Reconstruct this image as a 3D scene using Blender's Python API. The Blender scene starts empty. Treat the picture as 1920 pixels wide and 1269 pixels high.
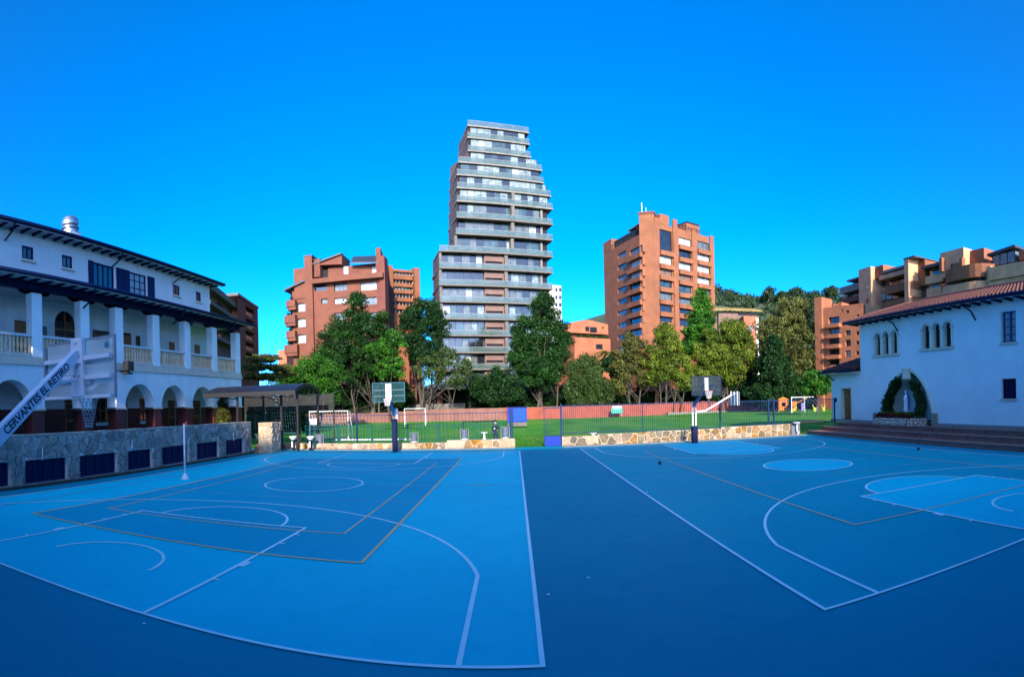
import bpy, math, random
import numpy as np
from mathutils import Vector, Matrix
R = math.radians
random.seed(7)
SC = bpy.context.scene
COL = SC.collection

# ------------------------------------------------------------------ camera (a stitched phone panorama: cylindrical projection)
FPX, CY0, PITCH, ROLL, CAMH, YAW = 993.2536, 756.1019, -0.0018, -0.025, 2.8218, 0.0046
cd = bpy.data.cameras.new('camera'); cam = bpy.data.objects.new('camera', cd); COL.objects.link(cam); SC.camera = cam
cd.type = 'PANO'; cd.panorama_type = 'CENTRAL_CYLINDRICAL'
cd.central_cylindrical_range_u_min = -960 / FPX; cd.central_cylindrical_range_u_max = 960 / FPX
cd.central_cylindrical_range_v_min = (CY0 - 1269) / FPX; cd.central_cylindrical_range_v_max = CY0 / FPX
cd.central_cylindrical_radius = 1.0
cd.clip_start = 0.05; cd.clip_end = 6000
def _rows(a, p, r):
    A = Matrix(((math.cos(a), -math.sin(a), 0), (math.sin(a), math.cos(a), 0), (0, 0, 1)))
    P = Matrix(((1, 0, 0), (0, math.cos(p), math.sin(p)), (0, -math.sin(p), math.cos(p))))
    Q = Matrix(((math.cos(r), 0, math.sin(r)), (0, 1, 0), (-math.sin(r), 0, math.cos(r))))
    return Q @ P @ A
CM = _rows(-YAW, PITCH, ROLL)
m4 = Matrix.Identity(4)
for i in range(3):
    m4[i][0] = CM[0][i]; m4[i][1] = CM[2][i]; m4[i][2] = -CM[1][i]
m4[2][3] = CAMH
cam.matrix_world = m4

# ------------------------------------------------------------------ sky and sun
SUN_EL, SUN_AZ = R(23), R(4)          # the sun stands behind the camera, a little to the right
sun_dir = Vector((math.sin(SUN_AZ) * math.cos(SUN_EL), -math.cos(SUN_AZ) * math.cos(SUN_EL), math.sin(SUN_EL)))
W = bpy.data.worlds.new('World'); SC.world = W; W.use_nodes = True
nt = W.node_tree; bg = nt.nodes['Background']
sky = nt.nodes.new('ShaderNodeTexSky'); sky.sky_type = 'NISHITA'; sky.sun_disc = False
sky.sun_elevation = SUN_EL; sky.sun_rotation = math.pi - SUN_AZ
sky.altitude = 2600; sky.air_density = 0.5; sky.dust_density = 10.0; sky.ozone_density = 6.5
hs = nt.nodes.new('ShaderNodeHueSaturation'); hs.inputs['Saturation'].default_value = 1.195; hs.inputs['Hue'].default_value = 0.497
nt.links.new(sky.outputs[0], hs.inputs['Color']); nt.links.new(hs.outputs[0], bg.inputs[0]); bg.inputs[1].default_value = 0.15
sl = bpy.data.lights.new('sun', 'SUN'); sl.energy = 2.0; sl.angle = R(0.53); sl.color = (1.0, 0.86, 0.69)
so = bpy.data.objects.new('sun', sl); COL.objects.link(so)
so.rotation_euler = sun_dir.to_track_quat('Z', 'Y').to_euler(); so.location = sun_dir * 200
SC.view_settings.view_transform = 'Standard'; SC.view_settings.look = 'None'
SC.view_settings.gamma = 1; SC.view_settings.use_curve_mapping = False
SC.view_settings.exposure = 2.2
SC.render.engine = 'CYCLES'
SC.cycles.max_bounces = 6; SC.cycles.transparent_max_bounces = 8; SC.cycles.caustics_reflective = False; SC.cycles.caustics_refractive = False

# ------------------------------------------------------------------ where a sight line meets the place
def ray(x, y):
    th = (x - 960) / FPX
    d = Vector((math.sin(th), math.cos(th), (CY0 - y) / FPX))
    return Vector((sum(CM[k][i] * d[k] for k in range(3)) for i in range(3)))
def on_x(x, y, X):
    d = ray(x, y); t = X / d.x; return Vector((X, d.y * t, CAMH + d.z * t))
def on_y(x, y, Y):
    d = ray(x, y); t = Y / d.y; return Vector((d.x * t, Y, CAMH + d.z * t))
def at_r(x, y, r):
    d = ray(x, y); t = r / math.hypot(d.x, d.y); return Vector((d.x * t, d.y * t, CAMH + d.z * t))

# ------------------------------------------------------------------ frames and meshes
class Frame:
    """s runs along the facade, d outwards (towards its viewer), z up."""
    def __init__(s, o, u, n=None):
        s.o = Vector((o[0], o[1], o[2] if len(o) > 2 else 0)); s.u = Vector((u[0], u[1], 0)).normalized()
        s.n = Vector((n[0], n[1], 0)).normalized() if n is not None else Vector((s.u.y, -s.u.x, 0))
    def __call__(s, p):
        return s.o + s.u * p[0] + s.n * p[1] + Vector((0, 0, p[2]))
    def px(s, x, y, d=0):
        r = ray(x, y); o = s.o + s.n * d
        t = (o.x * s.n.x + o.y * s.n.y) / (r.x * s.n.x + r.y * s.n.y)
        P = Vector((r.x * t, r.y * t, CAMH + r.z * t)) - o
        return P.dot(s.u), P.z
    def rect(s, x0, y0, x1, y1, d=0):
        """pixel rectangle -> s0,s1,z0,z1 through its middle lines (keeps the facade's edges level)"""
        xm, ym = (x0 + x1) / 2, (y0 + y1) / 2
        a = s.px(x0, ym, d)[0]; b = s.px(x1, ym, d)[0]; t = s.px(xm, y0, d)[1]; c = s.px(xm, y1, d)[1]
        return min(a, b), max(a, b), c, t
def facade(x0, r0, x1, r1):
    a = at_r(x0, 740, r0); b = at_r(x1, 740, r1)
    f = Frame((a.x, a.y, 0), (b.x - a.x, b.y - a.y)); f.L = (Vector((b.x, b.y)) - Vector((a.x, a.y))).length
    return f
ID = lambda p: Vector(p)
ROOT = {}
class MB:
    def __init__(s, F=ID): s.v = []; s.f = []; s.F = F
    def add(s, vs, fs):
        k = len(s.v); s.v += [s.F(p) for p in vs]; s.f += [tuple(i + k for i in f) for f in fs]; return s
    def box(s, x0, x1, y0, y1, z0, z1):
        return s.add([(x0, y0, z0), (x1, y0, z0), (x1, y1, z0), (x0, y1, z0), (x0, y0, z1), (x1, y0, z1), (x1, y1, z1), (x0, y1, z1)],
                     [(3, 2, 1, 0), (4, 5, 6, 7), (0, 1, 5, 4), (1, 2, 6, 5), (2, 3, 7, 6), (3, 0, 4, 7)])
    def cbox(s, x0, x1, y0, y1, z0, z1, c=0.02):
        """box with its vertical and top edges taken off"""
        r0 = [(x0 + c, y0), (x1 - c, y0), (x1, y0 + c), (x1, y1 - c), (x1 - c, y1), (x0 + c, y1), (x0, y1 - c), (x0, y0 + c)]
        cx, cy = (x0 + x1) / 2, (y0 + y1) / 2
        ins = [(cx + (a - cx) * (1 - c / max(abs(x1 - cx), 1e-6)), cy + (b - cy) * (1 - c / max(abs(y1 - cy), 1e-6))) for a, b in r0]
        vs = [(a, b, z0) for a, b in r0] + [(a, b, z1 - c) for a, b in r0] + [(a, b, z1) for a, b in ins]
        fs = [tuple(range(7, -1, -1)), tuple(range(16, 24))]
        for k in (0, 8):
            fs += [(k + i, k + (i + 1) % 8, k + 8 + (i + 1) % 8, k + 8 + i) for i in range(8)]
        return s.add(vs, fs)
    def quad(s, a, b, c, d): return s.add([a, b, c, d], [(0, 1, 2, 3)])
    def poly(s, pts): return s.add(pts, [tuple(range(len(pts)))])
    def prism(s, pts, vec):
        n = len(pts); v = Vector(vec); q = [tuple(Vector(p) + v) for p in pts]
        return s.add(list(pts) + q, [tuple(range(n - 1, -1, -1)), tuple(range(n, 2 * n))] + [(i, (i + 1) % n, n + (i + 1) % n, n + i) for i in range(n)])
    def tube(s, pts, r, n=8, cap=True):
        pts = [Vector(p) for p in pts]; rs = r if isinstance(r, (list, tuple)) else [r] * len(pts)
        vs = []; ref = Vector((0.13, 0.31, 0.94)).normalized()
        for i, p in enumerate(pts):
            t = (pts[min(i + 1, len(pts) - 1)] - pts[max(i - 1, 0)]).normalized()
            if abs(t.dot(ref)) > 0.97: ref = Vector((0.9, 0.2, 0.1)).normalized()
            a = t.cross(ref).normalized(); b = t.cross(a)
            vs += [tuple(p + a * rs[i] * math.cos(2 * math.pi * k / n) + b * rs[i] * math.sin(2 * math.pi * k / n)) for k in range(n)]
        fs = [(i * n + k, i * n + (k + 1) % n, (i + 1) * n + (k + 1) % n, (i + 1) * n + k) for i in range(len(pts) - 1) for k in range(n)]
        if cap: fs += [tuple(range(n - 1, -1, -1)), tuple(range((len(pts) - 1) * n, len(pts) * n))]
        return s.add(vs, fs)
    def beam(s, p, q, w, h):
        """rectangular bar from p to q, w across (horizontal), h deep"""
        p, q = Vector(p), Vector(q); t = (q - p).normalized(); a = t.cross(Vector((0, 0, 1)))
        a = a.normalized() if a.length > 1e-4 else Vector((1, 0, 0)); b = a.cross(t)
        vs = [tuple(o + a * i * w / 2 + b * j * h / 2) for o in (p, q) for i, j in ((-1, -1), (1, -1), (1, 1), (-1, 1))]
        return s.add(vs, [(3, 2, 1, 0), (4, 5, 6, 7)] + [(i, (i + 1) % 4, 4 + (i + 1) % 4, 4 + i) for i in range(4)])
    def lathe(s, c, prof, n=16):
        c = Vector(c); vs = []
        for r, z in prof: vs += [(c.x + r * math.cos(2 * math.pi * k / n), c.y + r * math.sin(2 * math.pi * k / n), c.z + z) for k in range(n)]
        m = len(prof)
        return s.add(vs, [(i * n + k, i * n + (k + 1) % n, (i + 1) * n + (k + 1) % n, (i + 1) * n + k) for i in range(m - 1) for k in range(n)] + [tuple(range(n - 1, -1, -1)), tuple(range((m - 1) * n, m * n))])
    def ribbon(s, pts, w, z, closed=False):
        """flat painted line"""
        P = [Vector((p[0], p[1])) for p in pts]; n = len(P); L = []; Rr = []
        for i in range(n):
            a = P[(i - 1) % n] if (closed or i > 0) else P[i]; b = P[(i + 1) % n] if (closed or i < n - 1) else P[i]
            d1 = (P[i] - a); d2 = (b - P[i])
            d1 = d1.normalized() if d1.length > 1e-6 else d2.normalized(); d2 = d2.normalized() if d2.length > 1e-6 else d1
            t = (d1 + d2).normalized(); nn = Vector((-t.y, t.x)); k = w / 2 / max(0.5, nn.dot(Vector((-d1.y, d1.x))))
            L.append((P[i].x + nn.x * k, P[i].y + nn.y * k, z)); Rr.append((P[i].x - nn.x * k, P[i].y - nn.y * k, z))
        m = n if closed else n - 1
        return s.add(L + Rr, [(i, n + i, n + (i + 1) % n, (i + 1) % n) for i in range(m)])
    def build(s, name, mat, parent=None, smooth=False, kind=None, label=None, bevel=0):
        o0 = ROOT.get(parent.name, Vector((0, 0, 0))) if parent else (sum(s.v, Vector((0, 0, 0))) / max(1, len(s.v)))
        if not parent: o0 = Vector((o0.x, o0.y, min(p.z for p in s.v)))
        me = bpy.data.meshes.new(name); me.from_pydata([tuple(p - o0) for p in s.v], [], s.f); me.update()
        if mat: me.materials.append(mat)
        if smooth: me.polygons.foreach_set('use_smooth', [True] * len(me.polygons))
        o = bpy.data.objects.new(name, me); COL.objects.link(o)
        if parent: o.parent = parent
        else: o.location = o0
        ROOT[o.name] = o0
        if kind: o['kind'] = kind
        if label: o['label'] = label
        if bevel:
            b = o.modifiers.new('bevel', 'BEVEL'); b.width = bevel; b.segments = 2; b.limit_method = 'ANGLE'; b.angle_limit = R(40)
        return o
def tag(o, label, cat, group=None):
    o['label'] = label; o['category'] = cat
    if group: o['group'] = group
    return o
def thing(name, label, cat, loc=(0, 0, 0), group=None):
    o = bpy.data.objects.new(name, None); COL.objects.link(o); o.location = loc; o.empty_display_size = 0.2
    ROOT[o.name] = Vector(loc); return tag(o, label, cat, group)
def struct(mb, name, mat, **k):
    o = mb.build(name, mat, **k); o['kind'] = 'structure'; return o
def child(name, me, parent, loc, rot=0.0, scale=None):
    """another piece that shares mesh data, placed at world point loc"""
    o = bpy.data.objects.new(name, me); COL.objects.link(o); o.parent = parent
    o.location = Vector(loc) - ROOT[parent.name]
    o.rotation_euler = (0, 0, rot)
    if scale: o.scale = scale
    ROOT[o.name] = ROOT[parent.name]; return o
def copy_thing(o, loc, label, parent=None):
    c = o.copy(); COL.objects.link(c); c.location = loc; ROOT[c.name] = Vector(loc); c['label'] = label
    for ch in o.children:
        d = ch.copy(); COL.objects.link(d); d.parent = c
        for g in ch.children:
            e = g.copy(); COL.objects.link(e); e.parent = d
    return c
def free_mesh(mb, name, mat, smooth=False):
    me = bpy.data.meshes.new(name); me.from_pydata([tuple(p) for p in mb.v], [], mb.f); me.update(); me.materials.append(mat)
    if smooth: me.polygons.foreach_set('use_smooth', [True] * len(me.polygons))
    return me

# ------------------------------------------------------------------ materials
def _n(t, k, **kw):
    n = t.nodes.new(k)
    for a, b in kw.items(): setattr(n, a, b)
    return n
def mat(name, col, rough=0.7, var=0.12, scale=3.0, bump=0.0, metal=0.0, spec=0.5, rnd=0.0, col2=None, fine=None, alpha=1.0, trans=0.0, coat=0.0, streak=0.0, lum=None):
    """procedural paint / plaster / metal: two scales of noise vary the colour, optional per-object variation"""
    m = bpy.data.materials.new(name); m.use_nodes = True; t = m.node_tree; b = t.nodes['Principled BSDF']
    geo = _n(t, 'ShaderNodeNewGeometry')
    n1 = _n(t, 'ShaderNodeTexNoise'); n1.inputs['Scale'].default_value = scale; n1.inputs['Detail'].default_value = 6; n1.inputs['Roughness'].default_value = 0.6
    t.links.new(geo.outputs['Position'], n1.inputs['Vector'])
    mp = _n(t, 'ShaderNodeMapRange'); mp.inputs[1].default_value = 0.3; mp.inputs[2].default_value = 0.7
    t.links.new(n1.outputs['Fac'], mp.inputs[0])
    c2 = col2 if col2 else tuple(c * (1 - 2.2 * var) for c in col)
    mx = _n(t, 'ShaderNodeMix', data_type='RGBA'); mx.inputs[6].default_value = (*col, 1) if not col2 else (*col, 1); mx.inputs[7].default_value = (*c2, 1)
    fac = mp.outputs[0]
    if streak:
        mpn = _n(t, 'ShaderNodeMapping'); mpn.inputs['Scale'].default_value = (1.6, 1.6, 0.12)
        n2 = _n(t, 'ShaderNodeTexNoise'); n2.inputs['Scale'].default_value = 2.2; n2.inputs['Detail'].default_value = 8
        t.links.new(geo.outputs['Position'], mpn.inputs['Vector']); t.links.new(mpn.outputs[0], n2.inputs['Vector'])
        m2 = _n(t, 'ShaderNodeMapRange'); m2.inputs[1].default_value = 0.52; m2.inputs[2].default_value = 0.78; m2.inputs[4].default_value = streak
        t.links.new(n2.outputs['Fac'], m2.inputs[0])
        mxx = _n(t, 'ShaderNodeMath', operation='ADD', use_clamp=True); t.links.new(fac, mxx.inputs[0]); t.links.new(m2.outputs[0], mxx.inputs[1]); fac = mxx.outputs[0]
    t.links.new(fac, mx.inputs[0]); out = mx.outputs[2]
    if rnd:
        oi = _n(t, 'ShaderNodeObjectInfo'); hv = _n(t, 'ShaderNodeHueSaturation')
        a = _n(t, 'ShaderNodeMapRange'); a.inputs[3].default_value = 1 - rnd; a.inputs[4].default_value = 1 + rnd
        t.links.new(oi.outputs['Random'], a.inputs[0]); t.links.new(a.outputs[0], hv.inputs['Value'])
        h2 = _n(t, 'ShaderNodeMath', operation='MULTIPLY'); h2.inputs[1].default_value = 7.31; t.links.new(oi.outputs['Random'], h2.inputs[0])
        h3 = _n(t, 'ShaderNodeMath', operation='FRACT'); t.links.new(h2.outputs[0], h3.inputs[0])
        h4 = _n(t, 'ShaderNodeMapRange'); h4.inputs[3].default_value = 1 - rnd * 1.3; h4.inputs[4].default_value = 1 + rnd * 1.3; t.links.new(h3.outputs[0], h4.inputs[0]); t.links.new(h4.outputs[0], hv.inputs['Saturation'])
        t.links.new(out, hv.inputs['Color']); out = hv.outputs[0]
    t.links.new(out, b.inputs['Base Color'])
    b.inputs['Roughness'].default_value = rough; b.inputs['Metallic'].default_value = metal; b.inputs['Specular IOR Level'].default_value = spec
    b.inputs['Alpha'].default_value = alpha; b.inputs['Coat Weight'].default_value = coat
    if trans: b.inputs['Transmission Weight'].default_value = trans
    if bump:
        n3 = _n(t, 'ShaderNodeTexNoise'); n3.inputs['Scale'].default_value = fine or scale * 8; n3.inputs['Detail'].default_value = 4
        t.links.new(geo.outputs['Position'], n3.inputs['Vector'])
        bp = _n(t, 'ShaderNodeBump'); bp.inputs['Strength'].default_value = bump; bp.inputs['Distance'].default_value = 0.02
        t.links.new(n3.outputs['Fac'], bp.inputs['Height']); t.links.new(bp.outputs[0], b.inputs['Normal'])
    return m
def brick_mat(name, c1, c2, mortar, sc=1.0, rough=0.85, rnd=0.0):
    """brickwork on any upright face: courses by height, joints along the wall"""
    if name != 'brick_paving': c1, c2, mortar = [tuple(v * 0.64 for v in c) for c in (c1, c2, mortar)]
    m = bpy.data.materials.new(name); m.use_nodes = True; t = m.node_tree; b = t.nodes['Principled BSDF']; b.inputs['Roughness'].default_value = rough
    geo = _n(t, 'ShaderNodeNewGeometry'); sp = _n(t, 'ShaderNodeSeparateXYZ'); t.links.new(geo.outputs['Position'], sp.inputs[0])
    ad = _n(t, 'ShaderNodeMath', operation='ADD'); t.links.new(sp.outputs[0], ad.inputs[0]); t.links.new(sp.outputs[1], ad.inputs[1])
    cb = _n(t, 'ShaderNodeCombineXYZ'); t.links.new(ad.outputs[0], cb.inputs[0]); t.links.new(sp.outputs[2], cb.inputs[1])
    bt = _n(t, 'ShaderNodeTexBrick'); bt.inputs['Color1'].default_value = (*c1, 1); bt.inputs['Color2'].default_value = (*c2, 1); bt.inputs['Mortar'].default_value = (*mortar, 1)
    bt.inputs['Scale'].default_value = sc; bt.inputs['Brick Width'].default_value = 0.26; bt.inputs['Row Height'].default_value = 0.09; bt.inputs['Mortar Size'].default_value = 0.010
    t.links.new(cb.outputs[0], bt.inputs['Vector'])
    n1 = _n(t, 'ShaderNodeTexNoise'); n1.inputs['Scale'].default_value = 0.55; n1.inputs['Detail'].default_value = 7; t.links.new(geo.outputs['Position'], n1.inputs['Vector'])
    mr = _n(t, 'ShaderNodeMapRange'); mr.inputs[1].default_value = 0.3; mr.inputs[2].default_value = 0.7; mr.inputs[3].default_value = 0.78; mr.inputs[4].default_value = 1.15
    t.links.new(n1.outputs['Fac'], mr.inputs[0])
    hv = _n(t, 'ShaderNodeHueSaturation'); t.links.new(bt.outputs['Color'], hv.inputs['Color']); t.links.new(mr.outputs[0], hv.inputs['Value'])
    t.links.new(hv.outputs[0], b.inputs['Base Color'])
    return m
def leaf_mat(name, dark, light, trans=0.25):
    dark = tuple(v * .70 for v in dark); light = tuple(v * .66 for v in light)
    m = bpy.data.materials.new(name); m.use_nodes = True; t = m.node_tree; t.nodes.remove(t.nodes['Principled BSDF'])
    out = t.nodes['Material Output']; at = _n(t, 'ShaderNodeAttribute', attribute_name='tint')
    mx = _n(t, 'ShaderNodeMix', data_type='RGBA'); mx.inputs[6].default_value = (*dark, 1); mx.inputs[7].default_value = (*light, 1)
    t.links.new(at.outputs['Fac'], mx.inputs[0])
    d = _n(t, 'ShaderNodeBsdfDiffuse'); tr = _n(t, 'ShaderNodeBsdfTranslucent'); g = _n(t, 'ShaderNodeBsdfGlossy'); g.inputs['Roughness'].default_value = 0.45; g.inputs['Color'].default_value = (.6, .6, .6, 1)
    t.links.new(mx.outputs[2], d.inputs[0]); t.links.new(mx.outputs[2], tr.inputs[0])
    a = _n(t, 'ShaderNodeMixShader'); a.inputs[0].default_value = trans; t.links.new(d.outputs[0], a.inputs[1]); t.links.new(tr.outputs[0], a.inputs[2])
    c = _n(t, 'ShaderNodeMixShader'); c.inputs[0].default_value = 0.02; t.links.new(a.outputs[0], c.inputs[1]); t.links.new(g.outputs[0], c.inputs[2])
    t.links.new(c.outputs[0], out.inputs[0]); return m
M = {}
M['white'] = mat('white_plaster', (0.84, 0.88, 0.85), 0.85, 0.075, 0.9, bump=0.3, fine=22, streak=0.9)
M['cream'] = mat('cream_stucco', (0.88, 0.80, 0.60), 0.8, 0.10, 2.0, bump=0.1)
M['sill'] = mat('cream_sill', (0.74, 0.62, 0.48), 0.8, 0.10, 2.0)
M['maroon'] = mat('maroon_dado', (0.13, 0.025, 0.022), 0.6, 0.15, 1.5)
M['navy'] = mat('navy_paint', (0.001, 0.010, 0.055), 0.55, 0.12, 4, spec=0.15)
M['navyshutter'] = mat('navy_shutter_paint', (0.001, 0.018, 0.095), 0.55, 0.15, 4, spec=0.2)
M['blue'] = mat('blue_gate_paint', (0.003, 0.035, 0.34), 0.5, 0.1, 4, spec=0.2)
M['fence'] = mat('blue_fence_paint', (0.003, 0.030, 0.11), 0.6, 0.1, 4, spec=0.2)
M['teal'] = mat('teal_fence_paint', (0.003, 0.085, 0.075), 0.6, 0.1, 4, spec=0.2)
M['wood'] = mat('brown_wood', (0.42, 0.15, 0.04), 0.55, 0.2, 5)
M['darkwood'] = mat('dark_wood', (0.06, 0.022, 0.012), 0.55, 0.2, 5)
M['soffit'] = mat('pale_soffit', (0.62, 0.62, 0.62), 0.85, 0.06, 2)
M['glass'] = mat('dark_glass', (0.018, 0.024, 0.03), 0.06, 0.3, 0.6, spec=1.0)
M['towerpane'] = mat('pale_teal_curtained_glass', (0.27, 0.34, 0.31), 0.12, 0.35, 1.3, spec=0.9)
M['dark'] = mat('dark_interior', (0.010, 0.011, 0.014), 0.9, 0.1, 1)
M['tealglass'] = mat('teal_glass', (0.05, 0.10, 0.10), 0.08, 0.4, 0.5, spec=1.0)
M['curtain'] = mat('curtained_glass', (0.36, 0.40, 0.38), 0.15, 0.14, 1.2, spec=0.8)
M['curtaindim'] = mat('dim_curtained_glass', (0.13, 0.155, 0.15), 0.12, 0.3, 1.0, spec=0.8)
M['brownblind'] = mat('brown_blind', (0.20, 0.12, 0.08), 0.5, 0.2, 1.2)
M['steel'] = mat('galvanised_steel', (0.55, 0.57, 0.60), 0.32, 0.15, 6, metal=0.9)
M['whitemetal'] = mat('white_metal', (0.74, 0.76, 0.78), 0.4, 0.08, 6)
M['greymetal'] = mat('grey_metal', (0.28, 0.30, 0.34), 0.5, 0.12, 6)
M['blackmetal'] = mat('black_metal', (0.012, 0.014, 0.018), 0.5, 0.12, 6)
M['mortar'] = mat('pale_mortar', (0.72, 0.70, 0.64), 0.95, 0.15, 9, bump=0.4, fine=60)
M['warmmortar'] = mat('cream_mortar', (0.50, 0.42, 0.31), 0.95, 0.15, 9, bump=0.4, fine=60)
M['stone'] = mat('grey_rubble_stone', (0.33, 0.32, 0.28), 0.9, 0.22, 5, bump=0.5, fine=40, rnd=0.30)
M['warmstone'] = mat('tan_rubble_stone', (0.36, 0.225, 0.11), 0.9, 0.25, 4, bump=0.5, fine=40, rnd=0.34)
M['greenstone'] = mat('olive_rubble_stone', (0.20, 0.165, 0.105), 0.9, 0.25, 4, bump=0.5, fine=40, rnd=0.30)
M['palestone'] = mat('pale_sandstone', (0.50, 0.38, 0.25), 0.9, 0.18, 5, bump=0.3, fine=30, rnd=0.2)
M['brickstep'] = brick_mat('brick_paving', (0.30, 0.095, 0.06), (0.19, 0.065, 0.05), (0.34, 0.24, 0.2), 1.0)
M['brickwall'] = brick_mat('red_brick_wall', (0.47, 0.085, 0.042), (0.35, 0.06, 0.03), (0.42, 0.15, 0.095), 1.0)
M['brickwall_shade'] = brick_mat('brick_wall_painted_shade', (0.34, 0.12, 0.08), (0.26, 0.09, 0.065), (0.34, 0.22, 0.18), 1.0)  # same wall in duller brick, its colour imitating the shaded left part
M['orange'] = brick_mat('orange_brick', (0.39, 0.135, 0.052), (0.32, 0.108, 0.04), (0.35, 0.14, 0.07), 1.0)
M['peach'] = brick_mat('peach_brick', (0.56, 0.175, 0.075), (0.49, 0.145, 0.06), (0.46, 0.2, 0.10), 1.0)
M['brown'] = brick_mat('brown_brick', (0.27, 0.078, 0.036), (0.21, 0.056, 0.028), (0.24, 0.10, 0.06), 1.0)
M['tan'] = brick_mat('tan_brick', (0.95, 0.46, 0.23), (0.82, 0.38, 0.18), (0.85, 0.5, 0.3), 1.0)
M['redbrown'] = brick_mat('red_brown_brick', (0.26, 0.065, 0.04), (0.20, 0.05, 0.03), (0.24, 0.09, 0.06), 1.0)
M['flank'] = brick_mat('brown_flank_painted_shade', (0.16, 0.10, 0.085), (0.13, 0.08, 0.07), (0.14, 0.11, 0.1), 1.0)  # flank brick coloured darker to stand for the tower's shaded side
M['pinkbrick'] = brick_mat('pink_brick', (0.27, 0.15, 0.115), (0.22, 0.12, 0.09), (0.28, 0.20, 0.17), 1.0)
M['concrete'] = mat('grey_concrete', (0.145, 0.13, 0.11), 0.85, 0.14, 0.8, streak=0.5)
M['paleconcrete'] = mat('pale_concrete', (0.21, 0.195, 0.17), 0.85, 0.14, 0.8, streak=0.4)
M['slate'] = mat('dark_slate_roof', (0.035, 0.045, 0.06), 0.5, 0.2, 2)
M['clay'] = mat('clay_roof_tile', (0.18, 0.065, 0.042), 0.85, 0.28, 3.0, col2=(0.10, 0.038, 0.03), rnd=0.0)
M['claydark'] = mat('weathered_clay_tile', (0.13, 0.045, 0.035), 0.85, 0.25, 3)
M['rail'] = mat('greenish_balcony_glass', (0.10, 0.16, 0.145), 0.12, 0.15, 0.7, alpha=0.55, spec=0.8)
M['acrylic'] = mat('frosted_acrylic', (0.62, 0.72, 0.72), 0.25, 0.10, 2.0, alpha=0.45, spec=0.6)
M['acrylicteal'] = mat('tinted_acrylic', (0.02, 0.09, 0.10), 0.2, 0.10, 2.0, alpha=0.45, spec=0.6)
M['red'] = mat('red_rim_paint', (0.55, 0.02, 0.02), 0.4, 0.1, 5)
M['net'] = mat('white_net_cord', (0.72, 0.68, 0.66), 0.8, 0.1, 5)
M['chain'] = mat('steel_chain', (0.45, 0.47, 0.5), 0.35, 0.1, 20, metal=0.8)
M['orangeplastic'] = mat('orange_plastic', (0.62, 0.19, 0.015), 0.4, 0.08, 3)
M['yellowplastic'] = mat('yellow_green_plastic', (0.40, 0.45, 0.03), 0.4, 0.08, 3)
M['lilacplastic'] = mat('lilac_plastic', (0.25, 0.22, 0.60), 0.4, 0.08, 3)
M['signgreen'] = mat('green_sign', (0.01, 0.34, 0.22), 0.4, 0.05, 3)
M['bark'] = mat('tree_bark', (0.10, 0.085, 0.065), 0.95, 0.3, 3, bump=0.5, fine=20)
M['bin'] = mat('grey_bin_plastic', (0.12, 0.15, 0.22), 0.5, 0.15, 5)
M['skin'] = mat('skin', (0.45, 0.27, 0.19), 0.6, 0.05, 10)
M['navycloth'] = mat('navy_cloth', (0.012, 0.018, 0.06), 0.9, 0.1, 10)
M['hair'] = mat('black_hair', (0.012, 0.010, 0.010), 0.6, 0.1, 10)
M['statue'] = mat('white_statue_paint', (0.85, 0.86, 0.88), 0.4, 0.05, 10)
M['statueblue'] = mat('blue_statue_cloak', (0.03, 0.16, 0.62), 0.4, 0.1, 10)
M['ball'] = mat('dark_ball', (0.01, 0.012, 0.03), 0.5, 0.1, 10)
M['L_dark'] = leaf_mat('dark_green_leaves', (0.010, 0.045, 0.010), (0.036, 0.125, 0.018))
M['L_deep'] = leaf_mat('deep_green_leaves', (0.008, 0.036, 0.010), (0.030, 0.100, 0.020))
M['L_green'] = leaf_mat('bright_green_leaves', (0.022, 0.100, 0.012), (0.080, 0.28, 0.020))
M['L_lime'] = leaf_mat('lime_green_leaves', (0.060, 0.110, 0.014), (0.24, 0.33, 0.030))
M['L_olive'] = leaf_mat('olive_leaves', (0.060, 0.075, 0.018), (0.20, 0.21, 0.045))
M['L_brown'] = leaf_mat('brownish_olive_leaves', (0.060, 0.078, 0.022), (0.25, 0.27, 0.065))
M['L_willow'] = leaf_mat('grey_green_leaves', (0.030, 0.070, 0.018), (0.11, 0.18, 0.040))
M['L_far'] = leaf_mat('hillside_leaves', (0.022, 0.055, 0.025), (0.08, 0.14, 0.05))
M['L_red'] = leaf_mat('red_bedding_leaves', (0.10, 0.012, 0.012), (0.28, 0.05, 0.03))
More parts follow.
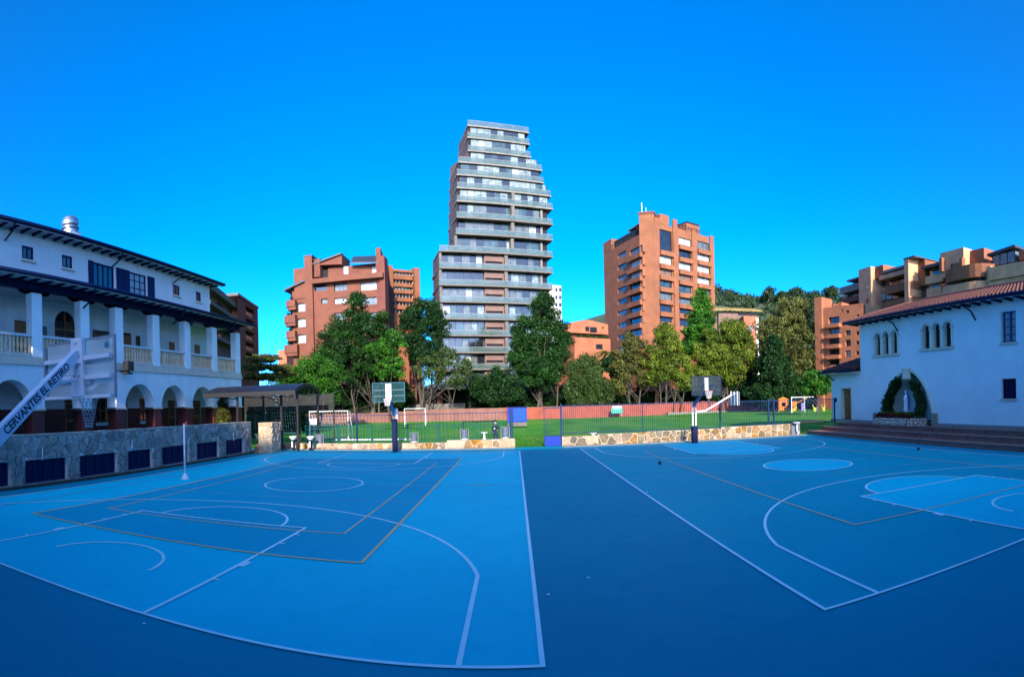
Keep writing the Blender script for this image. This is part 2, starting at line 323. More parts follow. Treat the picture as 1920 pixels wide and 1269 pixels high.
# ================================================================== GROUND
def court_mat(name, col, col2, rough=0.55):
    m = bpy.data.materials.new(name); m.use_nodes = True; t = m.node_tree; b = t.nodes['Principled BSDF']
    geo = _n(t, 'ShaderNodeNewGeometry')
    def noise(sc, det, lo, hi, rg=0.55):
        n = _n(t, 'ShaderNodeTexNoise'); n.inputs['Scale'].default_value = sc; n.inputs['Detail'].default_value = det; n.inputs['Roughness'].default_value = rg
        t.links.new(geo.outputs['Position'], n.inputs['Vector']); r = _n(t, 'ShaderNodeMapRange'); r.inputs[1].default_value = lo; r.inputs[2].default_value = hi
        t.links.new(n.outputs['Fac'], r.inputs[0]); return r.outputs[0]
    a = noise(0.22, 5, 0.35, 0.7); c = noise(2.2, 8, 0.55, 0.8); d = noise(14, 5, 0.62, 0.78)
    mx = _n(t, 'ShaderNodeMix', data_type='RGBA'); mx.inputs[6].default_value = (*col, 1); mx.inputs[7].default_value = (*col2, 1); t.links.new(a, mx.inputs[0])
    mu = _n(t, 'ShaderNodeMath', operation='MULTIPLY'); mu.inputs[1].default_value = 0.16; t.links.new(c, mu.inputs[0])
    m2 = _n(t, 'ShaderNodeMix', data_type='RGBA'); m2.inputs[7].default_value = (*[x * 0.55 for x in col2], 1); t.links.new(mx.outputs[2], m2.inputs[6]); t.links.new(mu.outputs[0], m2.inputs[0])
    mu2 = _n(t, 'ShaderNodeMath', operation='MULTIPLY'); mu2.inputs[1].default_value = 0.01; t.links.new(d, mu2.inputs[0])
    m3 = _n(t, 'ShaderNodeMix', data_type='RGBA'); m3.inputs[7].default_value = (0.25, 0.32, 0.42, 1); t.links.new(m2.outputs[2], m3.inputs[6]); t.links.new(mu2.outputs[0], m3.inputs[0])
    # long faint scuffs and dragged marks
    prev = m3.outputs[2]
    for sx, sy, lo, amt, cc in ((0.35, 9.0, 0.70, 0.22, 0.35), (7.0, 0.5, 0.72, 0.18, 0.30), (3.5, 3.0, 0.70, 0.30, 0.0)):
        mp_ = _n(t, 'ShaderNodeMapping'); mp_.inputs['Scale'].default_value = (sx, sy, 1); mp_.inputs['Rotation'].default_value = (0, 0, 0.5 * sx); t.links.new(geo.outputs['Position'], mp_.inputs['Vector'])
        nn_ = _n(t, 'ShaderNodeTexNoise'); nn_.inputs['Scale'].default_value = 1.0; nn_.inputs['Detail'].default_value = 7; nn_.inputs['Roughness'].default_value = 0.65; t.links.new(mp_.outputs[0], nn_.inputs['Vector'])
        rr_ = _n(t, 'ShaderNodeMapRange'); rr_.inputs[1].default_value = lo - 0.06; rr_.inputs[2].default_value = lo + 0.10; rr_.inputs[4].default_value = amt; t.links.new(nn_.outputs['Fac'], rr_.inputs[0])
        mm_ = _n(t, 'ShaderNodeMix', data_type='RGBA'); mm_.inputs[7].default_value = (cc, cc * 1.15, cc * 1.25, 1) if cc else (0.001, 0.05, 0.10, 1); t.links.new(prev, mm_.inputs[6]); t.links.new(rr_.outputs[0], mm_.inputs[0]); prev = mm_.outputs[2]
    t.links.new(prev, b.inputs['Base Color'])
    rr = _n(t, 'ShaderNodeMapRange'); rr.inputs[3].default_value = rough; rr.inputs[4].default_value = rough + 0.2; t.links.new(c, rr.inputs[0]); t.links.new(rr.outputs[0], b.inputs['Roughness'])
    b.inputs['Specular IOR Level'].default_value = 0.04
    n3 = _n(t, 'ShaderNodeTexNoise'); n3.inputs['Scale'].default_value = 90; n3.inputs['Detail'].default_value = 3; t.links.new(geo.outputs['Position'], n3.inputs['Vector'])
    bp = _n(t, 'ShaderNodeBump'); bp.inputs['Strength'].default_value = 0.25; bp.inputs['Distance'].default_value = 0.004; t.links.new(n3.outputs['Fac'], bp.inputs['Height']); t.links.new(bp.outputs[0], b.inputs['Normal'])
    return m
C_BASE = court_mat('court_paint_mid_blue', (0.001, 0.28, 0.37), (0.001, 0.245, 0.33))
C_LIGHT = court_mat('court_paint_light_blue', (0.001, 0.62, 0.72), (0.001, 0.55, 0.65))
C_DEEP = court_mat('court_paint_deep_blue', (0.001, 0.42, 0.54), (0.001, 0.37, 0.48))
C_RIGHT = court_mat('court_paint_right_blue', (0.001, 0.38, 0.45), (0.001, 0.33, 0.40))
C_WHITE = mat('white_line_paint', (0.80, 0.96, 0.92), 0.55, 0.10, 3.5, col2=(0.62, 0.84, 0.86))
C_FAINT = mat('worn_line_paint', (0.30, 0.55, 0.75), 0.6, 0.25, 3)
C_ORANGE = mat('orange_line_paint', (1.0, 0.52, 0.16), 0.55, 0.3, 1.6, col2=(0.85, 0.58, 0.30))
C_OFAINT = mat('worn_orange_line_paint', (0.35, 0.36, 0.42), 0.6, 0.3, 3)

def sheet(x0, x1, y0, y1, z, name, m, parent=None, kind='structure'):
    o = MB().quad((x0, y0, z), (x1, y0, z), (x1, y1, z), (x0, y1, z)).build(name, m, parent)
    if not parent: o['kind'] = kind
    return o
GROUND = mat('city_ground', (0.10, 0.095, 0.085), 0.95, 0.2, 0.3)
sheet(-3000, 3000, -3000, 3000, -0.35, 'ground', GROUND)
court = MB().box(-60, 60, -60, 33.15, -0.3, 0.0); court = struct(court, 'playground_ground', C_BASE)
# court geometry: 15 x 25 m each
LA, LD, RA, RD, CW, CL = 0.2305, 5.62, 3.779, 5.783, 15.0, 24.95
LX, RX = LA - CW / 2, RA + CW / 2

lc = struct(MB().quad((LA - CW, LD, 0.004), (LA, LD, 0.004), (LA, LD + CL, 0.004), (LA - CW, LD + CL, 0.004)), 'left_court', C_LIGHT)
rc = struct(MB().quad((RA, RD, 0.004), (RA + CW, RD, 0.004), (RA + CW, RD + CL, 0.004), (RA, RD + CL, 0.004)), 'right_court', C_RIGHT)
def arc(cx, cy, r, a0, a1, n=48):
    return [(cx + r * math.cos(R(a0 + (a1 - a0) * i / n)), cy + r * math.sin(R(a0 + (a1 - a0) * i / n))) for i in range(n + 1)]
def line(parent, pts, w=0.05, z=0.016, m=C_WHITE, closed=False, name='painted_line'):
    return MB().ribbon(pts, w, z, closed).build(name, m, parent)
def fill(parent, pts, z, m, name='painted_area'):
    return MB().poly([(x, y, z) for x, y in pts]).build(name, m, parent)
VY0, VY1 = LD + CL / 2 - 9.0, LD + CL / 2 + 9.0
fill(lc, [(LX - 4.5, VY0), (LX + 4.5, VY0), (LX + 4.5, VY1), (LX - 4.5, VY1)], 0.008, C_DEEP)
def basketball(parent, x, d, L, near_fill, m3=C_WHITE):
    y0, y1, ym = d, d + L, d + L / 2
    line(parent, [(x - 7.5, y0), (x + 7.5, y0), (x + 7.5, y1), (x - 7.5, y1)], 0.06, closed=True)
    line(parent, [(x - 7.5, ym), (x + 7.5, ym)], 0.05, 0.0165, C_FAINT)
    line(parent, arc(x, ym, 1.8, 0, 360, 64)[:-1], 0.066, 0.018, closed=True)
    for (yb, s) in ((y0, 1), (y1, -1)):
        line(parent, [(x - 2.45, yb), (x - 2.45, yb + s * 5.8), (x + 2.45, yb + s * 5.8), (x + 2.45, yb)], 0.066, 0.019)
        a = arc(x, yb + s * 5.8, 1.8, 0, 180 * s, 40); line(parent, a, 0.066, 0.017)
        hoopy = yb + s * 1.575; bend = math.degrees(math.acos(6.6 / 6.75))
        yb2 = hoopy + s * 6.75 * math.sin(R(bend))
        pts = [(x + 6.6, yb)] + [(x + 6.6, yb2)] + arc(x, hoopy, 6.75, s * bend, s * (180 - bend), 72) + [(x - 6.6, yb2), (x - 6.6, yb)]
        line(parent, pts, 0.066, 0.0175)
        if s == 1:
            line(parent, arc(x, hoopy, 1.25, 0, 180, 32), 0.066, 0.0185)
        for sx in (-1, 1):
            for t in (1.75, 2.6, 4.3, 5.1):
                w = 0.30 if t == 2.6 else 0.05
                xx = x + sx * (2.45 + 0.07)
                MB().quad((xx - .07, yb + s * t, .0195), (xx + .07, yb + s * t, .0195), (xx + .07, yb + s * (t + w), .0195), (xx - .07, yb + s * (t + w), .0195)).build('lane_mark', C_WHITE, parent)
basketball(lc, LX, LD, CL, None)
basketball(rc, RX, RD, CL + 0.15, None)
ymr = RD + (CL + .15) / 2
fill(rc, arc(RX, ymr, 1.78, 0, 360, 64)[:-1], 0.010, C_LIGHT)
for yb, s in ((RD, 1), (RD + CL + .15, -1)):
    fill(rc, [(RX - 2.45, yb), (RX + 2.45, yb), (RX + 2.45, yb + s * 5.8), (RX - 2.45, yb + s * 5.8)][::s], 0.010, C_LIGHT)
    fill(rc, arc(RX, yb + s * 5.8, 1.8, 0, 180 * s, 40), 0.009, C_LIGHT)
# volleyball courts in orange, attack lines, a small inner court
line(lc, [(LX - 4.5, VY0), (LX + 4.5, VY0), (LX + 4.5, VY1), (LX - 4.5, VY1)], 0.066, 0.021, C_ORANGE, True)
line(lc, [(LX - 3.5, VY0 + 2), (LX + 3.5, VY0 + 2), (LX + 3.5, VY1 - 2), (LX - 3.5, VY1 - 2)], 0.05, 0.0205, C_ORANGE, True)
for k in (-3, 3):
    line(lc, [(LX - 6.2, LD + CL / 2 + k), (LX + 4.5, LD + CL / 2 + k)], 0.04, 0.020, C_FAINT)
    for j in range(4): line(lc, [(LX + 4.9 + j * .5, LD + CL / 2 + k), (LX + 5.1 + j * .5, LD + CL / 2 + k)], 0.04, 0.020, C_FAINT)
line(lc, [(LA - 1.75, LD + CL / 2), (LA - 1.2, LD + CL / 2)], 0.08, 0.022, C_ORANGE)
line(rc, [(RX - 4.5, ymr - 9.2), (RX + 4.5, ymr - 9.2), (RX + 4.5, ymr + 9.2), (RX - 4.5, ymr + 9.2)], 0.05, 0.021, C_ORANGE, True)
for k in (-3, 3):
    line(rc, [(RX - 4.5, ymr + k), (RX + 4.5, ymr + k)], 0.04, 0.020, C_OFAINT)
    for j in range(4): line(rc, [(RX - 6.9 + j * .5, ymr + k), (RX - 6.7 + j * .5, ymr + k)], 0.05, 0.020, C_OFAINT)
# running lane / handball-like worn lines at the sides
g0 = MB().ribbon([(-14.95, 9.0), (-14.6, 20), (-14.4, 30.6)], 0.05, 0.004).build('worn_painted_line', C_FAINT); g0['kind'] = 'structure'
g1 = MB().ribbon([(-13.0, 4), (-13.8, 14), (-13.7, 21), (-13.5, 30.6)], 0.05, 0.018).build('worn_painted_line', C_FAINT, lc)
g2 = MB().ribbon([(15.9, 30.9), (19.3, 24), (19.3, 10)], 0.04, 0.004).build('worn_painted_line', C_FAINT); g2['kind'] = 'structure'
# thin pinkish strip along the foot of the far wall
struct(MB().box(-16.0, -0.05, 32.55, 33.05, 0.001, 0.03), 'pinkish_strip', mat('pinkish_grey', (0.30, 0.25, 0.27), 0.85, 0.15, 3))
struct(MB().box(2.96, 19.9, 32.35, 32.98, 0.001, 0.03), 'pinkish_strip', bpy.data.materials['pinkish_grey'])

# grass field behind the low wall
def grass_mat():
    m = bpy.data.materials.new('field_grass'); m.use_nodes = True; t = m.node_tree; b = t.nodes['Principled BSDF']; b.inputs['Roughness'].default_value = 0.9; b.inputs['Specular IOR Level'].default_value = 0.15
    geo = _n(t, 'ShaderNodeNewGeometry'); mp = _n(t, 'ShaderNodeMapping'); mp.inputs['Scale'].default_value = (0.25, 0.07, 1); t.links.new(geo.outputs['Position'], mp.inputs['Vector'])
    n1 = _n(t, 'ShaderNodeTexNoise'); n1.inputs['Scale'].default_value = 1.0; n1.inputs['Detail'].default_value = 8; n1.inputs['Roughness'].default_value = 0.7; t.links.new(mp.outputs[0], n1.inputs['Vector'])
    cr = _n(t, 'ShaderNodeValToRGB'); e = cr.color_ramp.elements
    e[0].position = 0.34; e[0].color = (0.028, 0.145, 0.013, 1); e[1].position = 0.72; e[1].color = (0.17, 0.23, 0.04, 1)
    k = cr.color_ramp.elements.new(0.5); k.color = (0.052, 0.225, 0.018, 1)
    t.links.new(n1.outputs['Fac'], cr.inputs[0]); t.links.new(cr.outputs[0], b.inputs['Base Color'])
    n3 = _n(t, 'ShaderNodeTexNoise'); n3.inputs['Scale'].default_value = 6; n3.inputs['Detail'].default_value = 6; t.links.new(geo.outputs['Position'], n3.inputs['Vector'])
    bp = _n(t, 'ShaderNodeBump'); bp.inputs['Strength'].default_value = 0.5; bp.inputs['Distance'].default_value = 0.04; t.links.new(n3.outputs['Fac'], bp.inputs['Height']); t.links.new(bp.outputs[0], b.inputs['Normal'])
    return m
GRASS = grass_mat()
fv = MB(); nx, ny = 60, 30
def fz(x, y):
    return 0.012 - 0.22 * min(1, (y - 33.1) / 55) + 0.05 * math.sin(x * .21) * math.sin(y * .17) * min(1, (y - 33.2) / 6) + max(0, x - 14) * 0.012 * min(1, (y - 33.2) / 30)
vs = [(-90 + 180 * i / nx, 33.17 + 77 * (j / ny) ** 1.5, fz(-90 + 180 * i / nx, 33.17 + 77 * (j / ny) ** 1.5)) for j in range(ny + 1) for i in range(nx + 1)]
fv.add(vs, [(j * (nx + 1) + i, j * (nx + 1) + i + 1, (j + 1) * (nx + 1) + i + 1, (j + 1) * (nx + 1) + i) for j in range(ny) for i in range(nx)])
fld = fv.build('grass_field', GRASS, smooth=True); fld['kind'] = 'structure'
# grass blades in the part one sees through the open gate and behind the low walls
rg = np.random.default_rng(3); n = 26000
gx = rg.uniform(-19, 21, n); gy = 33.5 + 12 * rg.random(n) ** 1.7
gh = rg.uniform(.04, .11, n); ga = rg.uniform(0, math.pi, n); V = np.zeros((n, 3, 3)); w_ = .02
gz = np.array([fz(a, b) for a, b in zip(gx, gy)])
V[:, 0] = np.stack([gx - w_ * np.cos(ga), gy - w_ * np.sin(ga), gz], 1); V[:, 1] = np.stack([gx + w_ * np.cos(ga), gy + w_ * np.sin(ga), gz], 1)
V[:, 2] = np.stack([gx + rg.normal(0, .03, n), gy + rg.normal(0, .03, n), gz + gh], 1)
def fast_mesh(name, V, k, mat_, tint=None):
    me = bpy.data.meshes.new(name); nf = len(V); me.vertices.add(nf * k); me.vertices.foreach_set('co', V.reshape(-1).astype(np.float32))
    me.loops.add(nf * k); me.loops.foreach_set('vertex_index', np.arange(nf * k, dtype=np.int32)); me.polygons.add(nf)
    me.polygons.foreach_set('loop_start', np.arange(0, nf * k, k, dtype=np.int32))
    try: me.polygons.foreach_set('loop_total', np.full(nf, k, dtype=np.int32))
    except Exception: pass
    if tint is not None:
        a = me.attributes.new('tint', 'FLOAT', 'POINT'); a.data.foreach_set('value', np.repeat(tint, k).astype(np.float32))
    me.update(); me.validate(); me.materials.append(mat_); return me
gm = fast_mesh('grass', V, 3, M['L_green'], rg.random(n))
go = bpy.data.objects.new('grass', gm); COL.objects.link(go); tag(go, 'short grass at the near edge of the sports field', 'grass'); go['kind'] = 'stuff'

# ------------------------------------------------------------------ hill
hv = MB(); hx = [(-900 + 1900 * i / 90) for i in range(91)]
def hill_h(x, y):
    t = (x - 60) / 300
    ridge = 84 + 24 * min(1, max(0, (x - 120) / 260)) + 7 * math.sin(x * .017) + 4 * math.sin(x * .051 + 1)
    if x < 120: ridge *= max(0.05, 1 - ((120 - x) / 240) ** 1.1) if x > -120 else 0.05
    k = max(0, min(1, (y - 230) / 190)); return -0.5 + ridge * (k * k * (3 - 2 * k))
rows = 26; P = []
for j in range(rows + 1):
    y = 225 + 420 * j / rows
    P += [(x, y, hill_h(x, y)) for x in hx]
hv.add(P, [(j * 91 + i, j * 91 + i + 1, (j + 1) * 91 + i + 1, (j + 1) * 91 + i) for j in range(rows) for i in range(90)])
hill = hv.build('hill', mat('wooded_hillside', (0.045, 0.075, 0.035), 1.0, 0.3, 0.05), smooth=True); hill['kind'] = 'structure'

# small scraps and fallen leaves lying on the courts
for (x, y, sz, lab) in ((1103, 1085, .05, 'pale scrap of paper on the dark strip between the courts, upper one'), (1028, 1117, .05, 'pale scrap of paper beside the long white sideline in the foreground'), (270, 1172, .05, 'pale scrap of paper just outside the near left baseline'), (1213, 924, .06, 'pale scrap on the right court beside its left sideline'), (1236, 894, .05, 'small pale scrap on the right court near the dark ball')):
    sz *= .5; d_ = ray(x, y); t_ = -CAMH / d_.z; cx_, cy_ = d_.x * t_, d_.y * t_
    tag(MB().add([(cx_ - sz, cy_ - sz * .6, .022), (cx_ + sz * .8, cy_ - sz * .7, .022), (cx_ + sz, cy_ + sz * .5, .030), (cx_ - sz * .7, cy_ + sz * .7, .024), (cx_, cy_, .034)], [(0, 1, 4), (1, 2, 4), (2, 3, 4), (3, 0, 4)]).build('paper_scrap', C_WHITE), lab, 'paper scrap')
# ================================================================== helpers for walls and windows
def wall(mb, s0, s1, z0, z1, holes, t=0.3, d=0.0):
    """upright wall face at depth d with real openings; hole = (a, b, bottom, top) or (a, b, bottom, spring, 'arch')"""
    H = []
    for h in holes:
        top = h[3] + (h[1] - h[0]) / 2 if len(h) > 4 else h[3]
        H.append((h[0], h[1], h[2], top, len(h) > 4, h[3]))
    xs = sorted({s0, s1} | {v for h in H for v in h[:2] if s0 < v < s1}); zs = sorted({z0, z1} | {v for h in H for v in (h[2], h[3]) if z0 < v < z1})
    for i in range(len(xs) - 1):
        for j in range(len(zs) - 1):
            cx, cz = (xs[i] + xs[i + 1]) / 2, (zs[j] + zs[j + 1]) / 2
            if any(h[0] < cx < h[1] and h[2] < cz < h[3] for h in H): continue
            mb.quad((xs[i], d, zs[j]), (xs[i + 1], d, zs[j]), (xs[i + 1], d, zs[j + 1]), (xs[i], d, zs[j + 1]))
    for a, b, c, e, ar, sp in H:
        mb.quad((a, d, c), (a, d - t, c), (a, d - t, sp), (a, d, sp)); mb.quad((b, d, c), (b, d - t, c), (b, d - t, sp), (b, d, sp))
        mb.quad((a, d, c), (b, d, c), (b, d - t, c), (a, d - t, c))
        if not ar: mb.quad((a, d, e), (b, d, e), (b, d - t, e), (a, d - t, e))
        else:
            r = (b - a) / 2; m = (a + b) / 2; N = 20
            A = [(m - r * math.cos(math.pi * k / N), sp + r * math.sin(math.pi * k / N)) for k in range(N + 1)]
            for k in range(N):
                (x0, y0), (x1, y1) = A[k], A[k + 1]
                mb.quad((x0, d, y0), (x1, d, y1), (x1, d, e), (x0, d, e)); mb.quad((x0, d, y0), (x1, d, y1), (x1, d - t, y1), (x0, d - t, y0))
                if t: mb.quad((x0, d - t, y0), (x1, d - t, y1), (x1, d - t, e), (x0, d - t, e))
    return mb
def framed_window(root, F, a, b, c, e, d, fm, pm, nv=1, nh=0, fw=0.07, name='window', proud=0.05):
    """frame with mullions (part) and pane (sub-part)"""
    f = MB(F); f.box(a, a + fw, d - proud, d + proud, c, e).box(b - fw, b, d - proud, d + proud, c, e)
    f.box(a + fw, b - fw, d - proud, d + proud, c, c + fw).box(a + fw, b - fw, d - proud, d + proud, e - fw, e)
    for i in range(nv):
        x = a + (b - a) * (i + 1) / (nv + 1); f.box(x - fw * .4, x + fw * .4, d - proud * .7, d + proud * .7, c + fw, e - fw)
    for i in range(nh):
        z = c + (e - c) * (i + 1) / (nh + 1); f.box(a + fw, b - fw, d - proud * .6, d + proud * .6, z - fw * .35, z + fw * .35)
    o = f.build(name, fm, root); MB(F).box(a + fw * .5, b - fw * .5, d - proud * .5, d - proud * .2, c + fw * .5, e - fw * .5).build('pane', pm, o)
    return o

# ================================================================== LEFT: arcaded school building. s = Y along the facade, d = X outwards
FX = -22.0
FL = Frame((FX, 0, 0), (0, 1), (1, 0))
ls = thing('school_building', 'long white arcaded school building with navy eaves and upper gallery', 'building', (FX, 27, 0))
CY = [10.6, 14.05, 17.55, 21.08, 23.99, 27.62, 31.25, 34.88, 38.55]
END = 38.93
# lower arcade wall
arches = []
for a, b in zip(CY[:-1], CY[1:]):
    w = (b - a) - 0.8; arches.append((a + 0.4, b - 0.4, 1.2, 4.55 - w / 2, 'arch'))
lo = MB(FL); wall(lo, 9.0, END, 3.06, 5.35, [(a, b, 3.06, sp, k) for a, b, c, sp, k in arches], 0.8)
lo.quad((END, 0, 3.06), (END, -3, 3.06), (END, -3, 5.35), (END, 0, 5.35))
lo.quad((9, -0.8, 4.75), (END, -0.8, 4.75), (END, -0.8, 5.3), (9, -0.8, 5.3))
lo.build('arcade_wall', M['white'], ls)
pil = MB()
pil.cbox(-0.4, -0.001, -0.8, 0, 0, 1.86, 0.015)
for c in CY:
    p = MB(FL).cbox(c - 0.39, c + 0.39, -0.79, -0.01, 1.2, 2.95, 0.02).build('pillar', M['maroon'], ls)
    MB(FL).box(c - 0.46, c + 0.46, -0.86, 0.06, 2.953, 3.057).build('capital', M['sill'], ls)
# arcade interior
inn = MB(FL)
wall(inn, 9, END, 1.2, 5.3, [(16.0, 17.0, 1.2, 3.5), (18.6, 20.4, 1.9, 3.7), (22.0, 23.1, 1.2, 3.6), (24.7, 26.2, 2.1, 3.75), (26.9, 27.9, 1.2, 3.7), (29.2, 30.8, 2.1, 3.75), (32.6, 33.6, 1.2, 3.6), (36.0, 37.2, 1.2, 3.6)], 0.15, -3.0)
inn.build('arcade_back_wall', M['white'], ls)
dd = MB(FL)
for a, b in ((9, 16.0), (17.0, 18.6), (20.4, 22.0), (23.1, 24.7), (26.2, 26.9), (27.9, 29.2), (30.8, 32.6), (33.6, 36.0), (37.2, END)): MB(FL).box(a, b, -3.0, -2.97, 1.2, 3.05).build('dado', M['maroon'], ls)
for a, b in ((18.6, 20.4), (24.7, 26.2), (29.2, 30.8)): MB(FL).box(a, b, -3.0, -2.97, 1.2, 1.9).build('dado', M['maroon'], ls)
MB(FL).box(9, END, -3.0, 0.9, 1.0, 1.2).build('terrace_floor', M['concrete'], ls)
MB(FL).box(9, END, -3.0, -0.02, 5.30, 5.34).build('ceiling', M['soffit'], ls)
for a, b in ((16.0, 17.0), (22.0, 23.1), (26.9, 27.9), (32.6, 33.6), (36.0, 37.2)):
    o = MB(FL).cbox(a + .05, b - .05, -3.10, -3.04, 1.2, 3.5, 0.01).build('door', M['wood'], ls)
    MB(FL).box(a + .2, b - .2, -3.04, -3.02, 1.5, 2.2).box(a + .2, b - .2, -3.04, -3.02, 2.4, 3.3).build('door_panel', M['darkwood'], o)
for a, b, c in ((18.6, 20.4, 1.9), (24.7, 26.2, 2.1), (29.2, 30.8, 2.1)):
    framed_window(ls, FL, a, b, c, 3.72, -3.05, M['wood'], M['glass'], 2, 1, 0.09)
# deck, cornice, balustrade
MB(FL).box(9, END + .05, -3.0, 0.10, 5.35, 5.50).build('deck_moulding', M['sill'], ls)
MB(FL).box(9, END + .02, -3.0, 0.04, 5.503, 5.78).build('deck_edge', M['sill'], ls)
MB(FL).box(9, END, -3.0, -0.02, 5.783, 5.80).build('gallery_floor', M['concrete'], ls)
bal = MB(); w = 0.062
bal.add([(x * k, y * k, z) for z, k in ((0, 1.0), (0.10, 1.0), (0.16, .72), (0.40, 1.05), (0.66, .72), (0.74, .95), (0.86, .95)) for x, y in ((-w, -w), (w, -w), (w, w), (-w, w))],
        [(i * 4 + k, i * 4 + (k + 1) % 4, i * 4 + 4 + (k + 1) % 4, i * 4 + 4 + k) for i in range(6) for k in range(4)])
BAL = free_mesh(bal, 'baluster', mat('salmon_baluster', (0.90, 0.62, 0.38), 0.8, 0.12, 3, rnd=0.12))
for a, b in zip(CY[:-1], CY[1:]):
    a2, b2 = a + 0.36, b - 0.36
    MB(FL).box(a2, b2, -0.30, -0.04, 6.86, 7.0).build('handrail', M['soffit'], ls)
    n = 11
    for i in range(n):
        child('baluster', BAL, ls, (FX - 0.17, a2 + (b2 - a2) * (i + .5) / n, 5.99))
    MB(FL).box(a2, b2, -0.28, -0.06, 5.80, 5.99).build('bottom_rail', M['sill'], ls)
z0, z1 = 9.80, 11.0
colm = mat('gallery_column_plaster', (0.85, 0.89, 0.86), 0.85, 0.04, 1.2, bump=0.12, fine=30)
for c in CY:
    MB(FL).cbox(c - 0.36, c + 0.36, -0.56, -0.02, 5.80, 9.22, 0.02).build('column', colm, ls)
    br = MB(FL); br.prism([(c - 0.95, -0.50, 9.42), (c - 0.80, -0.50, 9.30), (c - 0.45, -0.50, 9.22), (c + 0.45, -0.50, 9.22), (c + 0.80, -0.50, 9.30), (c + 0.95, -0.50, 9.42)], (0.42, 0, 0))
    br.build('bracket', M['navy'], ls)
MB(FL).box(9, END + .1, -0.48, -0.10, 9.42, z0 + .04).build('beam', M['navy'], ls)
# gallery back wall with doors and windows
gb = MB(FL)
gh_ = [(18.2, 19.2, 5.8, 8.3), (21.3, 23.1, 5.8, 8.35, 'arch'), (24.6, 26.3, 6.6, 8.3), (27.6, 28.5, 5.8, 8.4), (28.95, 29.45, 7.0, 8.3), (32.9, 33.7, 5.8, 8.2), (36.4, 37.3, 5.8, 8.3), (14.4, 15.6, 6.6, 8.3)]
wall(gb, 9, END, 5.8, 9.7, gh_, 0.15, -3.0); gb.build('gallery_back_wall', M['white'], ls)
MB(FL).box(9, END, -2.95, -0.55, 9.68, 9.72).build('gallery_ceiling', M['soffit'], ls)
for a, b in ((18.2, 19.2), (27.6, 28.5), (32.9, 33.7), (36.4, 37.3)):
    MB(FL).cbox(a + .04, b - .04, -3.10, -3.05, 5.8, 8.25, 0.01).build('door', M['wood'], ls)
ad = MB(FL); ad.cbox(21.35, 22.17, -3.10, -3.05, 5.8, 8.0, .01).cbox(22.23, 23.05, -3.10, -3.05, 5.8, 8.0, .01)
ad = ad.build('arched_door', M['darkwood'], ls)
MB(FL).box(21.3, 23.1, -3.12, -3.02, 8.0, 8.12).box(22.17, 22.23, -3.1, -3.02, 5.8, 9.2).build('transom', M['wood'], ad)
fan = MB(FL); fan.poly([(22.2 + .9 * math.cos(R(k * 9)), -3.12, 8.12 + .9 * math.sin(R(k * 9))) for k in range(21)]); fan.build('fanlight', M['glass'], ad)
framed_window(ls, FL, 24.6, 26.3, 6.6, 8.3, -3.06, M['darkwood'], M['brownblind'], 2, 0)
framed_window(ls, FL, 28.95, 29.45, 7.0, 8.3, -3.06, M['darkwood'], M['glass'], 0, 0)
framed_window(ls, FL, 14.4, 15.6, 6.6, 8.3, -3.06, M['darkwood'], M['glass'], 1, 0)
MB(FL).cbox(20.3, 20.6, -2.99, -2.9, 7.5, 8.1, .01).build('notice_board', M['curtaindim'], ls)
# lower roof: eave at X=-21
z0, z1 = 9.80, 11.0
sof = MB(FL); sof.prism([(9, 1.0, z0), (9, -.49, z0 + .06), (9, -.49, z0 + .10), (9, 1.0, z0 + .04)], (END + .55 - 9, 0, 0)); sof.build('eave_soffit', M['soffit'], ls)
rt = MB(FL); rt.prism([(9, 1.05, z0 + .06), (9, -3.0, z1 + .02), (9, -3.0, z1 + .14), (9, 1.05, z0 + .16)], (END + .65 - 9, 0, 0)); rt.build('lower_roof', M['navy'], ls)
MB(FL).box(9, END + .6, 0.96, 1.04, z0 - .09, z0 - .01).build('fascia', M['soffit'], ls)
gm_ = MB(FL); gm_.tube([(9, 1.10, z0 + .05), (END + .7, 1.10, z0 + .05)], 0.115, 10); gm_.build('gutter', M['navy'], ls, smooth=True)
raf = free_mesh(MB().prism([(0.95, -.06, z0 - .08), (-.1, -.06, z0 - .12), (-.1, -.06, z0 + .05), (0.95, -.06, z0 + .01)], (0, .12, 0)), 'rafter', M['navy'])
for k in range(36):
    y = 9.4 + k * 0.86
    if y < END + .5: child('rafter', raf, ls, (FX, y, 0))
for y in (20.9, 29.4, 36.2):
    t_ = MB(FL); t_.tube([(y, 1.05, z0), (y, 1.0, z0 - .35), (y, .5, z0 - .75), (y, .02, z0 - 1.0)], 0.05, 8); t_.build('downpipe', M['navy'], ls, smooth=True)
# third storey
tw = MB(FL)
W3 = [(18.85, 19.72), (22.0, 22.89), (33.58, 34.49), (36.8, 37.57), (15.4, 16.3)]
wall(tw, 9, END, 10.9, 13.7, [(a, b, 12.02, 12.82) for a, b in W3] + [(24.75, 26.78, 11.2, 12.85), (28.38, 30.24, 11.2, 12.85)], 0.18, -3.0)
tw.quad((END, -3, 5.8), (END, -14, 5.8), (END, -14, 13.5), (END, -3, 13.5)).build('third_storey_wall', mat('pinkish_white_plaster', (0.90, 0.86, 0.82), 0.85, 0.05, 0.9, bump=0.12, fine=30, streak=0.4), ls)
for a, b in W3:
    framed_window(ls, FL, a + .02, b - .02, 12.03, 12.81, -3.08, M['navyshutter'], M['curtaindim'], 1, 0, 0.09)
    MB(FL).box(a - .12, b + .12, -3.0, -2.86, 11.88, 12.0).build('sill', M['cream'], ls)
framed_window(ls, FL, 24.77, 26.76, 11.21, 12.84, -3.08, M['navyshutter'], M['glass'], 3, 0, 0.08)
framed_window(ls, FL, 28.40, 30.22, 11.21, 12.84, -3.08, M['navyshutter'], M['curtain'], 2, 2, 0.08)
